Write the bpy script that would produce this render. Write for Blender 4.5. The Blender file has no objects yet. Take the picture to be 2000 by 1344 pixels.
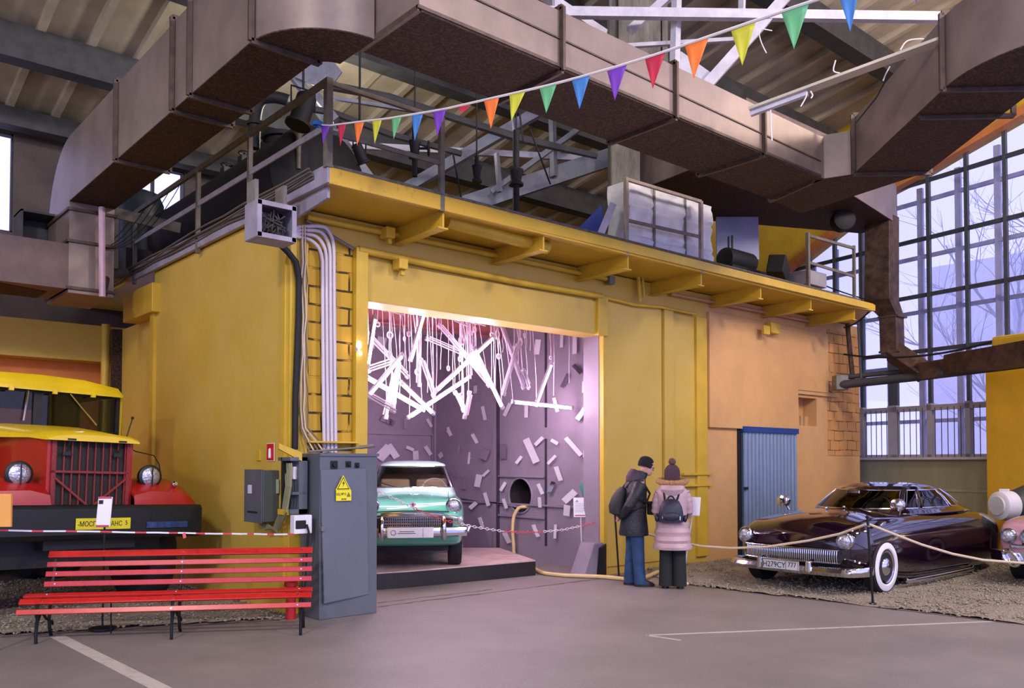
import bpy, bmesh, math, random
from math import sin, cos, tan, pi, radians, sqrt, atan2
from mathutils import Vector, Matrix, noise
random.seed(7)
SC = bpy.context.scene
COL = SC.collection

# ------------------------------------------------------------------ camera, world, exposure, lamps
W_PX, H_PX, F_PX = 2000, 1344, 1673.0
ALPHA = radians(49.1)        # the view direction, measured from the front wall's direction (+X)
PITCH = radians(1.6)
CAM_H = 1.70
HORIZON = 905.0
SHIFT_PX = HORIZON - H_PX/2 - F_PX*tan(PITCH)
FWD = Vector((cos(ALPHA)*cos(PITCH), sin(ALPHA)*cos(PITCH), sin(PITCH)))
FLAT = Vector((cos(ALPHA), sin(ALPHA), 0))
RIGHT = Vector((sin(ALPHA), -cos(ALPHA), 0))
UP = RIGHT.cross(FWD)
CAM = Vector((0, 0, CAM_H))
cd = bpy.data.cameras.new('camera')
cd.sensor_width = 36; cd.lens = F_PX/W_PX*36; cd.shift_y = SHIFT_PX/W_PX; cd.clip_end = 300
cam = bpy.data.objects.new('camera', cd); COL.objects.link(cam)
cam.matrix_world = Matrix.Translation(CAM) @ Matrix((RIGHT, UP, -FWD)).transposed().to_4x4()
SC.camera = cam

def ray(px, py):
    return FWD + RIGHT*((px-1000)/F_PX) + UP*((H_PX/2+SHIFT_PX-py)/F_PX)
def onX(px, py, X): r = ray(px, py); return CAM + r*(X/r.x)
def onY(px, py, Y): r = ray(px, py); return CAM + r*(Y/r.y)
def onZ(px, py, Z=0.0): r = ray(px, py); return CAM + r*((Z-CAM_H)/r.z)
def at(px, py, d): r = ray(px, py); return CAM + r*(d/r.dot(FLAT))

SC.view_settings.view_transform = 'Standard'
SC.view_settings.look = 'None'
SC.view_settings.gamma = 1.0
SC.view_settings.exposure = 0.12
SC.view_settings.use_curve_mapping = False

wd = bpy.data.worlds.new('sky'); SC.world = wd; wd.use_nodes = True
wn = wd.node_tree.nodes; wl = wd.node_tree.links
bg = wn['Background']
tc = wn.new('ShaderNodeTexCoord'); sx = wn.new('ShaderNodeSeparateXYZ'); cr = wn.new('ShaderNodeValToRGB')
wl.new(tc.outputs['Generated'], sx.inputs[0]); wl.new(sx.outputs['Z'], cr.inputs[0]); wl.new(cr.outputs[0], bg.inputs[0])
cr.color_ramp.elements[0].color = (.52, .52, 1.0, 1); cr.color_ramp.elements[1].color = (.45, .46, .96, 1)
bg.inputs[1].default_value = 2.0

def lamp(name, loc, energy, color, size, target=None, spread=180, kind='AREA'):
    l = bpy.data.lights.new(name, kind); l.energy = energy; l.color = color
    if kind == 'AREA':
        l.shape = 'DISK'; l.size = size; l.spread = radians(spread)
    else:
        l.shadow_soft_size = size
    o = bpy.data.objects.new(name, l); COL.objects.link(o); o.location = loc
    d = (Vector(target)-Vector(loc)) if target else Vector((0, 0, -1))
    o.rotation_euler = d.to_track_quat('-Z', 'Y').to_euler()
    return o
WARM = (1.0, .80, .62); NEUT = (1.0, .93, .84)
lamp('unseen_lamp', (-5, 1.0, 8.2), 560, NEUT, 1.2, (0, 9, 2))  # unseen area lamps standing for the hall's ceiling lights
lamp('unseen_lamp', (2, -4.0, 9.0), 430, NEUT, 1.2, (5, 8, 2))
lamp('unseen_lamp', (9, -3.0, 8.8), 520, WARM, 1.2, (11, 9, 2))
lamp('unseen_lamp', (14, 0.0, 8.8), 330, WARM, 1.2, (15, 9, 2))
lamp('hall_fill', (-6, 6.5, 6.0), 560, NEUT, .35, kind='POINT')  # added point fills that brighten roof, ducts and side wall
lamp('hall_fill', (6.5, 12.2, 7.2), 190, NEUT, .3, kind='POINT')
lamp('hall_fill', (12.5, 4.2, 7.9), 130, WARM, .3, kind='POINT')
lamp('hall_fill', (-1, 14.8, 6.6), 120, NEUT, .3, kind='POINT')
lamp('unseen_lamp', (0, 15.2, 3.3), 100, (1.0, .62, .38), .4, (0, 16.4, 1.5))  # added lamp out of view, there to brighten the orange wall

# ------------------------------------------------------------------ materials
def lin(c):
    return tuple(((x/255)/12.92 if x/255 <= .04045 else ((x/255+.055)/1.055)**2.4) for x in c)
_M = {}
def mat(name, rgb, rough=.6, metal=0.0, var=.12, scale=3.0, bump=0.0, bscale=40, coat=0.0, spec=.5, emis=0.0, trans=0.0, alpha=1.0, rgb2=None, ramp=(.35, .7), stretch=(1, 1, 1)):
    if name in _M: return _M[name]
    m = bpy.data.materials.new(name); m.use_nodes = True
    nt = m.node_tree; N = nt.nodes; L = nt.links; b = N['Principled BSDF']
    c = lin(rgb)
    b.inputs['Roughness'].default_value = rough; b.inputs['Metallic'].default_value = metal
    b.inputs['Specular IOR Level'].default_value = spec
    b.inputs['Coat Weight'].default_value = coat; b.inputs['Coat Roughness'].default_value = .04
    b.inputs['Base Color'].default_value = (*c, 1)
    if emis:
        b.inputs['Emission Color'].default_value = (*c, 1); b.inputs['Emission Strength'].default_value = emis
    if trans: b.inputs['Transmission Weight'].default_value = trans
    if alpha < 1: b.inputs['Alpha'].default_value = alpha
    t = mp = None
    if var or bump:
        t = N.new('ShaderNodeTexCoord'); mp = N.new('ShaderNodeMapping'); mp.inputs['Scale'].default_value = stretch
        L.new(t.outputs['Object'], mp.inputs[0])
    if var:
        n = N.new('ShaderNodeTexNoise'); n.inputs['Scale'].default_value = scale; n.inputs['Detail'].default_value = 6; n.inputs['Roughness'].default_value = .65
        L.new(mp.outputs[0], n.inputs['Vector'])
        r = N.new('ShaderNodeValToRGB'); r.color_ramp.elements[0].position = ramp[0]; r.color_ramp.elements[1].position = ramp[1]
        c2 = lin(rgb2) if rgb2 else tuple(x*(1-var) for x in c)
        c1 = c if rgb2 else tuple(min(1, x*(1+var)) for x in c)
        r.color_ramp.elements[0].color = (*c2, 1); r.color_ramp.elements[1].color = (*c1, 1)
        L.new(n.outputs['Fac'], r.inputs[0]); L.new(r.outputs[0], b.inputs['Base Color'])
    if bump:
        n2 = N.new('ShaderNodeTexNoise'); n2.inputs['Scale'].default_value = bscale; n2.inputs['Detail'].default_value = 4
        L.new(mp.outputs[0], n2.inputs['Vector'])
        bp = N.new('ShaderNodeBump'); bp.inputs['Strength'].default_value = bump; bp.inputs['Distance'].default_value = .02
        L.new(n2.outputs['Fac'], bp.inputs['Height']); L.new(bp.outputs[0], b.inputs['Normal'])
    _M[name] = m
    return m

def brick_mat(name, rgb, mortar, plane='XZ', bw=.42, bh=.21, ms=.012):
    if name in _M: return _M[name]
    m = mat(name, rgb, .75, var=0)
    nt = m.node_tree; N = nt.nodes; L = nt.links; b = N['Principled BSDF']
    t = N.new('ShaderNodeTexCoord'); s = N.new('ShaderNodeSeparateXYZ'); c = N.new('ShaderNodeCombineXYZ')
    L.new(t.outputs['Object'], s.inputs[0]); L.new(s.outputs[0 if plane == 'XZ' else 1], c.inputs[0]); L.new(s.outputs[2], c.inputs[1])
    n = N.new('ShaderNodeTexNoise'); n.inputs['Scale'].default_value = 2.2; L.new(t.outputs['Object'], n.inputs['Vector'])
    ad = N.new('ShaderNodeVectorMath'); ad.operation = 'SCALE'; ad.inputs['Scale'].default_value = .06; L.new(n.outputs['Color'], ad.inputs[0])
    a2 = N.new('ShaderNodeVectorMath'); L.new(c.outputs[0], a2.inputs[0]); L.new(ad.outputs[0], a2.inputs[1])
    k = N.new('ShaderNodeTexBrick'); k.inputs['Scale'].default_value = 1; k.inputs['Brick Width'].default_value = bw; k.inputs['Row Height'].default_value = bh
    k.inputs['Mortar Size'].default_value = ms; k.inputs['Mortar Smooth'].default_value = .3
    cc = lin(rgb); k.inputs['Color1'].default_value = (*cc, 1); k.inputs['Color2'].default_value = (*[x*.88 for x in cc], 1); k.inputs['Mortar'].default_value = (*lin(mortar), 1)
    L.new(a2.outputs[0], k.inputs['Vector'])
    # mortar shows dark only here and there
    n3 = N.new('ShaderNodeTexNoise'); n3.inputs['Scale'].default_value = 5; L.new(t.outputs['Object'], n3.inputs['Vector'])
    r3 = N.new('ShaderNodeValToRGB'); r3.color_ramp.elements[0].position = .38; r3.color_ramp.elements[1].position = .50; L.new(n3.outputs['Fac'], r3.inputs[0])
    mx = N.new('ShaderNodeMix'); mx.data_type = 'RGBA'; L.new(r3.outputs[0], mx.inputs[0]); mx.inputs[6].default_value = (*[x*.92 for x in cc], 1); L.new(k.outputs['Color'], mx.inputs[7])
    L.new(mx.outputs[2], b.inputs['Base Color'])
    bp = N.new('ShaderNodeBump'); bp.invert = True; bp.inputs['Strength'].default_value = .8; bp.inputs['Distance'].default_value = .02
    L.new(k.outputs['Fac'], bp.inputs['Height']); L.new(bp.outputs[0], b.inputs['Normal'])
    return m

# ------------------------------------------------------------------ mesh builder
WM = {}
def wm(o):
    if o is None: return Matrix.Identity(4)
    return WM[o.name]
class MB:
    def __init__(s): s.v = []; s.f = []; s.mi = []; s.cur = 0; s.X = None
    def m(s, i): s.cur = i; return s
    def add(s, vs, fs):
        o = len(s.v)
        s.v += [Vector(v) for v in vs]; s.f += [tuple(i+o for i in f) for f in fs]; s.mi += [s.cur]*len(fs); return s
    def box(s, c, size, rot=None, taper=1.0):
        x, y, z = size[0]/2, size[1]/2, size[2]/2; c = Vector(c)
        vs = [Vector((sx*x*(taper if sz > 0 else 1), sy*y*(taper if sz > 0 else 1), sz*z)) for sz in (-1, 1) for sy in (-1, 1) for sx in (-1, 1)]
        if rot is not None:
            R = Matrix.Rotation(rot, 3, 'Z') if isinstance(rot, (int, float)) else rot
            vs = [R @ v for v in vs]
        return s.add([v+c for v in vs], [(0, 2, 3, 1), (4, 5, 7, 6), (0, 1, 5, 4), (2, 6, 7, 3), (0, 4, 6, 2), (1, 3, 7, 5)])
    def span(s, a, b):
        a = Vector(a); b = Vector(b); return s.box((a+b)/2, [abs(b[i]-a[i]) for i in range(3)])
    def bar(s, a, b, w, h, up=(0, 0, 1)):
        a = Vector(a); b = Vector(b); d = (b-a).normalized(); up = Vector(up)
        if abs(d.dot(up)) > .98: up = Vector((1, 0, 0))
        sd = d.cross(up).normalized(); u = sd.cross(d)
        vs = [p+sd*(i*w/2)+u*(j*h/2) for p in (a, b) for i, j in ((-1, -1), (1, -1), (1, 1), (-1, 1))]
        return s.add(vs, [(0, 1, 2, 3), (7, 6, 5, 4), (0, 4, 5, 1), (1, 5, 6, 2), (2, 6, 7, 3), (3, 7, 4, 0)])
    def tube(s, pts, r, n=8, caps=True, closed=False):
        pts = [Vector(p) for p in pts]; k = len(pts); rs = r if isinstance(r, (list, tuple)) else [r]*k
        vs = []; ref = None
        for i, p in enumerate(pts):
            if closed: d = pts[(i+1) % k]-pts[i-1]
            else: d = pts[min(i+1, k-1)]-pts[max(i-1, 0)]
            d = d.normalized() if d.length > 1e-9 else Vector((0, 0, 1))
            if ref is None: ref = Vector((0, 0, 1)) if abs(d.z) < .9 else Vector((1, 0, 0))
            a = d.cross(ref).normalized(); b = a.cross(d).normalized(); ref = b
            vs += [p+(a*cos(2*pi*j/n)+b*sin(2*pi*j/n))*rs[i] for j in range(n)]
        fs = []
        for i in range(k if closed else k-1):
            i2 = (i+1) % k
            for j in range(n): fs.append((i*n+j, i*n+(j+1) % n, i2*n+(j+1) % n, i2*n+j))
        if caps and not closed: fs += [tuple(range(n))[::-1], tuple((k-1)*n+j for j in range(n))]
        return s.add(vs, fs)
    def prism(s, poly, vec):
        p = [Vector(q) for q in poly]; n = len(p); vec = Vector(vec)
        return s.add(p+[q+vec for q in p], [tuple(range(n))[::-1], tuple(range(n, 2*n))]+[(i, (i+1) % n, n+(i+1) % n, n+i) for i in range(n)])
    def lathe(s, prof, c=(0, 0, 0), axis=(0, 0, 1), n=24, cap=True):
        c = Vector(c); ax = Vector(axis).normalized(); a = ax.orthogonal().normalized(); b = ax.cross(a)
        vs = [c+ax*z+(a*cos(2*pi*j/n)+b*sin(2*pi*j/n))*r for r, z in prof for j in range(n)]
        fs = [(i*n+j, i*n+(j+1) % n, (i+1)*n+(j+1) % n, (i+1)*n+j) for i in range(len(prof)-1) for j in range(n)]
        if cap: fs += [tuple(range(n))[::-1], tuple((len(prof)-1)*n+j for j in range(n))]
        return s.add(vs, fs)
    def rows(s, rows, wrap=False, cap=False):
        n = len(rows[0]); vs = [v for r in rows for v in r]; fs = []
        for i in range(len(rows)-1):
            for j in range(n if wrap else n-1): fs.append((i*n+j, i*n+(j+1) % n, (i+1)*n+(j+1) % n, (i+1)*n+j))
        if cap: fs += [tuple(range(n))[::-1], tuple((len(rows)-1)*n+j for j in range(n))]
        return s.add(vs, fs)
    def ell(s, c, r, nu=16, nv=10, R=None):
        c = Vector(c); vs = []
        for i in range(nv+1):
            t = pi*i/nv
            for j in range(nu):
                p = 2*pi*j/nu; v = Vector((r[0]*sin(t)*cos(p), r[1]*sin(t)*sin(p), r[2]*cos(t)))
                vs.append((R @ v if R is not None else v)+c)
        fs = [(i*nu+j, (i+1)*nu+j, (i+1)*nu+(j+1) % nu, i*nu+(j+1) % nu) for i in range(nv) for j in range(nu)]
        return s.add(vs, fs)
    def torus(s, c, R, r, axis=(0, 0, 1), n=24, k=8, sx=1.0):
        ax = Vector(axis).normalized(); a = ax.orthogonal().normalized(); b = ax.cross(a); c = Vector(c)
        return s.tube([c+(a*cos(2*pi*i/n)*sx+b*sin(2*pi*i/n))*R for i in range(n)], r, k, closed=True)
    def build(s, name, mats, parent=None, smooth=False, local=False, bevel=0.0, sub=0, kind=None):
        me = bpy.data.meshes.new(name)
        M = Matrix.Identity(4) if (local or parent is None) else wm(parent).inverted()
        me.from_pydata([M @ v for v in s.v], [], s.f)
        if not isinstance(mats, (list, tuple)): mats = [mats]
        for m in mats: me.materials.append(m)
        bm = bmesh.new(); bm.from_mesh(me)
        if len(mats) > 1:
            for f, i in zip(bm.faces, s.mi): f.material_index = i
        bmesh.ops.remove_doubles(bm, verts=bm.verts, dist=1e-5)
        bmesh.ops.recalc_face_normals(bm, faces=bm.faces)
        if smooth:
            for f in bm.faces: f.smooth = True
        bm.to_mesh(me); bm.free()
        if smooth: 
            try: me.set_sharp_from_angle(angle=radians(42))
            except Exception: pass
        o = bpy.data.objects.new(name, me); COL.objects.link(o)
        if parent is not None: o.parent = parent
        WM[o.name] = wm(parent).copy()
        if bevel:
            b = o.modifiers.new('b', 'BEVEL'); b.width = bevel; b.segments = 2; b.limit_method = 'ANGLE'; b.angle_limit = radians(40)
        if sub:
            b = o.modifiers.new('s', 'SUBSURF'); b.levels = sub; b.render_levels = sub
        if kind: o['kind'] = kind
        return o
def tag(o, label, cat, group=None, kind=None):
    o['label'] = label; o['category'] = cat
    if group: o['group'] = group
    if kind: o['kind'] = kind
    return o
def thing(name, label, cat, loc=(0, 0, 0), rz=0.0, group=None, rx=0.0):
    o = bpy.data.objects.new(name, None); COL.objects.link(o)
    o.location = loc; o.rotation_euler = (rx, 0, rz); o.empty_display_size = .1
    WM[o.name] = Matrix.Translation(Vector(loc)) @ Matrix.Rotation(rz, 4, 'Z') @ Matrix.Rotation(rx, 4, 'X')
    return tag(o, label, cat, group)
def bake(o):
    dg = bpy.context.evaluated_depsgraph_get(); dg.update()
    me = bpy.data.meshes.new_from_object(o.evaluated_get(dg)); o.modifiers.clear(); o.data = me
    return o
def cut(o, cutters):
    """real openings: subtract the cutter shapes from the mesh, then delete them"""
    cs = []
    for mb in cutters:
        me = bpy.data.meshes.new('c'); me.from_pydata(mb.v, [], mb.f)
        bm = bmesh.new(); bm.from_mesh(me); bmesh.ops.recalc_face_normals(bm, faces=bm.faces); bm.to_mesh(me); bm.free()
        c = bpy.data.objects.new('c', me); COL.objects.link(c); cs.append(c)
        c.matrix_world = WM[o.name]
        md = o.modifiers.new('x', 'BOOLEAN'); md.operation = 'DIFFERENCE'; md.object = c; md.solver = 'EXACT'
    bpy.context.view_layer.update()
    bake(o)
    for c in cs: bpy.data.objects.remove(c, do_unlink=True)
    return o
def text(s, size, mtl, M, parent, name='lettering', ext=.001, align='CENTER', sx=1.0):
    cu = bpy.data.curves.new(name, 'FONT'); cu.body = s; cu.size = size; cu.extrude = ext; cu.align_x = align; cu.align_y = 'CENTER'
    tmp = bpy.data.objects.new('t', cu); COL.objects.link(tmp); bpy.context.view_layer.update()
    me = bpy.data.meshes.new_from_object(tmp.evaluated_get(bpy.context.evaluated_depsgraph_get())); bpy.data.objects.remove(tmp, do_unlink=True)
    me.materials.clear(); me.materials.append(mtl); o = bpy.data.objects.new(name, me); COL.objects.link(o)
    o.parent = parent; o.matrix_local = wm(parent).inverted() @ M @ Matrix.Diagonal((sx, 1, 1, 1)); WM[o.name] = wm(parent)
    return o
def frame(o, x, z):
    """matrix with origin o, local x along x, local y along z (text reads along x, up z)"""
    x = Vector(x).normalized(); z = Vector(z).normalized(); n = x.cross(z)
    return Matrix.Translation(Vector(o)) @ Matrix((x, z, n)).transposed().to_4x4()
def arc(c, a, b, t0, t1, n):
    c = Vector(c); a = Vector(a); b = Vector(b)
    return [c+a*cos(t0+(t1-t0)*i/n)+b*sin(t0+(t1-t0)*i/n) for i in range(n+1)]
def sag(a, b, h, n=16):
    a = Vector(a); b = Vector(b)
    return [a.lerp(b, i/n)+Vector((0, 0, -4*h*(i/n)*(1-i/n))) for i in range(n+1)]
def spl(pts, k=6):
    """smooth curve through the points"""
    p = [Vector(q) for q in pts]; out = []
    for i in range(len(p)-1):
        a, b, c, d = p[max(i-1, 0)], p[i], p[i+1], p[min(i+2, len(p)-1)]
        for j in range(k):
            t = j/k; out.append(.5*((2*b)+(c-a)*t+(2*a-5*b+4*c-d)*t*t+(3*b-3*c+d-a)*t**3))
    return out+[p[-1]]
ORD = ['first', 'second', 'third', 'fourth', 'fifth', 'sixth', 'seventh', 'eighth', 'ninth', 'tenth', 'eleventh', 'twelfth', 'thirteenth', 'fourteenth']
# ------------------------------------------------------------------ the hall and the brick chamber
YF = 8.97; XS = 4.41; XE = 17.6; SLAB0, SLAB1 = 4.62, 4.80; YL = 7.94
DX0, DX1, DZ = onY(712, 700, YF).x, onY(1176, 800, YF).x, 3.66
M_yel = mat('yellow_plaster', (206, 176, 88), .5, var=.10, scale=.9, bump=.15, bscale=9, rgb2=(194, 162, 52), ramp=(.3, .75))
M_yel2 = mat('yellow_paint', (204, 168, 48), .45, var=.10, scale=3, bump=.1, bscale=20)
M_ora = mat('warm_lit_plaster', (206, 160, 102), .6, var=.08, scale=1.5, bump=.15, bscale=9)  # yellow plaster shifted to ochre: warm lamp light put into the colour
M_conc = mat('floor_concrete', (128, 121, 118), .55, var=.14, scale=.9, bump=.25, bscale=30)
M_purp = mat('grey_steel_lining', (140, 128, 142), .5, var=.12, scale=1.2, bump=.1, bscale=12)
M_dark = mat('soot_black', (15, 15, 17), .7, var=.3, scale=6)
M_roof = mat('roof_slab_concrete', (176, 164, 144), .8, var=.22, scale=1.1, bump=.2, bscale=8)
M_steelg = mat('grey_steel', (120, 118, 112), .5, .3, var=.2, scale=6)
M_white = mat('white_paint', (225, 222, 225), .45, var=.06, scale=4)
M_rust_shade = mat('rusty_shaded_sheet', (92, 56, 28), .8, .0, var=.5, scale=45, rgb2=(22, 15, 9), ramp=(.44, .66), bump=.2, bscale=120)  # rust speckle, darkened so duct undersides carry their shade in the colour
M_duct = mat('grey_brown_duct_sheet', (128, 112, 106), .42, .25, var=.22, scale=1.3, bump=.08, bscale=6)
M_beamd = mat('dark_beam_paint', (58, 58, 60), .7, var=.3, scale=4)

MB().span((-30, -14, -.3), (40, 32, 0)).build('floor', M_conc, kind='structure')

# front wall of the chamber
f = MB()
f.span((XS, YF, 0), (DX0, YF+.38, SLAB0)); f.span((DX0, YF, DZ), (DX1, YF+.38, SLAB0)); f.span((DX1, YF, 0), (onY(1377, 700, YF).x, YF+.38, SLAB0))
f.build('wall_front', M_yel, kind='structure')
x0 = onY(1377, 700, YF).x
f = MB()
wx0, wx1 = onY(1557, 800, YF).x, onY(1595, 800, YF).x; wz0, wz1 = onY(1575, 832, YF).z, onY(1575, 777, YF).z
f.span((x0, YF, 0), (wx0, YF+.38, SLAB0)); f.span((wx1, YF, 0), (XE, YF+.38, SLAB0)); f.span((wx0, YF, 0), (wx1, YF+.38, wz0)); f.span((wx0, YF, wz1), (wx1, YF+.38, SLAB0)); f.span((wx0, YF+.3, wz0), (wx1, YF+.38, wz1))
f.build('wall_front', M_ora, kind='structure')
# overlapping sheet panel, pilasters, channels
P = lambda px, py, y=YF: onY(px, py, y)
def panel(name, px0, px1, z0, z1, dep, m, y=YF, bev=.006):
    a = P(px0, 750).x; b = P(px1, 750).x
    return MB().span((a, y-dep, z0), (b, y+.002, z1)).build(name, m, bevel=bev, kind='structure')
panel('trim_1', 1380, 1553, P(1383, 835).z, P(1383, 610).z, .07, M_ora)
panel('trim_1', 1553.2, 1612, P(1553, 762).z, P(1383, 610).z, .07, M_ora)
panel('trim_2', 687, 710, 0, P(700, 487).z, .10, M_yel2)
panel('trim_3', 562, 597, 0, 4.3, .05, M_yel2)
panel('trim_4', 1161, 1180, DZ-.02, 4.25, .09, M_yel2)
panel('trim_5', 1293, 1311, .12, 4.22, .06, M_yel)
panel('trim_6', 1180, 1290, .12, 4.24, .025, M_yel)
panel('trim_7', 1357, 1377, .12, 4.2, .05, M_yel2)
panel('trim_8', 713, 1161, DZ, 4.16, .03, M_yel)
a = P(1180, 700).x
MB().span((DX1, YF-.03, 0), (a+.02, YF+.0, 4.2)).build('trim_9', M_yel2, kind='structure')
for zz in (1.52, 1.33):
    MB().span((P(1330, 950).x, YF-.075, zz-.02), (P(1386, 950).x, YF, zz+.02)).build('trim_10', M_yel2, kind='structure')
M_brick = brick_mat('yellow_painted_block', (200, 160, 44), (60, 44, 14), bw=.36, bh=.21, ms=.014)
M_brick2 = brick_mat('warm_lit_block', (204, 148, 84), (96, 60, 26), bw=.36, bh=.2, ms=.009)  # same warm light put into the block colour
MB().span((P(597, 600).x, YF-.012, 1.85), (P(687, 600).x, YF+.01, P(640, 470).z)).build('wall_front_brick', M_brick, kind='structure')
MB().span((P(1614, 600).x, YF-.012, P(1640, 890).z), (XE, YF+.01, P(1640, 648).z)).build('wall_front_brick', M_brick2, kind='structure')
MB().span((P(1553, 770).x, YF-.05, wz1+.06), (P(1632, 770).x, YF, wz1+.13)).build('trim_11', M_ora, kind='structure')
# small window niche with slatted shutter
sh = MB(); sh.span((wx0, YF+.2, wz0), (wx1, YF+.24, wz1-.35))
for i in range(4):
    xx = wx0+(i+1)*(wx1-wx0)/5; sh.span((xx-.02, YF+.17, wz0), (xx+.02, YF+.2, wz1-.35))
sh.build('window_1', mat('pale_louvre', (190, 160, 110), .7), kind='structure')
# corrugated blue door
dx0, dx1 = P(1446, 930).x, P(1551, 930).x; dz1 = P(1500, 846).z
d = MB(); n = 60; rr = []
for zz in (.02, dz1):
    rr.append([Vector((dx0+(dx1-dx0)*i/n, YF-.05+(.014 if (i//2) % 2 else -.014), zz)) for i in range(n+1)])
d.rows(rr); d.add([(dx0, YF-.03, .02), (dx1, YF-.03, .02), (dx1, YF-.03, dz1), (dx0, YF-.03, dz1)], [(0, 1, 2, 3)])
door = d.build('door_1', mat('grey_blue_profiled_sheet', (122, 140, 164), .45, .3, var=.12, scale=4, stretch=(6, 1, .5)), kind='structure')
MB().span((dx0-.02, YF-.10, dz1), (dx1+.02, YF-.01, dz1+.10)).build('door_1_lintel', mat('blue_paint', (22, 62, 130), .5), kind='structure')
MB().span((dx0-.10, YF-.02, 0), (dx0, YF-.005, dz1+.06)).span((dx1, YF-.02, 0), (dx1+.05, YF-.005, dz1)).build('door_1_gap_shade', mat('black_gap', (14, 14, 18), .8), kind='structure')  # black strips paint the shade of the gap around the door
MB().box((dx0+.05, YF-.09, 1.25), (.10, .03, .05)).build('door_1_latch', M_dark, door, bevel=.004)

# side wall of the chamber (faces the truck)
MB().span((XS-.001, YF+.0, 0), (XS+.3, 13.45, SLAB0)).build('wall_left', M_yel, kind='structure')
MB().span((XS+.14, 13.45, 0), (XS+.3, 17.4, 4.0)).build('wall_left_far', M_yel, kind='structure')
c0 = onX(248, 555, XS-.25); 
MB().span((XS-.12, 13.2, 3.98), (XS+.2, 14.6, 4.42)).build('trim_12', M_yel2, bevel=.01, kind='structure')
MB().span((XS-.03, YF+.02, 0), (XS+.03, YF+.10, 4.3)).build('trim_13', M_yel2, kind='structure')
MB().span((XS-.05, 13.35, 0), (XS+.05, 13.5, 4.0)).build('trim_14', M_yel2, kind='structure')

# chamber lining
CXL, CXR, CYB, CZ = XS+.3, 10.0, 13.95, 4.25
hole = onX(1017, 968, CXR)
hy, hz, hr = hole.y, hole.z, .30
w = MB()
w.span((CXR, YF+.38, 0), (CXR+.12, hy-.5, CZ)); w.span((CXR, hy+.5, 0), (CXR+.12, CYB, CZ))
w.span((CXR, hy-.5, 0), (CXR+.12, hy+.5, hz-.5)); w.span((CXR, hy-.5, hz+.5), (CXR+.12, hy+.5, CZ))
n = 40; ci = []; so = []
for i in range(n):
    a = 2*pi*i/n; cx, cz = cos(a), sin(a); k = .5/max(abs(cx), abs(cz))
    ci.append(Vector((CXR, hy+cx*hr, hz+cz*hr))); so.append(Vector((CXR, hy+cx*k, hz+cz*k)))
w.rows([so, ci], wrap=True)
wr_o = w.build('wall_right', M_purp, kind='structure')
vd = MB(); vd.rows([ci, [v+Vector((.7, 0, 0)) for v in ci]], wrap=True); vd.add([v+Vector((.7, 0, 0)) for v in ci], [tuple(range(n))]); vd.build('vent_duct', mat('shaded_inside', (40, 36, 34), .9, var=.3), wr_o)  # shade of the hole put into the dark inside colour
MB().span((CXL-.1, CYB, 0), (CXR+.12, CYB+.12, CZ)).build('wall_back', M_purp, kind='structure')
MB().span((CXL-.05, YF+.38, 0), (CXL, CYB, CZ)).build('wall_left_inner', M_purp, kind='structure')
MB().span((DX1, YF+.02, 0), (CXR+.1, YF+.385, CZ)).span((DX1-.01, YF+.06, 0), (DX1+.01, YF+.385, DZ)).build('trim_15', M_purp, kind='structure')
MB().span((CXL-.1, YF+.3, CZ), (CXR+.12, CYB+.12, SLAB0)).build('ceiling_inner', mat('pale_ceiling', (190, 176, 180), .7), kind='structure')
b = MB(); b.span((CXL, 11.70, 3.95), (CXR, 11.72, CZ)); b.span((CXL, 11.6, 3.93), (CXR, 11.82, 3.95))
b.build('trim_16', mat('red_oxide_beam', (150, 88, 84), .5), kind='structure')
# seams and ribs of the lining
def rib(px, py0, py1, w=.05, dep=.03, m=None, X=CXR):
    p = onX(px, (py0+py1)/2, X); z0 = onX(px, py1, X).z; z1 = onX(px, py0, X).z
    MB().span((X-dep, p.y-w/2, max(.0, z0)), (X, p.y+w/2, min(CZ, z1))).build('trim_17', m or M_purp, kind='structure')
M_seam = mat('dark_seam', (52, 46, 56), .6)
rib(971, 600, 1090, .12, .05); rib(975, 600, 1090, .03, .056, M_seam); rib(1067, 640, 835, .04, .02, M_seam); rib(1067, 857, 1066, .04, .02, M_seam)
rib(850, 600, 1090, .06, .04)
for (p0, p1) in (((975, 930), (1065, 930)), ((975, 1006), (1065, 1006))):
    a = onX(*p0, CXR); c = onX(*p1, CXR); MB().bar(a+Vector((-.02, 0, 0)), Vector((a.x-.02, c.y, a.z)), .05, .03).build('trim_18', M_purp, kind='structure')
a = onX(903, 971, CXR); MB().bar((CXR-.03, a.y, a.z), (CXR-.03, hy, a.z-.12), .04, .03).build('trim_19', M_purp, kind='structure')
a = onX(906, 1006, CXR); MB().bar((CXR-.03, a.y, .98), (CXR-.03, 9.5, .98), .04, .03).build('trim_20', M_purp, kind='structure')
a = onY(722, 848, CYB); c = onY(845, 1050, CYB)
MB().span((a.x-.6, CYB-.05, a.z), (c.x, CYB, a.z+.05)).span((c.x-.05, CYB-.05, .0), (c.x, CYB, a.z)).build('trim_21', M_purp, kind='structure')
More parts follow.
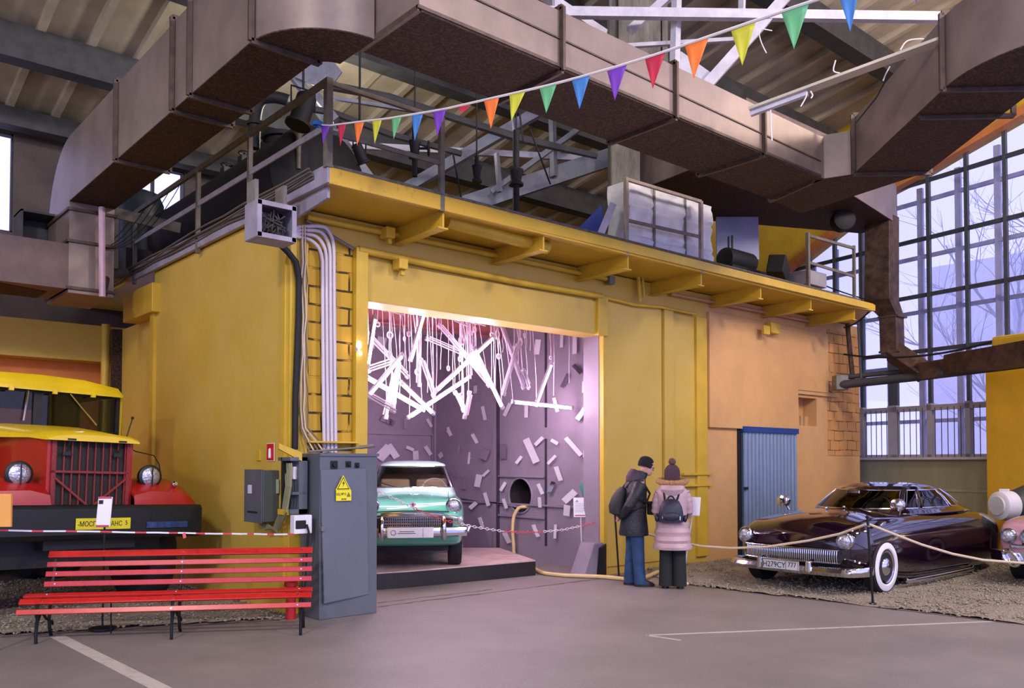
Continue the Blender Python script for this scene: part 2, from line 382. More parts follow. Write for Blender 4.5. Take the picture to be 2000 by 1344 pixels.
# doorstep crack and worn threshold
def ribbon(name, pts, w, m, z=.003, jit=.0):
    vs = []; 
    for i, p in enumerate(pts):
        d = (pts[min(i+1, len(pts)-1)]-pts[max(i-1, 0)]).normalized(); s = Vector((-d.y, d.x, 0))
        ww = w*(1+random.uniform(-jit, jit)); vs.append((p+s*ww/2, p-s*ww/2))
    mb = MB(); mb.rows([[Vector((a.x, a.y, z)), Vector((c.x, c.y, z))] for a, c in vs])
    mb.rows([[Vector((a.x, a.y, 0)), Vector((a.x, a.y, z))] for a, c in vs]).rows([[Vector((c.x, c.y, z)), Vector((c.x, c.y, 0))] for a, c in vs])
    return mb.build(name, m, kind='structure')
def groundline(p0, p1, n, j):
    a = onZ(*p0); c = onZ(*p1); return [a.lerp(c, i/n)+Vector((random.uniform(-j, j), random.uniform(-j, j), 0)) for i in range(n+1)]
M_crk = mat('crack_dark', (84, 66, 62), .9)
ribbon('trim_22', groundline((733, 1186), (1172, 1131), 40, .02), .022, M_crk, .003, .8)
ribbon('trim_22', groundline((733, 1178), (960, 1152), 24, .03), .012, M_crk, .003, .9)
M_line = mat('worn_white_line', (186, 178, 172), .7, var=.5, scale=9, rgb2=(160, 150, 146), ramp=(.3, .5))
ribbon('trim_23', groundline((112, 1243), (345, 1360), 6, 0), .13, M_line, .002)
ribbon('trim_23', groundline((1262, 1241), (1940, 1214), 10, 0), .045, M_line, .002)
ribbon('trim_23', groundline((1262, 1241), (1330, 1251), 3, 0), .04, M_line, .002)
ribbon('trim_24', groundline((1345, 1143), (2060, 1228), 40, .012), .03, M_crk, .004, .6)
ribbon('trim_24', groundline((0, 1245), (545, 1212), 30, .015), .03, M_crk, .004, .6)

# gravel beds: bumpy ground with loose stones
M_grav = mat('gravel_stones', (186, 174, 156), .9, var=.5, scale=40, rgb2=(98, 90, 76), bump=.8, bscale=60)
def gravel(name, poly, label):
    xs = [p.x for p in poly]; ys = [p.y for p in poly]
    def inside(x, y):
        c = False; j = len(poly)-1
        for i in range(len(poly)):
            a, b = poly[i], poly[j]
            if (a.y > y) != (b.y > y) and x < (b.x-a.x)*(y-a.y)/(b.y-a.y)+a.x: c = not c
            j = i
        return c
    mb = MB(); st = .12
    nx = int((max(xs)-min(xs))/st)+1; ny = int((max(ys)-min(ys))/st)+1; idx = {}
    for i in range(nx+1):
        for j in range(ny+1):
            x = min(xs)+i*st; y = min(ys)+j*st
            if inside(x, y): idx[i, j] = len(idx); mb.v.append(Vector((x, y, .012+.022*noise.noise(Vector((x*2, y*2, 0)))+random.uniform(0, .012))))
    for (i, j), k in idx.items():
        q = [(i, j), (i+1, j), (i+1, j+1), (i, j+1)]
        if all(t in idx for t in q): mb.f.append(tuple(idx[t] for t in q)); mb.mi.append(0)
    area = len(idx)*st*st; N = int(min(9000, area*230)); k = 0; tries = 0
    while k < N and tries < N*6:
        tries += 1
        x = random.uniform(min(xs), max(xs)); y = random.uniform(min(ys), max(ys))
        if not inside(x, y): continue
        k += 1; r = random.uniform(.008, .026); c = Vector((x, y, .018+r*.3))
        vs = [c+Vector((sx*r*random.uniform(.7, 1.2), sy*r*random.uniform(.7, 1.2), sz*r*random.uniform(.5, .9))) for sx, sy, sz in ((1, 0, 0), (-1, 0, 0), (0, 1, 0), (0, -1, 0), (0, 0, 1), (0, 0, -1))]
        mb.add(vs, [(0, 2, 4), (2, 1, 4), (1, 3, 4), (3, 0, 4), (2, 0, 5), (1, 2, 5), (3, 1, 5), (0, 3, 5)])
    return tag(mb.build(name, M_grav), label, 'gravel', kind='stuff')
g0 = [onZ(1275, 1128), onZ(1345, 1145), onZ(1700, 1186), onZ(2080, 1232)]
gravel('gravel', g0+[Vector((15.6, 1.5, 0)), Vector((16.4, 6.2, 0)), Vector((17.9, YF, 0)), Vector((10.6, YF, 0))], 'grey gravel bed under the black coupe along the warm-lit wall')
g1 = [onZ(-60, 1248), onZ(300, 1226), onZ(545, 1212), Vector((XS-.02, 8.6, 0)), Vector((XS-.02, 14, 0)), Vector((-4, 14, 0))]
gravel('gravel', g1, 'yellowish gravel under the red truck behind the bench')

# ------------------------------------------------------------------ roof, purlins, far walls
ZR = lambda y: 7.88+.2*(17.5-y)
r = MB(); r.add([(-26, 17.9, ZR(17.9)), (18.8, 17.9, ZR(17.9)), (18.8, -6, ZR(-6)), (-26, -6, ZR(-6)), (-26, 17.9, ZR(17.9)+.15), (18.8, 17.9, ZR(17.9)+.15), (18.8, -6, ZR(-6)+.15), (-26, -6, ZR(-6)+.15)],
     [(0, 1, 2, 3), (7, 6, 5, 4), (0, 4, 5, 1), (2, 6, 7, 3), (1, 5, 6, 2), (0, 3, 7, 4)])
for i in range(53):
    x = -20+i*.72
    r.bar((x, 17.5, ZR(17.5)-.05), (x, -6, ZR(-6)-.05), .11, .16)
r.build('ceiling', M_roof, kind='structure')
for y, hgt in ((16.95, .3), (14.7, .5), (12.3, .42), (9.95, .5), (7.75, .42), (4.9, .42), (2.0, .42)):
    MB().span((-26, y-.16, ZR(y)-.12-hgt), (18.7, y+.16, ZR(y)-.1)).build('ceiling_beam', M_beamd, kind='structure')
# back wall of the hall with its window band
YB = 17.5
bw = MB(); o1 = [onY(p, 350, YB).x for p in (-150, 26, 236, 362)]
zb0, zb1 = onY(12, 452, YB).z, onY(12, 258, YB).z
zc0 = onY(300, 505, YB).z
def wallband(mb, x0, x1, z0, z1, y=YB, t=.3): mb.span((x0, y, z0), (x1, y+t, z1))
wallband(bw, -26, 30, 3.9, zb0); wallband(bw, -26, 30, zb1, 9)
wallband(bw, -26, o1[0], zb0, zb1); wallband(bw, o1[1], o1[2], zb0, zb1); wallband(bw, o1[3], 30, zb0, zb1)
bw.build('wall_back_hall', mat('dark_grey_brown_wall', (78, 68, 66), .8, var=.25, scale=1.5), kind='structure')
MB().span((-26, YB-.35, zb1+.05), (4.6, YB, zb1+.38)).build('trim_25', mat('pale_grey_beam', (150, 150, 152), .6), kind='structure')
M_glassL = bpy.data.materials.new('window_glass'); M_glassL.use_nodes = True
def glassify(m, tr=.85, tint=(1, 1, 1), diff=.0):
    N = m.node_tree.nodes; L = m.node_tree.links
    for nn in list(N): N.remove(nn)
    o = N.new('ShaderNodeOutputMaterial'); t = N.new('ShaderNodeBsdfTransparent'); t.inputs[0].default_value = (*tint, 1)
    g = N.new('ShaderNodeBsdfGlossy'); g.inputs['Roughness'].default_value = .03
    fz = N.new('ShaderNodeFresnel'); fz.inputs[0].default_value = 1.45
    mx = N.new('ShaderNodeMixShader'); L.new(fz.outputs[0], mx.inputs[0]); L.new(t.outputs[0], mx.inputs[1]); L.new(g.outputs[0], mx.inputs[2])
    if diff:
        tl = N.new('ShaderNodeBsdfTranslucent'); tl.inputs[0].default_value = (.9, .9, .95, 1)
        m2 = N.new('ShaderNodeMixShader'); m2.inputs[0].default_value = diff
        L.new(mx.outputs[0], m2.inputs[1]); L.new(tl.outputs[0], m2.inputs[2]); L.new(m2.outputs[0], o.inputs[0])
    else: L.new(mx.outputs[0], o.inputs[0])
glassify(M_glassL)
M_haze = bpy.data.materials.new('hazy_outer_glass'); M_haze.use_nodes = True; glassify(M_haze, diff=.38)  # translucent mix lays haze over the view outside
M_gcar = bpy.data.materials.new('car_glass'); M_gcar.use_nodes = True; glassify(M_gcar, tint=(.62, .66, .62))
M_gdark = bpy.data.materials.new('dark_car_glass'); M_gdark.use_nodes = True; glassify(M_gdark, tint=(.36, .40, .38))
for i, (a, b2) in enumerate(((o1[0], o1[1]), (o1[2], o1[3]))):
    wi = MB(); nb = 1 if i == 0 else 2
    for k in range(nb+1): xx = a+(b2-a)*k/nb; wi.span((xx-.03, YB+.05, zb0), (xx+.03, YB+.12, zb1))
    for k in range(3 if i else 2): zz = zb0+(zb1-zb0)*k/(2 if i else 1); wi.span((a, YB+.05, zz-.03), (b2, YB+.12, zz+.03))
    wo = wi.build('window_%d' % (i+2), M_beamd, kind='structure')
    g = MB().add([(a, YB+.08, zb0), (b2, YB+.08, zb0), (b2, YB+.08, zb1), (a, YB+.08, zb1)], [(0, 1, 2, 3)]).build('pane', M_glassL, wo)
# lower back wall beyond the truck: orange wall under a yellow beam
MB().span((-14, 16.3, 0), (XS+.2, 16.5, 4.1)).build('wall_back_lower', mat('orange_plaster', (214, 128, 56), .6, var=.1), kind='structure')
a = onY(0, 695, 16.0); MB().span((-14, 15.8, a.z), (XS+.3, 16.31, a.z+.62)).build('trim_26', M_yel, kind='structure')
MB().prism([(-2.5, 15.9, 2.3), (1.9, 15.9, a.z), (-2.5, 15.9, a.z)], (0, .05, 0)).build('trim_27', mat('brown_boards', (96, 66, 44), .8, var=.5, scale=3, stretch=(8, 1, 1)), kind='structure')

# gable wall with the big window (turned ten degrees)
GA = radians(80); GO = Vector((18.4, 8.97, 0)); GD = Vector((cos(GA), sin(GA), 0)); GN = Vector((sin(GA), -cos(GA), 0))
def onG(px, py, off=0.0):
    r = ray(px, py); o = GO+GN*off; t = (o-CAM).dot(GN)/r.dot(GN); p = CAM+r*t; return (p-o).dot(GD), p.z
def G(s, z, off=0.0): v = GO+GN*off+GD*s; return Vector((v.x, v.y, z))
GZ0 = 1.8; sL, _ = onG(1676, 700); sR = -9.0
arcpts = [onG(1520, 545), onG(1545, 524), onG(1640, 448), onG(1700, 392), onG(1790, 345), onG(1860, 303), onG(2000, 222), (-5.0, 8.9), (-9.0, 9.7)]
g = MB()
def gslab(mb, pts, off, t): mb.prism([G(s, z, off) for s, z in pts], GN*t)
gslab(g, [(9.5, 0), (9.5, 12.5)]+[(-10, 12.5), arcpts[-1]]+arcpts[::-1][1:]+[(arcpts[0][0], 4.0), (3.0, 4.0), (3.0, 0)], 0, .35)
g.build('wall_gable', M_yel2, kind='structure')
g = MB(); gslab(g, [(3.0, 0), (3.0, GZ0-.02), (-9, GZ0-.02), (-9, 0)], 0, .35)
g.build('wall_gable_lower', mat('grey_green_render', (142, 138, 100), .7, var=.12, scale=2, stretch=(1, 1, .3)), kind='structure')
MB().bar(G(3, 1.15, -.01), G(-9, 1.15, -.01), .03, .05).build('trim_28', mat('grey_green_ledge', (150, 148, 116), .6), kind='structure')
MB().bar(G(3, GZ0, -.05), G(-9, GZ0, -.05), .22, .05).build('trim_29', mat('sill_white', (176, 172, 170), .6), kind='structure')
M_arch = mat('orange_arch_paint', (196, 124, 66), .5)
ar = MB()
for i in range(len(arcpts)-1): ar.bar(G(*arcpts[i], -.06), G(*arcpts[i+1], -.06), .22, .16)
ar.build('trim_30', M_arch, kind='structure')
M_mull = mat('dark_blue_grey_mullion', (64, 68, 76), .5, .2, var=.2, scale=3)
M_mull2 = mat('grey_window_frame', (150, 146, 150), .6, var=.1)
def arch_z(s):
    for i in range(len(arcpts)-1):
        a, b = arcpts[i], arcpts[i+1]
        if min(a[0], b[0]) <= s <= max(a[0], b[0]): return a[1]+(b[1]-a[1])*(s-a[0])/(b[0]-a[0])
    return 9.8
ms = [onG(p, 600)[0] for p in (1677, 1737, 1809, 1884, 1960)]
st = ms[3]-ms[4]; ms += [ms[4]-st, ms[4]-2*st, ms[4]-3*st]; up = [ms[0]+.72, ms[0]+1.44, ms[0]+2.1]
zt = [onG(1965, y)[1] for y in (787, 664, 545, 424, 301)]; zt += [zt[-1]+1.2, zt[-1]+2.4]
win = MB()
for s in ms+up:
    z1 = arch_z(s); w_ = .20 if s == ms[1] else .07
    win.bar(G(s, 2.9 if s not in up else 4.9, .12), G(s, z1, .12), w_, .10)
for z in zt[1:]:
    sl = min([p[0] for p in arcpts if p[1] <= z]+[99]) if z > arcpts[0][1] else arcpts[0][0]
    # where the arch passes this height
    sm = arcpts[0][0]
    for i in range(len(arcpts)-1):
        a, b = arcpts[i], arcpts[i+1]
        if (a[1]-z)*(b[1]-z) <= 0 and a[1] != b[1]: sm = a[0]+(b[0]-a[0])*(z-a[1])/(b[1]-a[1])
    win.bar(G(sm, z, .12), G(-9, z, .12), .07, .08)
wo = win.build('window_4', M_mull, kind='structure')
wf = MB()
for s in ms: wf.bar(G(s, GZ0, .10), G(s, 2.95, .10), .22 if s == ms[1] else .10, .12, GN)
wf.bar(G(ms[0]+.1, zt[0], .10), G(-9, zt[0], .10), .12, .11); wf.bar(G(ms[0]+.1, GZ0+.05, .10), G(-9, GZ0+.05, .10), .12, .07)
wf.build('window_frame', M_mull2, wo)
gr = MB()
for i in range(len(ms)-1):
    for k in range(1, 6): s = ms[i]+(ms[i+1]-ms[i])*k/6; gr.tube([G(s, GZ0, .04), G(s, zt[0], .04)], .009, 6)
gr.build('security_bars', M_mull, wo)
gp = MB(); gp.add([G(s, z, .14) for s, z in [(arcpts[0][0]+.2, 4)]+arcpts+[(-9, GZ0), (ms[0]+.1, GZ0), (ms[0]+.1, 4)]], [tuple(range(len(arcpts)+4))])
gp.build('pane', M_glassL, wo)
M_out = mat('outer_window_frame', (168, 174, 226), .6)
of = MB()
for s in ms+up: of.bar(G(s-.35, GZ0, .62), G(s-.35, arch_z(max(-9, s-.35)), .62), .12, .08)
for z in zt: of.bar(G(3, z-.25, .62), G(-9, z-.25, .62), .08, .08)
of.build('window_5', M_out, kind='structure')
MB().add([G(3.2, 1.2, .7), G(-9.5, 1.2, .7), G(-9.5, 10, .7), G(3.2, 10, .7)], [(0, 1, 2, 3)]).build('pane', M_haze, bpy.data.objects['window_5'])
# yellow pier at the side of the window and its capping
a = onG(1955, 800)[0]
pm = MB(); gslab(pm, [(a, 0), (a, onG(1953, 722)[1]), (a-1.6, onG(1953, 722)[1]), (a-1.6, 0)], -.5, .5)
pm.build('wall_right_pier', mat('mustard_paint', (190, 146, 20), .5, var=.08), kind='structure')
# outdoors: snowy yard, pale block of flats, bare trees
MB().span((19.4, -40, -.6), (90, 60, -.5)).build('ground_outside', mat('snow', (225, 228, 240), .8), kind='structure')
hb = MB(); hb.span((46, -10, -.5), (58, 20, 12))
fl = hb.build('apartment_block', mat('pale_render_far', (214, 212, 228), .8)); tag(fl, 'pale apartment block standing outside beyond the big gable window', 'building')
for yy in (-7, -3.5, 0, 3.5, 7, 10.5, 14):
    for zz in (1.5, 4.7, 7.9): MB().span((45.9, yy, zz), (46.02, yy+1.5, zz+1.8)).build('window_pane', mat('far_window', (160, 164, 196), .3), fl)
def tree(x, y, h, lab, seed):
    rnd = random.Random(seed); mb = MB()
    def br(p, d, L, r, lv):
        pts = [p]; q = p; dd = d
        for k in range(4):
            dd = (dd+Vector((rnd.uniform(-.18, .18), rnd.uniform(-.18, .18), rnd.uniform(-.05, .12)))).normalized(); q = q+dd*L/4; pts.append(q)
        mb.tube(pts, [r*(1-.15*k) for k in range(5)], 5 if lv < 2 else 3, caps=False)
        if lv < 4:
            for k in range(5 if lv == 0 else 4):
                b = pts[rnd.randint(1, 4)]; nd = (dd+Vector((rnd.uniform(-1, 1), rnd.uniform(-1, 1), rnd.uniform(-.2, .7)))).normalized(); br(b, nd, L*.62, r*.5, lv+1)
    br(Vector((x, y, -.5)), Vector((0, 0, 1)), h, h*.02, 0)
    return tag(mb.build('bare_tree', mat('bark_winter', (120, 118, 150), .9)), lab, 'tree', 'bare trees outside the window')
tree(30, 4.5, 6.5, 'leafless tree outside nearest the middle of the gable window', 3)
tree(31, 9.5, 6.5, 'leafless tree outside beyond the end of the warm-lit wall', 5)
tree(33, -1, 7, 'leafless tree outside beyond the crane duct at the window', 8)
# ------------------------------------------------------------------ gallery slab on brackets
gal = thing('gallery_platform', 'long yellow gallery slab on brackets running along the top of the brick chamber', 'gallery', (XS, YF, SLAB0))
s = MB(); s.prism([(XS-.06, YL, SLAB0+.02), (15.95, YL-.12, SLAB0+.02), (17.3, 8.9, SLAB0+.02), (17.3, 17.4, SLAB0+.02), (XS-.06, 17.4, SLAB0+.02)], (0, 0, .12))
s.build('slab', M_yel2, gal)
lip = MB(); lip.bar((XS-.06, YL, SLAB0+.09), (15.3, YL, SLAB0+.09), .05, .20); lip.bar((15.3, YL, SLAB0+.06), (15.98, YL-.12, SLAB0+.06), .05, .12)
lip.build('edge_channel', mat('yellow_channel_chipped', (206, 164, 44), .5, var=.3, scale=7, rgb2=(176, 138, 44), ramp=(.3, .42)), gal, bevel=.006)
M_lilac = mat('grey_lilac_channel', (150, 144, 160), .6, var=.2, scale=4)
MB().bar((XS-.06, YL-.02, SLAB0+.10), (XS-.06, 14.4, SLAB0+.10), .05, .20).build('edge_channel', M_lilac, gal, bevel=.006)
scr = MB(); scr.bar((XS-.02, YL+.02, SLAB1+.0), (15.6, YL+.0, SLAB1+.0), .10, .03); scr.bar((XS-.02, YL, SLAB1), (XS-.02, 16.5, SLAB1), .10, .05)
scr.build('screed_edge', mat('grimy_screed', (96, 92, 84), .9, var=.4, scale=12, bump=.5), gal)
tips = [(869, 400), (1065, 470), (1230, 515), (1373, 540), (1489, 565), (1587, 585), (1672, 605)]
for px, py in tips:
    x = onY(px, py, YL).x
    b = MB(); b.prism([(x-.012, YL+.03, SLAB0+.0), (x-.012, YL+.03, SLAB0-.19), (x-.012, YF+.0, SLAB0-.10-.1), (x-.012, YF, SLAB0)], (.024, 0, 0))
    b.span((x-.07, YL+.03, SLAB0-.20), (x+.07, YL+.10, SLAB0-.185)); b.bar((x, YL+.03, SLAB0-.195), (x, YF, SLAB0-.205), .12, .014)
    b.build('bracket', M_yel2, gal)
b = MB(); x = XS; b.prism([(x-.02, YL+.1, SLAB0), (x-.02, YL+.1, SLAB0-.12), (x-.02, YF, SLAB0-.2), (x-.02, YF, SLAB0)], (.03, 0, 0)); b.build('bracket', M_lilac, gal)

# railings
M_rail = mat('rail_grey_brown', (112, 104, 90), .55, .2, var=.25, scale=8)
M_raill = mat('rail_pale', (170, 166, 168), .5, .2, var=.2, scale=8)
def rail(label, posts, bars, loc, m=M_rail):
    t = thing('gallery_railing', label, 'railing', loc, group='railings round the gallery')
    for a, b, w in posts: MB().bar(a, b, w, w).build('post', m, t, bevel=.004)
    for a, b, w, h, mm in bars: MB().bar(a, b, w, h).build('rail', mm, t, bevel=.003)
    return t
xr = XS-.07; V = Vector
zt_ = SLAB1+.90
pc = V((xr, YL, SLAB1)); 
side_y = [YL, onX(488, 330, xr).y, onX(387, 400, xr).y, 14.2]
posts = [((xr, y, SLAB1-.25), (xr, y, zt_), .055) for y in side_y[1:]]
posts.insert(0, ((xr, YL, SLAB1-.02), (xr, YL, zt_+.02), .075))
rail('brown flat-bar railing along the tank side of the gallery above the truck wall', posts,
     [((xr, YL, zt_), (xr, 14.2, zt_), .04, .07, M_rail), ((xr-.01, YL, SLAB1+.42), (xr-.01, 14.2, SLAB1+.42), .02, .07, M_raill)], (xr, YL, SLAB1))
xa = onY(862, 330, YL).x
rail('open railing with bunting tied to its corner post above the doorway', [((xa, YL, SLAB1-.2), (xa, YL, zt_), .06)],
     [((xr, YL, zt_-.02), (xa, YL, zt_-.02), .04, .05, M_rail), ((xr, YL, SLAB1+.36), (xa, YL, SLAB1+.36), .03, .05, M_rail)], (xa, YL, SLAB1))
xb, xc = onY(1223, 420, YL).x, onY(1369, 450, YL).x
M_railz = mat('rail_beige', (158, 142, 128), .45, .2, var=.2, scale=8)
rail('beige pipe railing in front of the white wrapped bundle', [((xb, YL, SLAB1-.2), (xb, YL, onY(1223, 347, YL).z), .055), ((xc, YL, SLAB1-.2), (xc, YL, onY(1369, 393, YL).z), .055)],
     [((xb, YL, onY(1223, 350, YL).z), (xc, YL, onY(1369, 394, YL).z), .045, .045, M_railz), ((xb, YL, onY(1223, 430, YL).z), (xc, YL, onY(1369, 463, YL).z), .02, .05, M_rail)], (xb, YL, SLAB1), M_railz)
xd, xe = onY(1578, 500, YL).x, onY(1668, 520, YL).x
rail('rusty railing at the far end of the gallery near the big window', [((xd, YL, SLAB1-.1), (xd, YL, onY(1578, 455, YL).z), .06), ((xe, YL, SLAB1-.1), (xe, YL, onY(1668, 480, YL).z), .05), ((17.1, 8.8, SLAB1), (17.1, 8.8, SLAB1+1.0), .05)],
     [((xd, YL, onY(1578, 460, YL).z), (xe, YL, onY(1668, 485, YL).z), .04, .05, M_rail), ((xd, YL, onY(1578, 512, YL).z), (xe, YL, onY(1668, 540, YL).z), .03, .05, M_rail), ((xe, YL, onY(1668, 485, YL).z), (17.1, 8.8, SLAB1+.9), .04, .05, M_rail), ((xe, YL, onY(1668, 540, YL).z), (17.1, 8.8, SLAB1+.45), .03, .04, M_rail)], (xd, YL, SLAB1))

# horizontal black tanks
def tank(label, x, y0, y1, z, r):
    t = thing('pressure_tank', label, 'tank', (x, y0, SLAB1), group='black tanks on the gallery')
    b = MB(); L = y1-y0; prof = [(.01, -.32*r), (r*.5, -.26*r), (r*.85, -.13*r), (r, 0)]
    prof = prof+[(r, L)]+[(a, L-h) for a, h in prof[::-1][1:]]
    b.lathe(prof, (x, y0, z), (0, 1, 0), 32); b.build('shell', M_dark, t, smooth=True)
    for f in (.15, .8):
        MB().span((x-r*.7, y0+L*f-.08, SLAB1-.02), (x+r*.7, y0+L*f+.08, z-r*.55)).build('cradle', M_rust_shade, t)
    mh = MB(); yy = y0+L*.22; mh.lathe([(.24, 0), (.24, .16), (.3, .16), (.3, .22), (.1, .26)], (x, yy, z+r-.04), (0, 0, 1), 20); mh.build('manhole', M_dark, t, smooth=True)
    for k in range(3):
        yy = y0+L*(.35+.14*k); v = MB(); v.tube([(x, yy, z+r-.05), (x, yy, z+r+.16)], .05, 8); v.box((x, yy, z+r+.2), (.16, .16, .1)); v.torus((x, yy, z+r+.31), .09, .015, n=14, k=5); v.tube([(x, yy, z+r+.2), (x, yy, z+r+.31)], .02, 6)
        v.build('valve', M_dark, t)
    return t
tank('long black horizontal tank behind the side railing of the gallery', 5.5, 10.3, 15.2, SLAB1+.72, .70)
tank('black tank end seen like a dome behind the slab above the doorway', 7.35, 10.6, 13.6, SLAB1+.52, .52)
gn = thing('bent_pipe', 'black gooseneck pipe rising from the long tank behind the side railing', 'pipe', tuple(at(500, 300, 12.2)))
g = MB(); g.tube(spl([at(496, 290, 12.2), at(499, 225, 12.2), at(510, 196, 12.2), at(535, 190, 12.2), at(566, 197, 12.2)]), .085, 10); g.build('tube', M_dark, gn, smooth=True)
MB().lathe([(.12, 0), (.12, .05)], at(499, 245, 12.2), (0, 0, 1), 14).build('flange', M_dark, gn)
fn = thing('vent_funnel', 'dark funnel vent pipe standing behind the side railing near the corner post', 'vent', tuple(at(583, 330, 11)))
MB().lathe([(.03, 0), (.035, .42), (.09, .5), (.1, .52), (.05, .53)], at(583, 330, 11), (0, 0, 1), 12).build('stem', M_rail, fn, smooth=True)

# stage spotlights hanging from the truss
def spot(label, px, py, d, tilt, s=1.0):
    p = at(px, py, d); t = thing('stage_spotlight', label, 'spotlight', tuple(p), group='dark spotlights under the roof')
    R = Matrix.Rotation(tilt, 3, 'Y'); ax = R @ V((0, 0, -1))
    b = MB(); b.lathe([(.07*s, -.16*s), (.1*s, -.13*s), (.1*s, .16*s), (.13*s, .17*s), (.13*s, .2*s)], p, ax, 16); b.build('housing', M_dark, t, smooth=True)
    y = MB(); y.tube([p+V((.13*s, 0, 0)), p+V((.13*s, 0, .2*s)), p+V((-.13*s, 0, .2*s)), p+V((-.13*s, 0, 0))], .012, 6); y.tube([p+V((0, 0, .2*s)), V((p.x, p.y, ZR(p.y)+.02))], .014, 6); y.build('yoke', M_dark, t)
spot('dark stage spotlight hanging just beside the corner post of the gallery', 592, 212, 10.2, .3, 1.2)
spot('small dark spotlight pointing down above the black tank dome', 702, 298, 10.6, -.5, .7)
def valvepipe(label, px, y0, y1, yv, d, r=.04, wheel=False):
    t = thing('valve_pipe', label, 'valve', tuple(at(px, y1, d)), group='black valve pipes above the gallery')
    tp_ = at(px, y0, d); MB().tube([tp_, at(px, y1, d)], r, 10).build('tube', M_dark, t, smooth=True); MB().tube([V((tp_.x, tp_.y, ZR(tp_.y)+.02)), tp_], .010, 6).build('hanger_rod', M_dark, t)
    c = at(px, yv, d); b = MB(); b.lathe([(r*2.2, -.03), (r*2.2, 0), (r*1.5, .02), (r*1.8, .12), (r*2.2, .15), (r*2.2, .18)], c-V((0, 0, .09)), (0, 0, 1), 14); b.build('valve_body', M_dark, t, smooth=True)
    if wheel:
        w_ = MB(); q = c+RIGHT*.17; w_.torus(q, .085, .012, (RIGHT.x, RIGHT.y, 0), 18, 6); w_.tube([c, q], .016, 6)
        for k in range(3):
            a = pi*k/3; e = FLAT*cos(a)*.08+V((0, 0, sin(a)*.08)); w_.tube([q-e, q+e], .008, 5)
        w_.build('handwheel', M_dark, t)
valvepipe('black valve with a round handwheel behind the bunting', 810, 230, 345, 290, 10.4, .035, True)
valvepipe('short black flanged pipe hanging above the slab middle', 931, 305, 355, 338, 10.6, .03)
valvepipe('tall black flanged standpipe between two struts above the slab', 1008, 255, 415, 345, 11.2, .045)

# ------------------------------------------------------------------ ventilation ducts
ZD = 5.48
def Zd(px, py): p = onZ(px, py, ZD); return V((p.x, p.y, ZD))
def duct_box(t, foot, z0, z1, under=True, side=None):
    p = [V((q[0], q[1], z0)) for q in foot]; n = len(p); h = V((0, 0, z1-z0))
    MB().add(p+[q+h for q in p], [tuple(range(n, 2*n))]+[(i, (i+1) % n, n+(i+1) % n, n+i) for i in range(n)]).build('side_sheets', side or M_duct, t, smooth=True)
    MB().prism([q-V((0, 0, .012)) for q in p], (0, 0, .012)).build('underside', M_rust_shade, t)
def flange(t, a, b, z0, z1, out=.03, m=None):
    """collar round a duct whose section runs from plan point a to plan point b"""
    a = V((a[0], a[1], 0)); b = V((b[0], b[1], 0)); d = (b-a).normalized()*out
    a2, b2 = a-d, b+d
    m_ = MB(); A = V((a2.x, a2.y, z0-out)); B = V((b2.x, b2.y, z0-out)); C_ = V((b2.x, b2.y, z1+out)); D = V((a2.x, a2.y, z1+out))
    for p, q in ((A, B), (B, C_), (C_, D), (D, A)): m_.bar(p, q, .035, .05, up=(0, 0, 1) if abs((q-p).z) < .1 else d)
    m_.build('seam_flange', m or M_rust2, t)
M_rust2 = mat('duct_seam_steel', (84, 70, 62), .5, .4, var=.3, scale=10)
HA, HB = .95, .56
XA0, XA1 = 3.19, 3.80
dA = thing('ventilation_duct', 'large brown rectangular air duct with a rounded elbow passing over the truck side', 'duct', (XA0, 9, ZD), group='sheet metal air ducts')
cx, cy = XA1+.2, 7.30
arcO = [V((cx-(cx-XA0)*cos(t), cy-(cx-XA0)*sin(t), 0)) for t in [i*pi/2/12 for i in range(13)]]
arcI = [V((cx-.2*cos(t), cy-.2*sin(t), 0)) for t in [i*pi/2/12 for i in range(13)]]
footA = [(XA0, 13.4), *[(p.x, p.y) for p in arcO], *[(p.x, p.y) for p in arcI[::-1]], (XA1, 13.4)]
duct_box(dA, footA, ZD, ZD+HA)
for px, py in ((208, 305), (325, 208), (360, 178), (487, 72)):
    y = onZ(px, py, ZD).y; flange(dA, (XA0, y), (XA1, y), ZD, ZD+HA)
# far elbow turning down and the drop to the lower duct
el = MB(); prof = [V((0, 13.4+sin(a)*1.25, ZD-.30+cos(a)*1.25)) for a in [i*pi/2/10 for i in range(11)]]
poly = [V((XA0, 13.4, ZD-.3))]+[V((XA0, p.y, p.z)) for p in prof]
el.prism([V((XA0, 13.4, 4.15)), V((XA0, 13.4, ZD+HA))]+[V((XA0, p.y, p.z)) for p in prof]+[V((XA0, 14.65, 4.15))], (XA1-XA0, 0, 0))
el.build('elbow', M_duct, dA, smooth=True)
dl = MB(); dl.span((-9, 13.40, 4.2), (XA0, 14.4, 4.85)); dl.build('lower_run', mat('brown_mauve_duct_shade', (100, 80, 78), .5, .2, var=.25, scale=2), dA)  # darker copy of the duct sheet, shade put into its colour
MB().prism([(-9, 13.40, 4.19), (1.9, 13.40, 4.19), (3.0, 13.8, 4.19), (3.0, 14.4, 4.19), (-9, 14.4, 4.19)], (0, 0, .015)).build('underside', M_rust_shade, dA)
for z in (4.22, 4.9, ZD-.12): 
    MB().span((XA0-.03, 13.36, z-.02), (XA1+.03, 14.68, z+.02)).build('seam_flange', M_rust2, dA)
for x in (1.7, -.6): MB().span((x-.02, 13.36, 4.17), (x+.02, 14.44, 4.88)).build('seam_flange', M_rust2, dA)

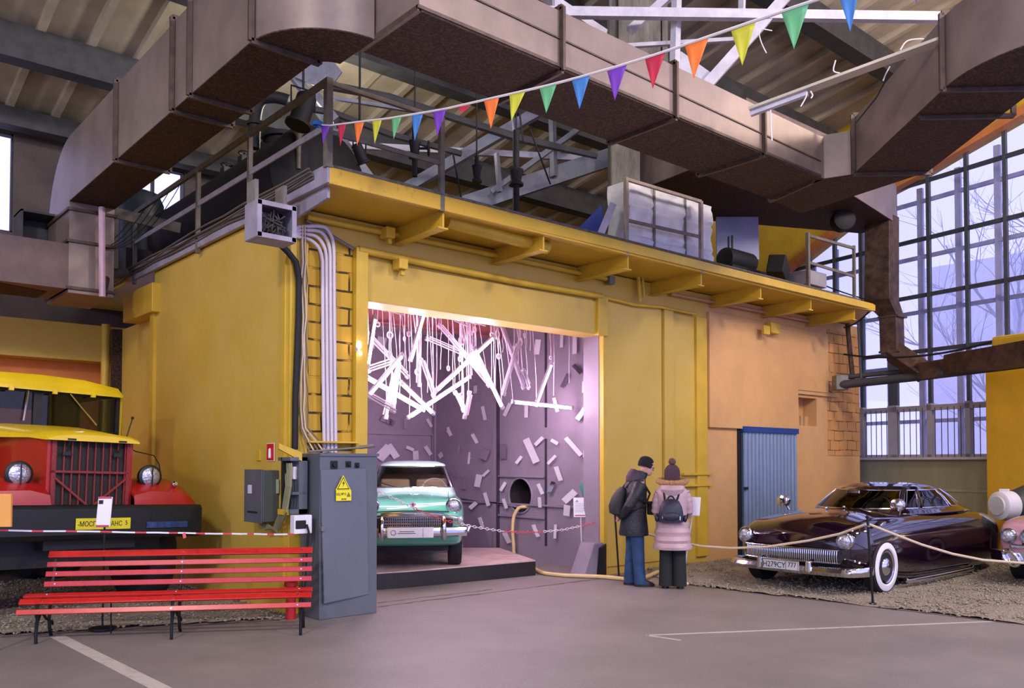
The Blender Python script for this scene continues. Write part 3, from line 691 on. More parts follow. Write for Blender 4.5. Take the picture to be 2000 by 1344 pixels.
A1, A2, A3 = Zd(830, 3), Zd(1585, 352), Zd(1668, 338)
YB0 = (A1.y+A2.y)/2; YB1 = YB0+.93
dB = thing('ventilation_duct', 'long brown air duct crossing overhead in front of the gallery above the bunting', 'duct', (6, YB0, ZD), group='sheet metal air ducts')
xB1 = A2.x
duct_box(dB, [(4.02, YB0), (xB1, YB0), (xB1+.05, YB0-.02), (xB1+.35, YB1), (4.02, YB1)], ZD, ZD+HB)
xs_ = [Zd(p, q).x for p, q in ((1097, 133), (1312, 229), (1475, 304))]
for x in xs_: flange(dB, (x, YB0), (x, YB1), ZD, ZD+HB)
MB().bar((4.0, YB0, ZD+.02), (xB1, YB0, ZD+.02), .03, .03).build('seam_flange', M_rust2, dB)
MB().bar((4.6, YB0-.008, ZD+.30), (xB1, YB0-.008, ZD+.22), .01, .015).build('seam_flange', M_rust2, dB)
MB().bar((4.02, YB0, ZD+.01), (4.02, YB1, ZD+.01), .04, .05).build('seam_flange', M_rust2, dB)
for px in (1097, 1312, 1475):
    p = Zd(px, 0) if False else None
# stretch towards the viewer's side with its own elbow
C1, C2 = Zd(1671, 336), Zd(1846, 170)
C3, C4 = Zd(1962, 219), Zd(1818, 330)
dirc = (C2-C1).normalized(); wid = V((dirc.y, -dirc.x, 0)); wC = .92
if wid.dot(RIGHT) < 0: wid = -wid
dC = thing('ventilation_duct', 'olive brown air duct running overhead towards the big window side with an arched elbow', 'duct', tuple(C1), group='sheet metal air ducts')
HC = .72
E1 = C2+wid*wC
cC = C2+wid*1.30
aO = [cC-wid*1.30*cos(t)+dirc*1.30*sin(t) for t in [i*pi/2/12 for i in range(13)]]
aI = [cC-wid*.38*cos(t)+dirc*.38*sin(t) for t in [i*pi/2/12 for i in range(13)]]
far = aO[-1]+wid*3; far2 = aI[-1]+wid*3
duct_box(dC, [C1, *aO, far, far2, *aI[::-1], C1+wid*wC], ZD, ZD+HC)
for a_, b_ in ((1671, 336), (1804, 224), (1846, 170)):
    q = Zd(a_, b_); flange(dC, q, q+wid*wC, ZD, ZD+HC)
# junction box between the two runs
J = [A2, Zd(1668, 340), C1, C1+wid*wC, V((xB1+1.25, YB1+.1, ZD)), V((xB1+.3, YB1, ZD))]
dJ = thing('duct_junction_box', 'bent brown duct junction box where three air ducts meet', 'duct', tuple(A2))
duct_box(dJ, [(q.x, q.y) for q in J], ZD, ZD+HB+.02)
flange(dJ, A2, V((xB1+.3, YB1, 0)), ZD, ZD+HB)
# plenum behind and the drop past the window
dD = thing('ventilation_duct', 'dark rusty plenum duct above the far half of the gallery', 'duct', (12.5, 8, 6.4), group='sheet metal air ducts')
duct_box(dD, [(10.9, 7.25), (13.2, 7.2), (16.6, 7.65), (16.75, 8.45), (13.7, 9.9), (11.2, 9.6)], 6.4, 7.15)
q0, q1 = V((16.2, 7.7, 0)), V((16.75, 8.3, 0))
dV = thing('ventilation_duct', 'brown vertical drop duct in front of the big window that cranks into a horizontal run', 'duct', (16.4, 8, 4.8), group='sheet metal air ducts')
D = 16.7
def seg(pts, w, h, name, m):
    for i in range(len(pts)-1): MB().bar(pts[i], pts[i+1], w, h, up=(1, 0, 0) if abs((pts[i+1]-pts[i]).normalized().z) > .9 else tuple(FLAT)).build(name, m, dV, bevel=.01)
seg([at(1722, 425, D), at(1722, 590, D)], .50, .42, 'upper_drop', M_rustp := mat('brown_duct_rust', (92, 66, 54), .6, .2, var=.45, scale=5, rgb2=(40, 30, 26), ramp=(.35, .65)))
MB().rows([[at(1722, 590, D)+V((0, -1, 0))*a*.25+V((1, 0, 0))*b*.21 for a, b in ((-1, -1), (1, -1), (1, 1), (-1, 1))], [at(1741, 618, D)+V((0, -1, 0))*a*.17+V((1, 0, 0))*b*.17 for a, b in ((-1, -1), (1, -1), (1, 1), (-1, 1))]], wrap=True).build('reducer', M_rustp, dV)
seg([at(1741, 618, D), at(1743, 690, D)], .34, .34, 'lower_drop', M_rustp)
seg([at(1743, 686, D), at(1806, 728, D-.5)], .32, .32, 'crank', M_rustp)
seg([at(1800, 726, D-.5), at(1862, 716, 15.6)], .32, .30, 'run', M_rustp)
seg([at(1862, 713, 15.6), at(2120, 672, 12.2)], .36, .38, 'run', M_rustp)
for px, py, d_ in ((1743, 620, D), (1745, 688, D)):
    MB().box(at(px, py, d_), (.40, .40, .04)).build('seam_flange', M_rust2, dV)
MB().bar(at(1862, 735, 15.6), at(1862, 690, 15.6), .06, .42, up=tuple(FLAT)).build('seam_flange', M_rust2, dV)
tb = thing('pipe_fan', 'round dark fan housing where the plenum duct meets the drop duct', 'fan', tuple(at(1640, 435, 16)))
MB().lathe([(.10, 0), (.2, .03), (.2, .26), (.12, .3)], at(1640, 435, 16), (FLAT.x*-1, FLAT.y*-1, 0), 18).build('housing', M_dark, tb, smooth=True)

# pipes across the window and the crane girder end
pp = thing('pipe_run', 'pair of dark lagged pipes crossing low in front of the big window', 'pipe', tuple(at(1640, 755, 17)))
MB().tube([at(1640, 752, 17.1), at(1800, 735, 16.2), at(2100, 697, 13.2)], .085, 10).build('pipe', M_beamd, pp, smooth=True)
MB().tube([at(1640, 738, 17.2), at(1800, 722, 16.6), at(1850, 718, 16.2)], .05, 10).build('pipe', M_beamd, pp, smooth=True)
MB().box(at(1641, 748, 17.15), (.25, .25, .3), rot=ALPHA).build('end_block', M_steelg, pp, bevel=.02)
cg = thing('crane_girder', 'yellow steel girder end above the brown duct at the mustard pier', 'girder', tuple(at(1990, 665, 13.6)))
MB().bar(at(1950, 672, 14.2), at(2100, 655, 12.6), .3, .24).build('box_girder', M_yel2, cg, bevel=.06)
cbl = tag(MB().tube(sag(at(1648, 692, 16.9), at(1950, 664, 14.2), .16), .02, 6).build('hanging_cable', M_dark), 'black cable sagging across the big window above the lagged pipes', 'cable')
cbl = tag(MB().tube(sag(at(1560, 535, 17.5), at(1712, 590, 16.4), .05)+sag(at(1712, 590, 16.4), at(1648, 640, 17), .1), .014, 6).build('hanging_cable', M_dark), 'thin black cable curling from the gallery end towards the wall corner', 'cable')
sp = thing('standpipe', 'rusty vertical pipe at the far corner of the warm-lit wall', 'pipe', tuple(at(1672, 745, 17.3)))
MB().tube([at(1655, 632, 17.3), at(1666, 745, 17.3)], .05, 8).build('pipe', M_rustp, sp, smooth=True)
MB().tube([at(1676, 632, 17.0), at(1683, 760, 17.0)], .025, 8).build('pipe', M_mull, sp, smooth=True)

# ------------------------------------------------------------------ roof trusses, columns
M_tr = mat('white_truss_paint', (196, 194, 204), .5, .1, var=.15, scale=5)
M_tr2 = mat('blue_grey_truss', (122, 124, 136), .5, .2, var=.25, scale=4)
tr = thing('roof_truss', 'white steel roof truss crossing high above the air duct', 'truss', tuple(at(1500, 30, 11)))
bars = [((1050, 24, 10.6), (1960, 36, 11.6), .10, .12), ((1370, 178, 11.1), (1545, -18, 11.1), .12, .14), ((1316, 190, 11.1), (1322, -20, 11.1), .09, .10), ((1190, 92, 11.3), (1440, 77, 11.3), .06, .05), ((1450, -20, 11.1), (1448, 40, 11.1), .08, .05), ((1040, -25, 10.8), (1180, 68, 11.4), .12, .10), ((1230, 60, 11.2), (1345, -40, 11.2), .12, .10), ((1085, 30, 10.8), (1083, -20, 10.8), .05, .05)]
for a, b, w_, h_ in bars: MB().bar(at(*a), at(*b), w_, h_).build('truss_bar', M_tr, tr)
MB().prism([at(1290, 150, 11.15), at(1330, 100, 11.15), at(1400, 150, 11.15), at(1370, 185, 11.15)], FLAT*.02).build('gusset_plate', M_tr, tr)
tr2 = thing('roof_truss', 'blue-grey steel truss behind the bunting over the gallery', 'truss', tuple(at(1000, 300, 14)))
bars = [((620, 281, 13.4), (1190, 312, 14.6), .08, .10, M_tr), ((765, 385, 13.6), (1075, 205, 13.6), .14, .16, M_tr2), ((905, 402, 14.2), (1200, 305, 14.4), .10, .30, M_tr2), ((1078, 215, 14.2), (1082, 345, 14.2), .10, .08, M_tr2), ((960, 375, 14), (1140, 245, 14), .08, .08, M_tr2), ((970, 300, 13.8), (976, 375, 13.8), .07, .06, M_tr2), ((560, 130, 12.5), (760, 400, 12.9), .16, .12, M_tr2), ((620, 190, 12), (660, 240, 12), .3, .1, M_tr2), ((640, 190, 12.5), (860, 225, 13), .06, .05, M_tr2), ((1000, 215, 13.2), (1010, 300, 13.2), .04, .04, M_tr2)]
for a, b, w_, h_, mm in bars: MB().bar(at(*a), at(*b), w_, h_).build('truss_bar', mm, tr2)
MB().prism([at(575, 150, 12.4), at(600, 118, 12.4), at(618, 105, 12.4), at(640, 106, 12.4), at(668, 140, 12.4), at(640, 178, 12.4)], FLAT*.03).build('gusset_plate', M_tr2, tr2)
db = tag(MB().tube([at(630, 165, 11.6), at(760, 190, 12.0), at(900, 235, 12.4), at(1020, 272, 12.8), at(1165, 305, 13.2)], [.07, .06, .06, .07, .05], 8).build('sagging_pipe', M_beamd, smooth=True), 'dark lagged pipe sagging behind the bunting from the corner post', 'pipe')
db = tag(MB().tube([at(560, 205, 11.6), at(650, 220, 11.9), at(760, 262, 12.2), at(900, 300, 12.8)], .05, 8).build('sagging_pipe', M_beamd, smooth=True), 'thinner dark pipe below the sagging lagged pipe near the corner post', 'pipe')
for k, (a, b) in enumerate((((1035, 252, 10.9), (1075, 360, 10.9)), ((885, 300, 10.9), (902, 395, 10.9)), ((1012, 200, 10.9), (1022, 275, 10.9)))):
    tag(MB().tube([at(*a), at(*b)], .012, 6).build('tie_rod', M_dark), ['thin dark rod slanting down behind the tall standpipe', 'thin dark rod slanting down above the middle of the doorway slab', 'short thin dark rod under the brown duct by the orange flag'][k], 'rod')
M_col = mat('raw_concrete_pillar', (120, 116, 106), .85, var=.4, scale=3, bump=.5, bscale=14, stretch=(2, 2, .5))
pc_ = at(1218, 300, 13.6)
MB().box((pc_.x, pc_.y, 7.2), (.46, .46, 4.8), rot=ALPHA).build('column', M_col, bevel=.02, kind='structure')
pc2 = at(1240, 50, 12.6)
cc_ = MB(); cc_.box((pc2.x, pc2.y, 8.6), (.95, .6, 3.0), rot=ALPHA)
for k in range(5): cc_.box(pc2+RIGHT*(-.38+.19*k)+V((0, 0, 8.6-pc2.z))-FLAT*.32, (.12, .08, 3.0), rot=ALPHA)
cc_.build('column', M_col, kind='structure')
# white wrapped bundle behind the railing
wb = thing('wrapped_bundle', 'big white strapped insulation bundle behind the beige gallery railing', 'bundle', (8.8, 8.6, SLAB1))
p0 = onY(1228, 480, 8.15).x; p1 = onY(1388, 480, 8.15).x
M_wrap = mat('white_wrap', (214, 214, 216), .55, var=.18, scale=3, bump=.5, bscale=6)
wbm = MB()
nx, nz = 24, 18
for (ya, yb2) in ((8.15, 8.55),):
    def wp(i, j, front=True):
        u = i/nx; v = j/nz; x = p0+(p1-p0)*u; z = SLAB1+.98*v
        fold = -.05*math.exp(-((u-.28)/.02)**2)-.05*math.exp(-((u-.66)/.02)**2)-.05*math.exp(-((v-.22)/.025)**2)-.05*math.exp(-((v-.68)/.025)**2)
        bul = .06*abs(sin(u*pi*2.2+.4))*abs(sin(v*pi*2+.3))+.03*noise.noise(V((u*8, v*8, 1)))
        return V((x+.02*sin(v*9)*(u-.5)*2, ya-bul-fold, z))
    R_ = [[wp(i, j) for i in range(nx+1)] for j in range(nz+1)]
    wbm.rows(R_)
    wbm.rows([[V((v_.x, yb2, v_.z)) for v_ in r_] for r_ in R_])
    for col in (0, -1): wbm.rows([[r_[col], V((r_[col].x, yb2, r_[col].z))] for r_ in R_])
    for row in (0, -1): wbm.rows([[v_, V((v_.x, yb2, v_.z))] for v_ in R_[row]])
wbm.build('wrapping', M_wrap, wb, smooth=True)
st_ = MB(); x_ = p0+(p1-p0)*.28; st_.span((x_-.02, 8.12, SLAB1), (x_+.02, 8.14, SLAB1+.97)); x_ = p0+(p1-p0)*.66; st_.span((x_-.015, 8.12, SLAB1), (x_+.015, 8.14, SLAB1+.97))
st_.build('strap', M_steelg, wb)
# things on the gallery beyond the bundle
x0_ = onY(1490, 500, 9.4).x
mt = thing('electric_motor', 'dark dusty motor on a base beside the white wrapped bundle', 'motor', (13.0, 9.0, SLAB1))
q = at(1440, 485, 15.6); b = MB(); b.box((q.x, q.y, SLAB1+.2), (1.3, .7, .4)); b.build('base', M_dark, mt, bevel=.02)
MB().lathe([(.18, -.4), (.2, -.35), (.2, .35), (.18, .4)], (q.x, q.y, SLAB1+.6), (1, 0, 0), 18).build('housing', M_dark, mt, smooth=True)
MB().tube([at(1423, 462, 15.6), at(1423, 490, 15.6)], .02, 6).tube([at(1430, 460, 15.6), at(1430, 490, 15.6)], .02, 6).build('terminal', M_dark, mt)
gp_ = tag(MB().bar(at(1400, 400, 16.2), at(1402, 508, 16.2), .05, .8, up=tuple(RIGHT)).build('backing_panel', mat('lilac_panel', (140, 140, 172), .6)), 'pale lilac sheet standing behind the dark motor on the gallery', 'panel')
gp_.location = RIGHT*.38
bx = thing('floodlight', 'black box floodlight tipped on the gallery edge before the window', 'floodlight', tuple(at(1525, 525, 15)))
MB().box(at(1520, 528, 15.1), (.55, .3, .34), rot=Matrix.Rotation(.3, 3, 'Y') @ Matrix.Rotation(.4, 3, 'Z')).build('housing', M_dark, bx, bevel=.02)
tag(MB().box(at(1578, 548, 15.6), (.62, .4, .26)).build('cardboard_box', mat('grey_box', (150, 146, 150), .7), bevel=.01), 'pale grey box lying on the gallery end behind its railing', 'box')
tp = tag(MB().prism([at(1105, 470, 12.4), at(1175, 400, 12.4), at(1182, 480, 12.4), at(1160, 485, 12.4)], FLAT*.05).build('tarpaulin', mat('blue_tarp', (60, 86, 160), .6)), 'blue tarpaulin corner lying on the gallery near the pillar', 'tarpaulin')
tag(MB().bar(at(1170, 465, 12.0), at(1198, 398, 12.0), .05, .10).build('leaning_board', M_tr), 'pale board leaning against the pillar foot on the gallery', 'board')
dkb = MB(); a_ = at(960, 400, 13.4); dkb.box((a_.x+1.3, a_.y+.6, SLAB1+.4), (2.6, 1.2, .8)); tag(dkb.build('equipment_cabinet', M_dark, bevel=.02), 'black low equipment housing on the gallery in front of the pillar', 'cabinet')

# fluorescent tray hanging on wires before the right roof
lt = thing('lamp_tray', 'long pale lamp tray with dangling wires hung below the plank roof', 'lamp', tuple(at(1650, 140, 9)))
a_, b_ = at(1466, 216, 9.6), at(1842, 78, 8.6)
MB().bar(a_, b_, .16, .03).build('tray', mat('tray_beige', (196, 188, 168), .5), lt)
MB().bar(a_+V((0, 0, -.04)), a_.lerp(b_, .32)+V((0, 0, -.04)), .06, .05).build('tube_holder', M_tr, lt)
wr = MB()
for c_ in ([(1576, 180), (1574, 190), (1564, 208)], [(1583, 178), (1587, 186), (1584, 192)], [(1640, 143), (1628, 138), (1632, 118)], [(1738, 130), (1730, 145), (1725, 158)], [(1758, 98), (1772, 80), (1800, 76), (1808, 80)], [(1505, 215), (1506, 250), (1508, 275)]):
    wr.tube(spl([at(x_, y_, 9.1) for x_, y_ in c_]), .008, 5)
wr.build('loose_wires', M_white, lt)
tag(MB().tube(spl([at(1508, 60, 8.5), at(1484, 58, 8.5), at(1486, 80, 8.5), at(1497, 104, 8.5)]), .006, 5).build('loose_wire', M_white), 'white loose wire dangling above the yellow flag near the truss', 'wire')
tag(MB().tube([at(1672, 240, 9.3), at(1712, 190, 9.3), at(1728, 160, 9.3)], .008, 5).build('stay_wire', M_dark), 'thin dark stay wire running up beside the olive duct', 'wire')
# box loudspeaker at the left duct
ls = thing('square_nozzle', 'dark square air nozzle on the lower duct near the bright far window', 'vent', tuple(at(72, 455, 13.2)))
c_ = V((1.55, 13.3, 5.12)); c_ = at(72, 455, 12.9)
b = MB(); w_ = .25
for k, (i, j) in enumerate(((-1, 0), (1, 0), (0, -1), (0, 1))):
    off = V((i*w_, 0, j*w_)); b.box(c_+off, (.03 if i else .53, .5, .03 if j else .53))
b.box(c_+V((0, .26, 0)), (.5, .03, .5)); b.build('hood', M_beamd, ls)
# flat bar bridge and pipes left of the tank
fb = thing('bridge_rail', 'brown flat bar running from the duct drop to the gallery side railing', 'rail', tuple(at(200, 415, 12.4)))
MB().bar(at(192, 408, 12.6), at(352, 446, 13.2), .04, .16).build('rail', M_rail, fb)
tag(MB().tube([at(199, 405, 12.3), at(200, 580, 12.3)], .045, 8).build('plastic_pipe', mat('pinkish_pipe', (196, 160, 176), .5), smooth=True), 'pinkish vertical pipe beside the brown duct drop', 'pipe')
tag(MB().tube([at(204, 580, 12.6), at(206, 545, 12.6), at(222, 535, 12.8), at(245, 532, 13)], .075, 10).build('elbow_pipe', M_beamd, smooth=True), 'dark elbow pipe at the end of the grimy gallery edge', 'pipe')
cw = MB()
for k in range(5): cw.tube(sag(at(196+3*k, 486, 12.5), at(262+22*k, 420-14*k, 12.9), .06+.05*k), .006, 5)
tag(cw.build('wire_bundle', M_dark), 'thin black wires sweeping up behind the flat bar towards the tank', 'wire', kind='stuff')
hc = thing('hot_water_tank', 'tall dark blue-black upright tank behind the flat bar', 'tank', tuple(at(275, 480, 14.6)))
q = at(276, 480, 14.8); MB().lathe([(.33, 0), (.36, .1), (.36, 1.5), (.28, 1.68), (.1, 1.75)], (q.x, q.y, SLAB1-.1), (0, 0, 1), 24).build('shell', mat('blue_black', (16, 30, 36), .5), hc, smooth=True)
MB().span((q.x-.4, q.y-.5, SLAB1-.1), (q.x+.4, q.y-.3, SLAB1+.5)).build('base', M_beamd, hc)
# cable tray along the side edge
tr_ = MB()
for k in range(4): tr_.tube([(XS-.09-.02*k, 8.2, SLAB1-.02+.03*k-.05)]+[(XS-.1-.02*k+random.uniform(-.012, .012), 8.2+i*.55, SLAB1-.03+.03*k-.06+random.uniform(-.02, .02)) for i in range(1, 15)], .014, 5)
tag(tr_.build('cable_run', mat('dusty_cable', (92, 86, 78), .8)), 'dusty cables lying along the side edge of the gallery', 'cable', kind='stuff')

# ------------------------------------------------------------------ pipes, lamps and wiring on the front wall
def fpipe(label, pts, r, m=M_yel2, y=YF-.07, name='wall_pipe'):
    return tag(MB().tube([onY(px, py, y) for px, py in pts], r, 10).build(name, m, smooth=True), label, 'pipe')
fpipe('thick yellow pipe along the wall just above the doorway lintel', [(700, 487), (860, 521), (1020, 553), (1174, 579)], .045)
fpipe('long thin yellow pipe just under the gallery brackets', [(600, 424), (747, 454), (900, 485), (1040, 514), (1195, 547)], .035)
fpipe('thin pinkish pipe under the brackets above the warm-lit wall', [(1310, 574), (1400, 592), (1500, 612), (1600, 632)], .03, mat('pinkish_pipe2', (186, 140, 110), .5))
fpipe('slim crooked pipe from the lintel end across the pilasters', [(1180, 581), (1240, 596), (1290, 600), (1360, 614)], .025)
bp_ = tag(MB().tube([onY(872, 431, 8.25), onY(1068, 484, 8.25)], .085, 14).build('thick_pipe', M_yel2, smooth=True), 'thick yellow pipe slung between the first two gallery brackets', 'pipe')
for k, (px, py, lab) in enumerate(((757, 456, 'small yellow box on the long thin pipe above the doorway'), (782, 517, 'small yellow lamp box under the thick lintel pipe'), (1508, 642, 'square yellow lamp box on the warm-lit wall above the small window'))):
    t = thing('lamp_box', lab, 'lamp', tuple(onY(px, py, YF-.1)), group='yellow boxes on the front wall')
    s_ = .13 if k < 2 else .3
    MB().box(onY(px, py, YF-.13), (s_, .16, .13 if k < 2 else .2)).build('housing', M_yel2, t, bevel=.01)
    if k == 2: MB().box(onY(px-12, py+3, YF-.22), (.2, .05, .16)).build('visor', M_yel2, t, bevel=.005)
    else: MB().box(onY(px+3, py+16, YF-.13), (.05, .05, .06)).build('stub', M_yel2, t)
hk = thing('cable_anchor', 'grey cable anchors and clamps under the slab beside the third bracket', 'clamp', tuple(onY(1250, 560, YF-.1)))
MB().tube([onY(1246, 530, YF-.1), onY(1250, 590, YF-.1)], .03, 8).tube([onY(1254, 530, YF-.12), onY(1258, 580, YF-.12)], .02, 8).build('rod', M_yel2, hk)
MB().box(onY(1192, 548, YF-.1), (.12, .1, .12)).build('clamp', M_steelg, hk, bevel=.01)

# white conduits bending out of the junction box and down the block wall
for k in range(4):
    xk = 630+7.5*k; yk = 508-14*k
    pts = [onY(p, q, YF-.09) for p, q in ((572, 452-1*k+3*(3-k)), (590, 455-4*k+3*(3-k)), (xk-22, 470-9*k), (xk-8, 484-9*k), (xk-1, 505-8*k), (xk, 540), (xk+1, 700), (xk+3, 858), (xk+3, 884))]
    tag(MB().tube(spl(pts, 4), .021, 8).build('conduit', mat('white_plastic_conduit', (205, 196, 204), .4, var=.05), smooth=True), 'white plastic conduit bending down the yellow block wall, %s of four from the brick side' % ['first', 'second', 'third', 'last'][k], 'conduit', 'white conduits on the block wall')
tag(MB().tube([onY(p, q, YF-.1) for p, q in ((548, 478), (562, 492), (578, 512), (584, 545), (583, 620), (580, 700), (577, 780), (576, 878))], .036, 10).build('power_cable', M_dark, smooth=True), 'thick black cable hanging down beside the bundle of thin wires', 'cable')
wbx = thing('wire_bundle', 'bundle of thin pale wires tied down the wall corner to the grey cabinet', 'cable', tuple(onY(590, 870, YF-.1)))
for k in range(5):
    pts = [onY(588+2.6*k+random.uniform(-3, 3)*(.3 if i < 2 else 1), 440+i*36, YF-.10-.012*(k % 2)) for i in range(12)]+[onY(598+8*k, 868, YF-.14), onY(606+9*k, 884, YF-.2)]
    MB().tube(pts, .009, 5).build('wire', mat('cream_wire', (200, 186, 160), .5) if k % 2 else mat('brown_wire', (120, 100, 84), .6), wbx)
tag(MB().tube([onY(598, 430, YF-.07), onY(690, 486, YF-.07)], .02, 6).build('wall_pipe', M_steelg), 'short grey tube running down from the junction box to the yellow column', 'pipe')
jb = thing('junction_box', 'open grey metal junction box full of wires at the gallery corner', 'junction box', tuple(at(530, 430, 9.3)))
a_ = V((XS-.14, YL+.28, 4.15)); 
jc = onY(541, 432, 8.35)
b = MB(); W2, H2, D2 = .215, .19, .3
b.box(jc+V((0, D2/2, -H2)), (2*W2, D2, .012)); b.box(jc+V((0, D2/2, H2)), (2*W2, D2, .012)); b.box(jc+V((-W2, D2/2, 0)), (.012, D2, 2*H2)); b.box(jc+V((W2, D2/2, 0)), (.012, D2, 2*H2)); b.box(jc+V((0, D2, 0)), (2*W2, .012, 2*H2))
for i, j in ((-1, 0), (1, 0)): b.box(jc+V((i*(W2-.02), 0, 0)), (.05, .015, 2*H2))
for j in (-1, 1): b.box(jc+V((0, 0, j*(H2-.02))), (2*W2, .015, .05))
b.build('case', M_lilac, jb)
wi = MB()
for k in range(16):
    p_ = [jc+V((random.uniform(-.15, .15), random.uniform(.05, .22), random.uniform(-.14, .14))) for _ in range(4)]; wi.tube(p_, .008, 5)
wi.box(jc+V((-.04, .2, .02)), (.1, .1, .2)); wi.box(jc+V((.09, .2, -.03)), (.08, .1, .15));
for hx in (-.18, .14): MB().span((jc.x+hx-.02, jc.y+.1, jc.z+.19), (jc.x+hx+.02, jc.y+.3, SLAB0+.05)).build('hanger', M_steelg, jb)
wi.build('wiring', mat('sooty_wiring', (70, 66, 64), .8, var=.6, scale=30), jb)
MB().box(jc+V((0, D2-.01, 0)), (2*W2-.03, .01, 2*H2-.03)).build('back_plate', M_dark, jb)

tag(MB().tube([(XS-.06, 15.75, .02), (XS-.06, 15.75, 4.1)], .07, 10).build('riser_pipe', M_yel2, smooth=True), 'yellow vertical pipe far along the side wall above the lorry', 'pipe')
MB().span((XS-.02, 15.5, 0), (XS+.14, 15.6, 4.0)).build('trim_31', M_rust_shade, kind='structure')
# ------------------------------------------------------------------ car body tools
M_chrome = mat('chrome', (215, 215, 220), .12, 1.0, var=0)
M_tyre = mat('tyre_rubber', (24, 24, 25), .75, var=.2, scale=20)
M_lens = mat('lamp_glass', (190, 194, 204), .18, .75, var=.5, scale=45, coat=1, bump=.6, bscale=45)
def body_loft(stations, prof, k=1):
    """stations: (x, w, sill, crown, hood); prof rows give (y fraction, z as a mix) from the sill up to the centre line"""
    rows = []
    for st_ in stations:
        x, w, zs, zc, zh = st_; half = []
        for fy, kind, t in prof:
            z = zs+(zc-zs)*t if kind == 0 else zc+(zh-zc)*t
            half.append(V((x, fy*w, z)))
        rows.append(half+[V((p.x, -p.y, p.z)) for p in half[::-1][1:]])
    return rows
PROF = [(.0, 0, -.02), (.80, 0, -.02), (.95, 0, .03), (1.0, 0, .30), (1.0, 0, .58), (.965, 0, .80), (.90, 0, .93), (.80, 0, 1.0), (.68, 1, .15), (.52, 1, .62), (.30, 1, .93), (0, 1, 1.0)]
def loft_body(name, stations, mtl, parent, wheels, r_arch, prof=PROF, depth=.3):
    rows = body_loft(stations, prof); mb = MB(); mb.rows(rows)
    for r_, rev in ((rows[0], 0), (rows[-1], 1)):
        c = sum(r_, V((0, 0, 0)))/len(r_); c.x += .03 if not rev else -.03
        mb.rows([r_, [c+(p-c)*.6 for p in r_], [c+(p-c)*.05 for p in r_]]); o_ = len(mb.v)-len(r_); mb.f.append(tuple(range(o_, o_+len(r_)))); mb.mi.append(0)
    # floor
    o = mb.build(name, mtl, parent, smooth=True, local=True, sub=2)
    for p in o.data.polygons: p.use_smooth = True
    bake(o)
    cs = [MB().lathe([(r_arch, -depth/2), (r_arch, depth/2+.2)], (wx, sgn*(wy-.05), wz), (0, sgn, 0), 40) for wx, wy, wz in wheels for sgn in (1, -1)]
    if cs: cut(o, cs)
    for p in o.data.polygons: p.use_smooth = True
    try: o.data.set_sharp_from_angle(angle=radians(35))
    except Exception: pass
    return o
def greenhouse(parent, rings, paint, glass, trim, mull=.10, quarter=None, n=96, frontu=.80, rearu=.16, k0=1, k1=3, e=3.2, sidecut=.93, pillars=(), wsname='windshield'):
    """rings: (z, x_front, x_back, half width). Bands k0..k1 are glazed."""
    def pt(r, j, grow=0.0):
        z, xf, xb, hw = r; a = 2*pi*j/n; ca, sa = cos(a), sin(a); cx = (xf+xb)/2; L = (xf-xb)/2
        return V((cx+L*math.copysign(abs(ca)**(2/e), ca)*(1+grow), (hw+grow)*math.copysign(abs(sa)**(2/e), sa), z))
    fine = []
    for i in range(len(rings)-1):
        for q in range(4):
            t = q/4; fine.append((i+t, tuple(rings[i][c]*(1-t)+rings[i+1][c]*t for c in range(4))))
    fine.append((len(rings)-1, rings[-1]))
    parts = {}
    for i in range(len(fine)-1):
        (ka, ra), (kb, rb) = fine[i], fine[i+1]
        for j in range(n):
            a, b, c, d = pt(ra, j), pt(ra, (j+1) % n), pt(rb, (j+1) % n), pt(rb, j)
            m_ = (a+b+c+d)/4; xf = (ra[1]+rb[1])/2; xb = (ra[2]+rb[2])/2; hw = (ra[3]+rb[3])/2
            u = (m_.x-xb)/(xf-xb); s_ = abs(m_.y)/hw; key = 'roof'
            if k0 <= ka < k1:
                if u > frontu and s_ < sidecut: key = wsname
                elif u < rearu and s_ < sidecut*.9: key = 'rear_window'
                elif s_ >= sidecut-.02 and .06+rearu < u < frontu+.02 and not any(p0 < u < p1 for p0, p1 in pillars):
                    key = 'side_window' if (not quarter or u > quarter) else 'quarter_window'
                    key += '_l' if m_.y > 0 else '_r'
            parts.setdefault(key, MB()).add([a, b, c, d], [(0, 1, 2, 3)])
    for key, mb in parts.items():
        nm = key[:-2] if key[-2:] in ('_l', '_r') else key
        o = mb.build(nm, paint if key == 'roof' else glass, parent, smooth=True, local=True)
        if key != 'roof' and trim:
            ec = {}
            for p in o.data.polygons:
                for e in p.edge_keys: ec[e] = ec.get(e, 0)+1
            nb = {}
            for (a, b), c in ec.items():
                if c == 1: nb.setdefault(a, []).append(b); nb.setdefault(b, []).append(a)
            left_ = set(nb)
            while left_:
                s0 = left_.pop(); ch_ = [s0]; cur = s0
                while True:
                    nx_ = [q for q in nb[cur] if q in left_]
                    if not nx_: break
                    cur = nx_[0]; left_.discard(cur); ch_.append(cur)
                if len(ch_) > 8:
                    mt_ = MB(); mt_.tube([o.data.vertices[i].co.copy() for i in ch_], .010, 5, closed=True)
                    mt_.build('window_trim', trim, o, smooth=True, local=True)
        if key == 'roof':
            m_ = o.modifiers.new('t', 'SOLIDIFY'); m_.thickness = .02; m_.offset = -1
    return pt
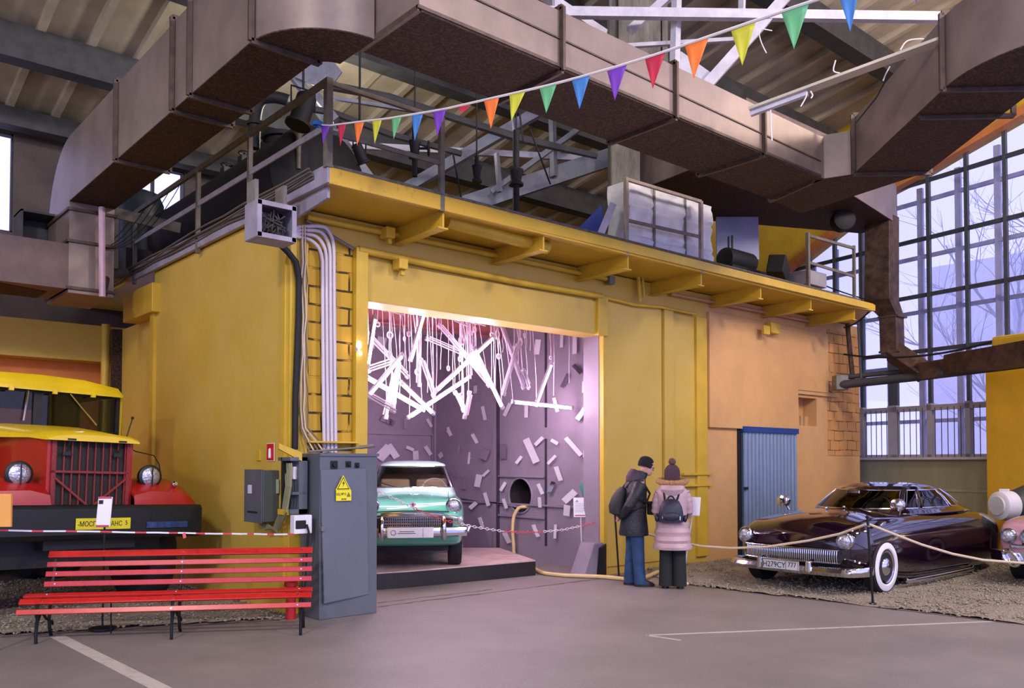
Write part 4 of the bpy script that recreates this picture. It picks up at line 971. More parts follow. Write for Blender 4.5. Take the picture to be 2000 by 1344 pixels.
def wheel(parent, x, y, r, w, sgn, whitewall=False, name='wheel', cap=True):
    c = V((x, y, r)); ax = (0, sgn, 0)
    o = MB().lathe([(r*.62, -w/2), (r*.93, -w/2), (r, -w*.36), (r, w*.36), (r*.95, w*.46), (r*.70, w/2), (r*.64, w*.42)], c, ax, 40).build(name, M_tyre, parent, smooth=True, local=True)
    if whitewall:
        MB().lathe([(r*.66, w/2-.008), (r*.70, w/2+.006), (r*.90, w/2-.003), (r*.92, w*.46)], c, ax, 40, cap=False).build('whitewall', M_ww, o, smooth=True, local=True)
    if cap:
        MB().lathe([(r*.66, w*.30), (r*.62, w*.46), (r*.5, w*.40), (r*.34, w*.38), (r*.30, w*.50), (r*.18, w*.60), (.005, w*.62)], c, ax, 32).build('hubcap', M_chrome, o, smooth=True, local=True)
    return o
M_ww = mat('white_sidewall', (226, 224, 226), .6, var=.04)
def headlight(parent, c, r, ax=(1, 0, 0), name='headlight', rim=M_chrome):
    c = V(c); o = MB().lathe([(r*1.05, -.08), (r*1.15, -.02), (r*1.15, .012), (r*1.0, .03), (r*.95, .012)], c, ax, 28, cap=False).build(name, rim, parent, smooth=True, local=True)
    MB().lathe([(r*.97, .0), (r*.9, .016), (r*.6, .034), (r*.3, .044), (.003, .047)], c, ax, 28).build('lens', M_lens, o, smooth=True, local=True)
    return o
def edge_tube(mb, pts, r, n=6, closed=False): mb.tube(pts, r, n, closed=closed); return mb

# ------------------------------------------------------------------ mint saloon on the plinth
M_mint = mat('mint_paint', (98, 190, 162), .22, 0, var=.02, coat=.8)
M_mintp = mat('pale_mint_paint', (190, 226, 222), .22, 0, var=.02, coat=.8)
hd = ray(808, 905); az = atan2(-hd.y, -hd.x)
PH = .23
wc = onZ(886, 1103, PH)      # tyre contact
dirv = V((cos(az), sin(az), 0)); lv = V((-sin(az), cos(az), 0))
d_w = wc.dot(-dirv)
cen = -dirv*1; 
o0 = V((0, 0, 0)); 
# car origin: on the line of sight at column 806, front axle level with the tyre contact
p806 = onZ(806, 1103, PH); org = V((p806.x, p806.y, PH))+(-dirv)*1.17
car = thing('vintage_saloon_car', 'mint green vintage saloon with a pale roof standing on the low dark plinth', 'car', tuple(org), az)
stn = [(1.80, .60, .44, .74, .80), (1.72, .68, .36, .90, .90), (1.55, .72, .30, .97, .96), (1.15, .745, .27, .985, 1.0), (.6, .745, .25, .98, 1.04), (.3, .75, .25, .98, 1.06), (-.5, .75, .25, .98, 1.05), (-1.2, .745, .26, .96, 1.02), (-1.8, .70, .30, .88, .95), (-2.08, .6, .42, .74, .80)]
prof_m = [(.0, 0, -.02), (.80, 0, -.02), (.95, 0, .03), (1.0, 0, .30), (1.0, 0, .58), (.99, 0, .80), (.95, 0, .95), (.85, 0, 1.02), (.70, 0, 1.0), (.60, 1, .5), (.35, 1, .93), (0, 1, 1.0)]
loft_body('body', stn, M_mint, car, [(1.17, .72, .31), (-1.2, .72, .31)], .36, prof_m)
rg = [(.96, .62, -1.55, .70), (1.06, .52, -1.45, .66), (1.10, .48, -1.42, .655), (1.42, .10, -1.12, .545), (1.46, .04, -1.05, .52), (1.50, -.12, -.92, .42), (1.515, -.3, -.7, .2), (1.52, -.45, -.55, .02)]
greenhouse(car, rg, M_mintp, M_gcar, M_chrome, k0=2, k1=3, frontu=.86, rearu=.12, e=3.6, sidecut=.95, pillars=((.48, .52),))
# windshield chrome surround
def scr_pts(z0, x0, hw0, z1, x1, hw1, bow=.10, n=10):
    pts = []
    for i in range(n+1): t = -1+2*i/n; pts.append(V((x0-bow*t*t*1.0, hw0*t, z0)))
    for i in range(n+1): t = 1-2*i/n; pts.append(V((x1-bow*t*t, hw1*t, z1)))
    return pts
wp_ = MB(); wp_.tube([(.50, .40, 1.10), (.46, .12, 1.17)], .007, 5).tube([(.50, -.25, 1.10), (.46, -.48, 1.17)], .007, 5); wp_.build('wiper', M_chrome, car, local=True)
mg = MB().tube([(1.30, -.0, 0), (1.3, 0, 0.001)], .001, 3)
for s_ in (1, -1):
    headlight(car, (1.745, s_*.565, .875), .098)
    wheel(car, 1.17, s_*.61, .31, .19, s_)
    wheel(car, -1.2, s_*.61, .31, .16, s_)
    m_ = MB(); m_.tube([(1.96, s_*.42, .44), (2.02, s_*.42, .50), (2.025, s_*.42, .60), (1.99, s_*.42, .69), (1.93, s_*.42, .73)], [.03, .036, .036, .033, .02], 10); m_.build('overrider', M_chrome, car, smooth=True, local=True)
    MB().lathe([(.04, 0), (.042, .02), (.02, .035)], (1.83, s_*.65, .70), (1, 0, 0), 14).build('indicator', M_lens, car, smooth=True, local=True)
# grille: chrome arch, mesh of bars
gr_ = MB()
top = [V((1.90-.08*(t/10)**2*1.0, .62*t/10, .755-.05*(abs(t)/10)**3)) for t in range(-10, 11)]
gr_.tube(top, .026, 8); gr_.tube([V((p.x-.01, p.y, p.z+.035)) for p in top[3:-3]], .012, 6)
gr_.build('grille_surround', M_chrome, car, smooth=True, local=True)
g2 = MB(); g2.box((1.845, 0, .66), (.02, 1.10, .17)); g2.build('grille_recess', M_dark, car, local=True)
g3 = MB()
for i in range(-22, 23): g3.box((1.875-.04*(i/22)**2, i*.025, .655), (.012, .006, .165))
for z in (.60, .64, .68, .72): g3.tube([V((1.882-.05*(t/10)**2, .56*t/10, z)) for t in range(-10, 11)], .006, 5)
g3.build('grille', M_chrome, car, local=True)
bm_ = MB(); rows_ = []
for t in range(-12, 13):
    y = .745*t/12; x = 1.97-.10*(abs(t)/12)**3; z = .535+.0*t
    rows_.append([V((x-.03, y, z-.07)), V((x+.01, y, z-.055)), V((x+.02, y, z-.02)), V((x, y, z+.0)), V((x+.022, y, z+.02)), V((x+.01, y, z+.055)), V((x-.03, y, z+.07)), V((x-.04, y, z))])
bm_.rows(rows_, wrap=True, cap=True); bm_.build('bumper', M_chrome, car, smooth=True, local=True)
for s_ in (1, -1): MB().tube([(1.86, s_*.73, .535), (1.92, s_*.765, .54), (1.90, s_*.775, .60), (1.76, s_*.75, .60)], .022, 8).build('bumper_horn', M_chrome, car, smooth=True, local=True)
pl = MB().box((2.015, -.03, .53), (.008, .62, .14)).build('display_plate', M_white, car, local=True, bevel=.004)
Mpl = wm(car) @ frame((2.021, -.03, .53), (0, 1, 0), (0, 0, 1))
MB().torus((2.02, -.26, .53), .035, .004, (1, 0, 0), 6, 4).build('ring_mark', M_crk, pl, local=True)
MB().box((2.02, .14, .53), (.004, .004, .12)).build('divider', M_crk, pl, local=True)
for zz, w_ in ((.545, .2), (.52, .24)): MB().box((2.02, -.08, zz), (.003, w_, .008)).build('small_print', M_crk, pl, local=True)
text('MOSKVICH', .035, M_crk, wm(car) @ frame((2.021, .225, .53), (0, 1, 0), (0, 0, 1)), pl) if False else None
em = MB(); em.prism([(1.80, 0, .94), (1.80, .05, .905), (1.80, 0, .85), (1.80, -.05, .905)], (.02, 0, 0)); em.build('badge', M_chrome, car, local=True, bevel=.004)
MB().prism([(1.822, 0, .925), (1.822, .03, .90), (1.822, .012, .90), (1.822, .012, .875), (1.822, -.012, .875), (1.822, -.012, .90), (1.822, -.03, .90)], (.002, 0, 0)).build('badge_mark', mat('badge_red', (180, 40, 50), .4), car, local=True)
hl = MB(); 
for s_ in (1, -1): hl.tube([V((1.79, s_*.50, .86)), V((1.74, s_*.50, .93)), V((1.5, s_*.50, 1.005)), V((.9, s_*.52, 1.02)), V((.62, s_*.54, 1.03))], .004, 4)
hl.tube([V((1.80, -.50+.1*i, .80+.012*sin(pi*i/10))) for i in range(11)], .007, 5)
hl.build('hood_gap', M_dark, car, local=True)
MB().tube([(1.4, 0, 1.0), (.7, 0, 1.045)], .006, 6).build('hood_strip', M_chrome, car, local=True)
un = MB(); un.box((.9, 0, .32), (1.4, 1.0, .16)); un.box((1.55, 0, .40), (.03, .4, .05)); un.tube([(1.17, -.6, .3), (1.17, .6, .3)], .04, 8); un.box((-.3, 0, .3), (2.0, 1.1, .1)); un.build('underbody', M_dark, car, local=True)
it = MB(); M_int = mat('beige_interior', (186, 150, 122), .7)
for s_ in (.3, -.3): it.box((-.15, s_, .85), (.14, .5, .75))
it.box((-1.0, 0, .88), (.14, 1.1, .80)); MB().box((-.45, 0, 1.435), (.9, .8, .01)).box((-1.22, 0, 1.2), (.01, 1.1, .4)).build('lining', M_int, car, local=True); it.build('seats', M_int, car, local=True, bevel=.05)
MB().torus((.28, -.0+.33, 1.06), .19, .012, (1, 0, .5), 24, 6).build('steering_wheel', mat('cream_wheel', (215, 200, 180), .4), car, smooth=True, local=True)

# ------------------------------------------------------------------ black-violet chopped coupe
M_blk = mat('black_violet_paint', (26, 8, 24), .10, .1, var=.0, coat=1.0)
mx_ = thing('chopped_coupe_car', 'long low black-violet chopped coupe with whitewall tyre parked on the gravel', 'car', (12.60, 6.25, 0), pi)
stn = [(2.22, .72, .46, .74, .80), (2.10, .87, .36, .86, .92), (1.85, .92, .28, .93, 1.0), (1.5, .95, .26, .96, 1.04), (1.0, .965, .12, .98, 1.07), (.4, .97, .09, .98, 1.05), (-.4, .975, .09, .98, 1.03), (-1.2, .985, .09, .97, 1.02), (-1.9, .98, .10, .95, 1.0), (-2.35, .95, .14, .90, .94), (-2.68, .86, .24, .78, .84), (-2.85, .70, .36, .62, .68)]
prof_c = [(.0, 0, -.02), (.80, 0, -.02), (.95, 0, .02), (1.0, 0, .22), (1.01, 0, .5), (.985, 0, .72), (.93, 0, .88), (.84, 0, .98), (.70, 1, .05), (.52, 1, .45), (.30, 1, .92), (0, 1, 1.0)]
loft_body('body', stn, M_blk, mx_, [(1.53, .92, .30)], .355, prof_c, depth=.34)
rg = [(.97, 1.10, -2.45, .85), (1.03, .98, -2.2, .80), (1.055, .93, -2.1, .785), (1.19, .66, -1.80, .715), (1.305, .38, -1.45, .64), (1.355, .22, -1.2, .575), (1.39, .0, -.95, .45), (1.408, -.22, -.72, .26), (1.412, -.45, -.52, .02)]
greenhouse(mx_, rg, M_blk, M_gdark, M_chrome, k0=2, k1=4, frontu=.84, rearu=.22, quarter=.42, e=2.35, sidecut=.86, pillars=((.37, .43), (.70, .715)))
for s_ in (1, -1):
    headlight(mx_, (2.20, s_*.735, .70), .098, (1, s_*.10, .05))
    wheel(mx_, 1.53, s_*.87, .345, .19, s_, True)
    t = MB(); t.ell((.95, s_*.87, 1.13), (.10, .075, .085)); t.lathe([(.088, 0), (.088, .02), (.06, .03)], (1.02, s_*.87, 1.13), (1, 0, 0), 20); t.tube([(.93, s_*.87, 1.07), (.90, s_*.84, 1.0)], .014, 6); t.build('spotlight_mirror', M_chrome, mx_, smooth=True, local=True)
wheel(mx_, -1.5, .80, .33, .18, 1, False, cap=False); wheel(mx_, -1.5, -.80, .33, .18, -1, False, cap=False)
gt = MB(); gt.box((2.18, 0, .50), (.14, 1.40, .19)); gt.build('grille_recess', M_dark, mx_, local=True, bevel=.05)
gt = MB()
for i in range(-24, 25):
    y = i*.0275; x = 2.34-.07*abs(i/24)**2.2
    gt.tube([(x-.06, y, .425), (x-.01, y, .43), (x, y, .50), (x-.01, y, .57), (x-.06, y, .575)], .009, 5)
gt.build('grille_teeth', M_chrome, mx_, smooth=True, local=True)
gt = MB(); gt.tube([V((2.31-.07*abs(t/10)**2.2, .70*t/10, .585)) for t in range(-10, 11)], .010, 6); gt.tube([V((2.31-.07*abs(t/10)**2.2, .70*t/10, .415)) for t in range(-10, 11)], .010, 6); gt.build('grille_surround', M_chrome, mx_, smooth=True, local=True)
rows_ = []
for t in range(-16, 17):
    a = abs(t)/16; y = math.copysign(min(.99, a*1.02), t); x = 2.42-.10*a**2-.30*max(0, a-.86)/.14*(.9); x0 = x-.20
    rows_.append([V((x0, y*.96, .27)), V((x-.02, y, .26)), V((x+.02, y, .31)), V((x+.0, y, .355)), V((x-.06, y, .375)), V((x0, y*.96, .36))])
MB().rows(rows_, wrap=True, cap=True).build('bumper', M_chrome, mx_, smooth=True, local=True)
for s_ in (.36, -.36): MB().box((2.42, s_, .36), (.07, .07, .16)).build('overrider', M_chrome, mx_, local=True, bevel=.02)
pt_ = MB().box((2.475, -.02, .36), (.012, .54, .125)).build('number_plate', mat('plate_white', (205, 204, 204), .5, var=.04), mx_, local=True, bevel=.004)
fp = MB()
for a, b in (((-.265), (.245)),):
    for zz in (.302, .418): fp.box((2.483, -.02, zz), (.003, .53, .005))
    for yy in (-.283, .243, .065): fp.box((2.483, -.0+yy, .36), (.003, .005, .118))
fp.build('plate_border', M_dark, pt_, local=True)
text('H279CY', .105, M_dark, wm(mx_) @ frame((2.484, -.11, .355), (0, 1, 0), (0, 0, 1)), pt_, sx=.92)
text('777', .09, M_dark, wm(mx_) @ frame((2.484, .155, .368), (0, 1, 0), (0, 0, 1)), pt_, sx=.92)
for s_ in (1, -1):
    sk = MB(); sk.tube([(1.06, s_*.98, .14), (1.0, s_*1.0, .115), (.2, s_*1.005, .11), (-1.1, s_*1.0, .11), (-1.2, s_*.97, .13)], .032, 10)
    sk.build('side_pipe', M_chrome, mx_, smooth=True, local=True)
it = MB(); it.box((-.1, 0, .85), (.18, 1.2, .5)); it.box((-1.0, 0, .82), (.18, 1.2, .45)); it.build('seats', mat('dark_trim', (48, 40, 44), .7), mx_, local=True, bevel=.05)
MB().box((.55, 0, 1.28), (.02, .2, .05)).build('rear_view_mirror', M_chrome, mx_, local=True, bevel=.008)
MB().torus((.52, .36, 1.05), .18, .011, (1, 0, .5), 24, 6).build('steering_wheel', M_dark, mx_, smooth=True, local=True)
MB().ell((1.3, 0, 1.07), (.05, .012, .02)).ell((1.05, .12, 1.08), (.02, .02, .02)).build('hood_ornament', M_chrome, mx_, smooth=True, local=True)

# ------------------------------------------------------------------ pink car at the picture's edge
M_pink = mat('dusty_pink_paint', (196, 150, 158), .2, .1, var=.02, coat=.9)
pf = onZ(1966, 1128); 
pk = thing('pink_classic_car', 'dusty pink classic car with paired headlights and chrome bumper behind the black coupe', 'car', (15.46, 3.72, 0), pi)
stn = [(2.45, .86, .46, .80, .80), (2.36, .94, .42, .90, .88), (2.0, .97, .32, .94, .93), (1.0, .98, .28, .95, .96), (0, .98, .26, .95, .95), (-1.2, .98, .26, .95, .93), (-2.3, .95, .3, .95, .85), (-2.7, .85, .4, .85, .75)]
loft_body('body', stn, M_pink, pk, [(1.6, .93, .33), (-1.4, .93, .33)], .38, prof_m)
rg = [(.93, .85, -1.5, .84), (1.0, .75, -1.35, .80), (1.04, .72, -1.3, .79), (1.34, .25, -.95, .62), (1.38, .15, -.85, .58), (1.41, -.1, -.6, .3), (1.42, -.3, -.4, .02)]
greenhouse(pk, rg, M_pink, M_gdark, M_chrome, k0=2, k1=3)
for s_ in (1, -1):
    for yy in (.76, .52): headlight(pk, (2.50, s_*yy, .70), .09)
    wheel(pk, 1.6, s_*.88, .34, .18, s_, True); wheel(pk, -1.4, s_*.88, .34, .18, s_, True)
    MB().torus((2.54, s_*.72, .40), .12, .03, (1, 0, 0), 24, 8, sx=.6).build('bumper_pod', M_chrome, pk, smooth=True, local=True)
rows_ = [[V((2.50-.25*max(0, abs(t)-9)/3, .09*t, z)) if True else 0 for z in (.34, .36, .46, .48)]+[V((2.38-.2*max(0, abs(t)-9)/3, .09*t, z)) for z in (.48, .34)] for t in range(-12, 13)]
MB().rows(rows_, wrap=True, cap=True).build('bumper', M_chrome, pk, smooth=True, local=True)
MB().box((2.48, 0, .56), (.05, 1.5, .06)).build('grille_bar', M_chrome, pk, local=True, bevel=.02)
gl = MB(); gl.box((2.46, 0, .62), (.03, 1.2, .18)); gl.build('grille_recess', M_dark, pk, local=True)
# round-nosed machine behind the cars
q = at(1962, 988, 14.5); sl = thing('searchlight', 'white rimmed round lamp on a tapered dark grey housing behind the two cars', 'searchlight', (q.x, q.y, 0))
axd = (-RIGHT*.97-FLAT*.25).normalized()
MB().lathe([(.21, .14), (.24, .12), (.25, .0), (.25, -.12), (.2, -.14)], q, axd, 28).build('lamp_rim', M_white, sl, smooth=True)
MB().lathe([(.16, .17), (.17, .13)], q, axd, 28).build('lamp_face', mat('pale_face', (205, 205, 200), .4), sl, smooth=True)
MB().lathe([(.2, -.10), (.26, -.2), (.42, -.7), (.44, -1.4), (.3, -1.5)], q, axd, 28).build('housing', mat('dark_green_grey', (58, 66, 62), .5), sl, smooth=True)
MB().box(q+V((0, 0, .26)), (.12, .12, .05)).build('cap', M_white, sl)
MB().span((q.x+.35, q.y-.65, 0), (q.x+.6, q.y-.4, q.z)).build('stand', M_dark, sl)

# ------------------------------------------------------------------ red and yellow lorry
M_red = mat('lorry_red', (160, 22, 16), .35, 0, var=.12, scale=3, coat=.2)
M_yt = mat('lorry_yellow', (228, 196, 20), .35, 0, var=.06, scale=3, coat=.2)
M_chas = mat('lorry_black', (14, 18, 17), .5, 0, var=.3, scale=8)
tk = thing('lorry', 'red and yellow bonneted lorry with black bumper parked behind the red bench', 'lorry', (2.67, 10.37, 0), radians(279), rx=radians(-1.8))
hood = MB()
def hsec(x, w, z0, z1, crown): return [V((x, -w, z0)), V((x, -w, z1)), V((x, -w*.8, z1+crown*.6)), V((x, -w*.4, z1+crown*.95)), V((x, 0, z1+crown)), V((x, w*.4, z1+crown*.95)), V((x, w*.8, z1+crown*.6)), V((x, w, z1)), V((x, w, z0))]
MB().rows([[V((x, s*w, z)) for s, z in ((-1, 1.18), (-1, 1.98), (1, 1.98), (1, 1.18))] for x, w in ((.02, .47), (-.05, .48), (-1.6, .62))], cap=False).add([(.02, -.47, 1.18), (.02, -.40, 1.18), (.02, -.40, 1.98), (.02, -.47, 1.98)], [(0, 1, 2, 3)]).add([(.02, .47, 1.18), (.02, .40, 1.18), (.02, .40, 1.98), (.02, .47, 1.98)], [(0, 1, 2, 3)]).build('hood_sides', M_red, tk, local=True)
MB().rows([hsec(.12, .50, 1.94, 1.955, .055), hsec(.07, .51, 1.94, 1.98, .06), hsec(-.3, .54, 1.97, 2.0, .08), hsec(-1.0, .68, 1.98, 2.06, .09), hsec(-1.6, .95, 1.95, 2.10, .08)], cap=True).build('hood_top', M_yt, tk, local=True, smooth=True)
gb = MB(); gb.span((-.04, -.40, 1.18), (-.01, .40, 1.96)); gb.build('radiator', mat('radiator_core', (40, 36, 32), .7, var=.5, scale=60, stretch=(1, 1, 6)), tk, local=True)
g_ = MB()
for i in range(10): g_.box((.02, -.38+i*.0845, 1.57), (.016, .013, .78))
g_.box((.035, 0, 1.60), (.02, .86, .025)); g_.bar((.035, -.40, 1.54), (.035, -.02, 1.22), .02, .022); g_.bar((.035, .40, 1.54), (.035, .02, 1.22), .02, .022)
g_.box((.02, -.41, 1.57), (.05, .04, .82)).box((.02, .41, 1.57), (.05, .04, .82)); g_.build('grille', mat('dull_red_bars', (130, 34, 28), .5, var=.3, scale=20), tk, local=True)
for yy in (-.26, .30):
    l_ = MB(); l_.box((.10, yy, 1.955), (.05, .09, .02)); l_.tube([(.10, yy, 1.95), (.05, yy-.02, 1.82)], .008, 6); l_.box((.045, yy-.02, 1.80), (.02, .09, .04)); l_.build('hood_latch', M_chas, tk, local=True)
for s_ in (1, -1):
    rows_ = []
    for i in range(13):
        a = i/12; x = .12-1.55*a; zt2 = 1.22+.30*sin(pi*min(1, a*1.25+.16)) if a < .7 else 1.50-.2*(a-.7)
        w0, w1 = .46+.1*a, 1.27
        rows_.append([V((x, s_*w0, zt2-.02)), V((x, s_*(w0+.2), zt2+.03)), V((x, s_*(w0+.55), zt2+.02)), V((x, s_*(w1-.10), zt2-.05)), V((x, s_*w1, zt2-.16)), V((x, s_*w1, zt2-.26)), V((x, s_*(w1-.04), zt2-.26)), V((x, s_*(w1-.12), zt2-.1)), V((x, s_*w0, zt2-.06))])
    rows_.insert(0, [V((.16, p.y*.985, 1.18+(p.z-rows_[0][4].z)*.15)) for p in rows_[0]])
    MB().rows(rows_, wrap=True, cap=True).build('fender', M_red, tk, local=True, smooth=True)
    MB().lathe([(.02, -.12), (.10, -.10), (.135, -.02), (.14, .03), (.12, .045)], (-.06, s_*.72, 1.565), (1, 0, 0), 24, cap=True).build('headlight', M_chas, tk, smooth=True, local=True)
    MB().lathe([(.118, 0), (.10, .02), (.05, .035), (.003, .04)], (-.025, s_*.72, 1.565), (1, 0, 0), 24).build('lens', M_lens, tk, smooth=True, local=True)
    MB().box((.022, s_*.72, 1.565), (.012, .012, .23)).build('lamp_guard', M_chas, tk, local=True)
    MB().tube([(-.10, s_*.72, 1.45), (-.12, s_*.70, 1.30)], .03, 8).build('lamp_bracket', M_red, tk, local=True)
    wheel(tk, -.75, s_*1.02, .60, .34, s_, name='wheel', cap=False)
    MB().box((-.75, s_*1.02, .6), (.4, .3, .4)).build('hub', M_chas, tk, local=True, bevel=.08)
MB().lathe([(.03, 0), (.035, .04), (.02, .06)], (-.0, 1.0, 1.47), (1, 0, .3), 12).build('side_lamp', M_chrome, tk, local=True)
MB().tube([(-.25, .98, 1.50), (-.22, .92, 1.72), (-.20, .84, 1.82), (-.18, .60, 1.86), (-.16, .47, 1.92)], .007, 5).build('lamp_wire', M_chas, tk, local=True)
b_ = MB(); b_.rows([[V((x, y, z)) for x, z in ((.05, .86), (.22, .86), (.25, .92), (.25, 1.20), (.22, 1.24), (.05, 1.24))] for y in (-1.30, -1.24, 0, 1.20, 1.25)], wrap=True, cap=True)
bo = b_.build('bumper', M_chas, tk, local=True, bevel=.02)
MB().box((.252, .78, 1.08), (.01, .34, .09)).build('tow_opening', M_dark, bo, local=True)
MB().box((.26, .80, 1.01), (.02, .5, .07)).build('tow_step', mat('worn_blue_steel', (60, 84, 130), .4, .5, var=.4, scale=20), bo, local=True)
npl = MB().box((.262, .06, 1.035), (.012, .60, .125)).build('name_plate', mat('plate_yellow', (214, 200, 26), .5), tk, local=True, bevel=.003)
text('-МОСГОРТРАНС', .075, M_dark, wm(tk) @ frame((.27, .02, 1.033), (0, 1, 0), (0, 0, 1)), npl, sx=.80)
text('5', .07, M_dark, wm(tk) @ frame((.27, .31, 1.04), (0, 1, 0), (0, 0, 1)), npl, sx=.86)
# cab
cabm = MB(); zc0_, zc1_ = 2.10, 2.60
def csec(x, w, z, cr): return [V((x, -w, z)), V((x, -w*.92, z+cr*.55)), V((x, -w*.5, z+cr*.92)), V((x, 0, z+cr)), V((x, w*.5, z+cr*.92)), V((x, w*.92, z+cr*.55)), V((x, w, z))]
MB().rows([csec(-1.42, 1.0, 2.60, .10), csec(-1.48, 1.05, 2.62, .18), csec(-1.9, 1.07, 2.62, .22), csec(-2.9, 1.05, 2.60, .20)], cap=True).build('cab_roof', M_yt, tk, local=True, smooth=True)
cb = MB()
for s_ in (1, -1): cb.span((-1.62, s_*1.0, 1.2), (-1.56, s_*1.07, 2.62)); cb.span((-2.9, s_*1.04, 1.2), (-1.58, s_*1.07, 2.1)); cb.span((-2.2, s_*1.04, 2.1), (-2.12, s_*1.07, 2.6)); cb.span((-2.9, s_*1.04, 2.1), (-2.82, s_*1.07, 2.6))
cb.span((-2.92, -1.05, 1.2), (-2.86, -.5, 2.6)).span((-2.92, .5, 1.2), (-2.86, 1.05, 2.6)).span((-2.92, -.5, 1.2), (-2.86, .5, 2.15)).span((-2.92, -.5, 2.45), (-2.86, .5, 2.6))
cb.span((-1.66, -1.06, 1.9), (-1.54, 1.06, 2.11))
cb.build('cab', M_yt, tk, local=True, bevel=.01)
fr_ = MB(); 
for y in (-1.0, 0, 1.0): fr_.box((-1.55, y, 2.36), (.04, .10 if y == 0 else .05, .52))
for z in (2.12, 2.60): fr_.box((-1.55, 0, z), (.04, 2.04, .04))
fr_.build('windshield_frame', M_chas, tk, local=True)
for s_ in (1, -1): MB().span((-1.565, s_*.05, 2.13), (-1.557, s_*.98, 2.59)).build('windshield', M_gdark, tk, local=True)
for s_, a, b2 in ((1, .38, .72), (-1, -.12, -.16)):
    MB().tube([(-1.52, a, 2.60), (-1.51, b2, 2.22)], .010, 5).build('wiper', M_chrome, tk, local=True)
for yy in (-.8, -.35, .15, .62): MB().box((-1.42, yy, 2.60), (.04, .05, .06)).build('visor_clip', M_yt, tk, local=True)
it = MB(); it.box((-2.5, 0, 1.75), (.6, 1.8, .7)); it.build('seats', M_dark, tk, local=True, bevel=.06)
MB().tube([(-.9, .82, 2.02), (-.95, .92, 2.30)], .008, 5).ell((-.95, .92, 2.31), (.02, .02, .02), 8, 6).build('marker_rod', M_chas, tk, local=True)
MB().prism([(.02, -.22, 2.03), (.03, -.10, 2.045), (.0, -.16, 2.0), (.02, -.17, 2.0)], (.01, 0, .01)).build('hood_badge', M_white, tk, local=True)
ch = MB(); ch.span((-5.5, -.5, .75), (.1, .5, 1.15)); ch.tube([(-.75, -1.0, .6), (-.75, 1.0, .6)], .12, 10); ch.ell((-.75, 0, .6), (.25, .3, .25)); ch.span((-6.5, -1.2, 1.25), (-3.0, 1.2, 1.6)); ch.span((-.2, -.9, .55), (-.1, .9, .85)); ch.build('chassis', M_chas, tk, local=True)
for xx in (-3.9, -5.2):
    for s_ in (1, -1): wheel(tk, xx, s_*1.0, .58, .4, s_, cap=False)
# ------------------------------------------------------------------ plinth, lamps and shards in the chamber
pts = [onZ(796, 1148), onZ(1046, 1124)]
P4 = onZ(975, 1070, PH); P5 = onZ(902, 1070, PH); 
M_pl = mat('plinth_board', (196, 168, 164), .45, var=.3, scale=2.5, bump=.1, bscale=10)
M_plk = mat('plinth_black', (30, 28, 26), .45, var=.2, scale=5)
poly = [V((4.85, 10.7, 0)), V((6.15, 9.93, 0)), V((pts[0].x, pts[0].y, 0)), V((pts[1].x, pts[1].y, 0)), V((P4.x, P4.y, 0)), V((P5.x, P5.y, 0)), V((8.6, 13.7, 0)), V((4.85, 13.7, 0))]
plt_ = thing('display_plinth', 'low angular dark plinth carrying the mint green saloon', 'plinth', (7, 11, 0))
MB().prism([p+V((0, 0, .003)) for p in poly], (0, 0, PH-.02)).build('base', M_plk, plt_)
c_ = sum(poly, V((0, 0, 0)))/len(poly)
MB().prism([V((c_.x+(p.x-c_.x)*1.0, c_.y+(p.y-c_.y)*1.0, PH-.018)) for p in poly], (0, 0, .018)).build('top_board', M_pl, plt_)
rnd = random.Random(3)
M_tube = bpy.data.materials.new('lit_tube'); M_tube.use_nodes = True
_b = M_tube.node_tree.nodes['Principled BSDF']; _b.inputs['Base Color'].default_value = (1, .9, 1, 1); _b.inputs['Emission Color'].default_value = (1, .70, .93, 1); _b.inputs['Emission Strength'].default_value = 85
M_off = mat('unlit_tube', (206, 184, 204), .3, var=0); M_fix = mat('lamp_fixture_white', (190, 172, 188), .4, var=0); M_cord = mat('white_cord', (220, 200, 214), .5, var=0)
c4 = lambda x, y: (680+.26*x, 570+.26*y)
lit = [((205, 195), (150, 560), 9.75), ((570, 170), (475, 510), 9.9), ((1095, 345), (660, 750), 10.0), ((945, 430), (1155, 870), 9.7), ((925, 480), (1075, 715), 10.1), ((142, 650), (560, 890), 10.2), ((410, 480), (142, 800), 9.8), ((385, 545), (345, 860), 10.0), ((890, 660), (460, 945), 10.5), ((400, 690), (635, 915), 9.9), ((1530, 540), (1415, 850), 9.7), ((1240, 830), (1680, 875), 9.8), ((905, 500), (960, 440), 9.9)]
unlit = [((100, 290), (440, 640), 10.6), ((680, 260), (900, 520), 10.4), ((590, 360), (870, 480), 10.8), ((545, 520), (635, 780), 10.3), ((1140, 250), (1310, 720), 9.9), ((1290, 390), (1175, 770), 9.85), ((150, 600), (330, 540), 9.9), ((150, 790), (340, 900), 9.7), ((900, 520), (1050, 705), 10.3), ((370, 600), (290, 940), 10.2), ((800, 760), (860, 890), 10.4), ((905, 760), (870, 940), 10.0), ((1310, 600), (1350, 720), 9.8), ((550, 200), (542, 700), 10.6), ((470, 160), (560, 170), 10.0), ((890, 220), (905, 640), 10.7)]
def xorder(L): return sorted(range(len(L)), key=lambda i: (L[i][0][0]+L[i][1][0])/2)
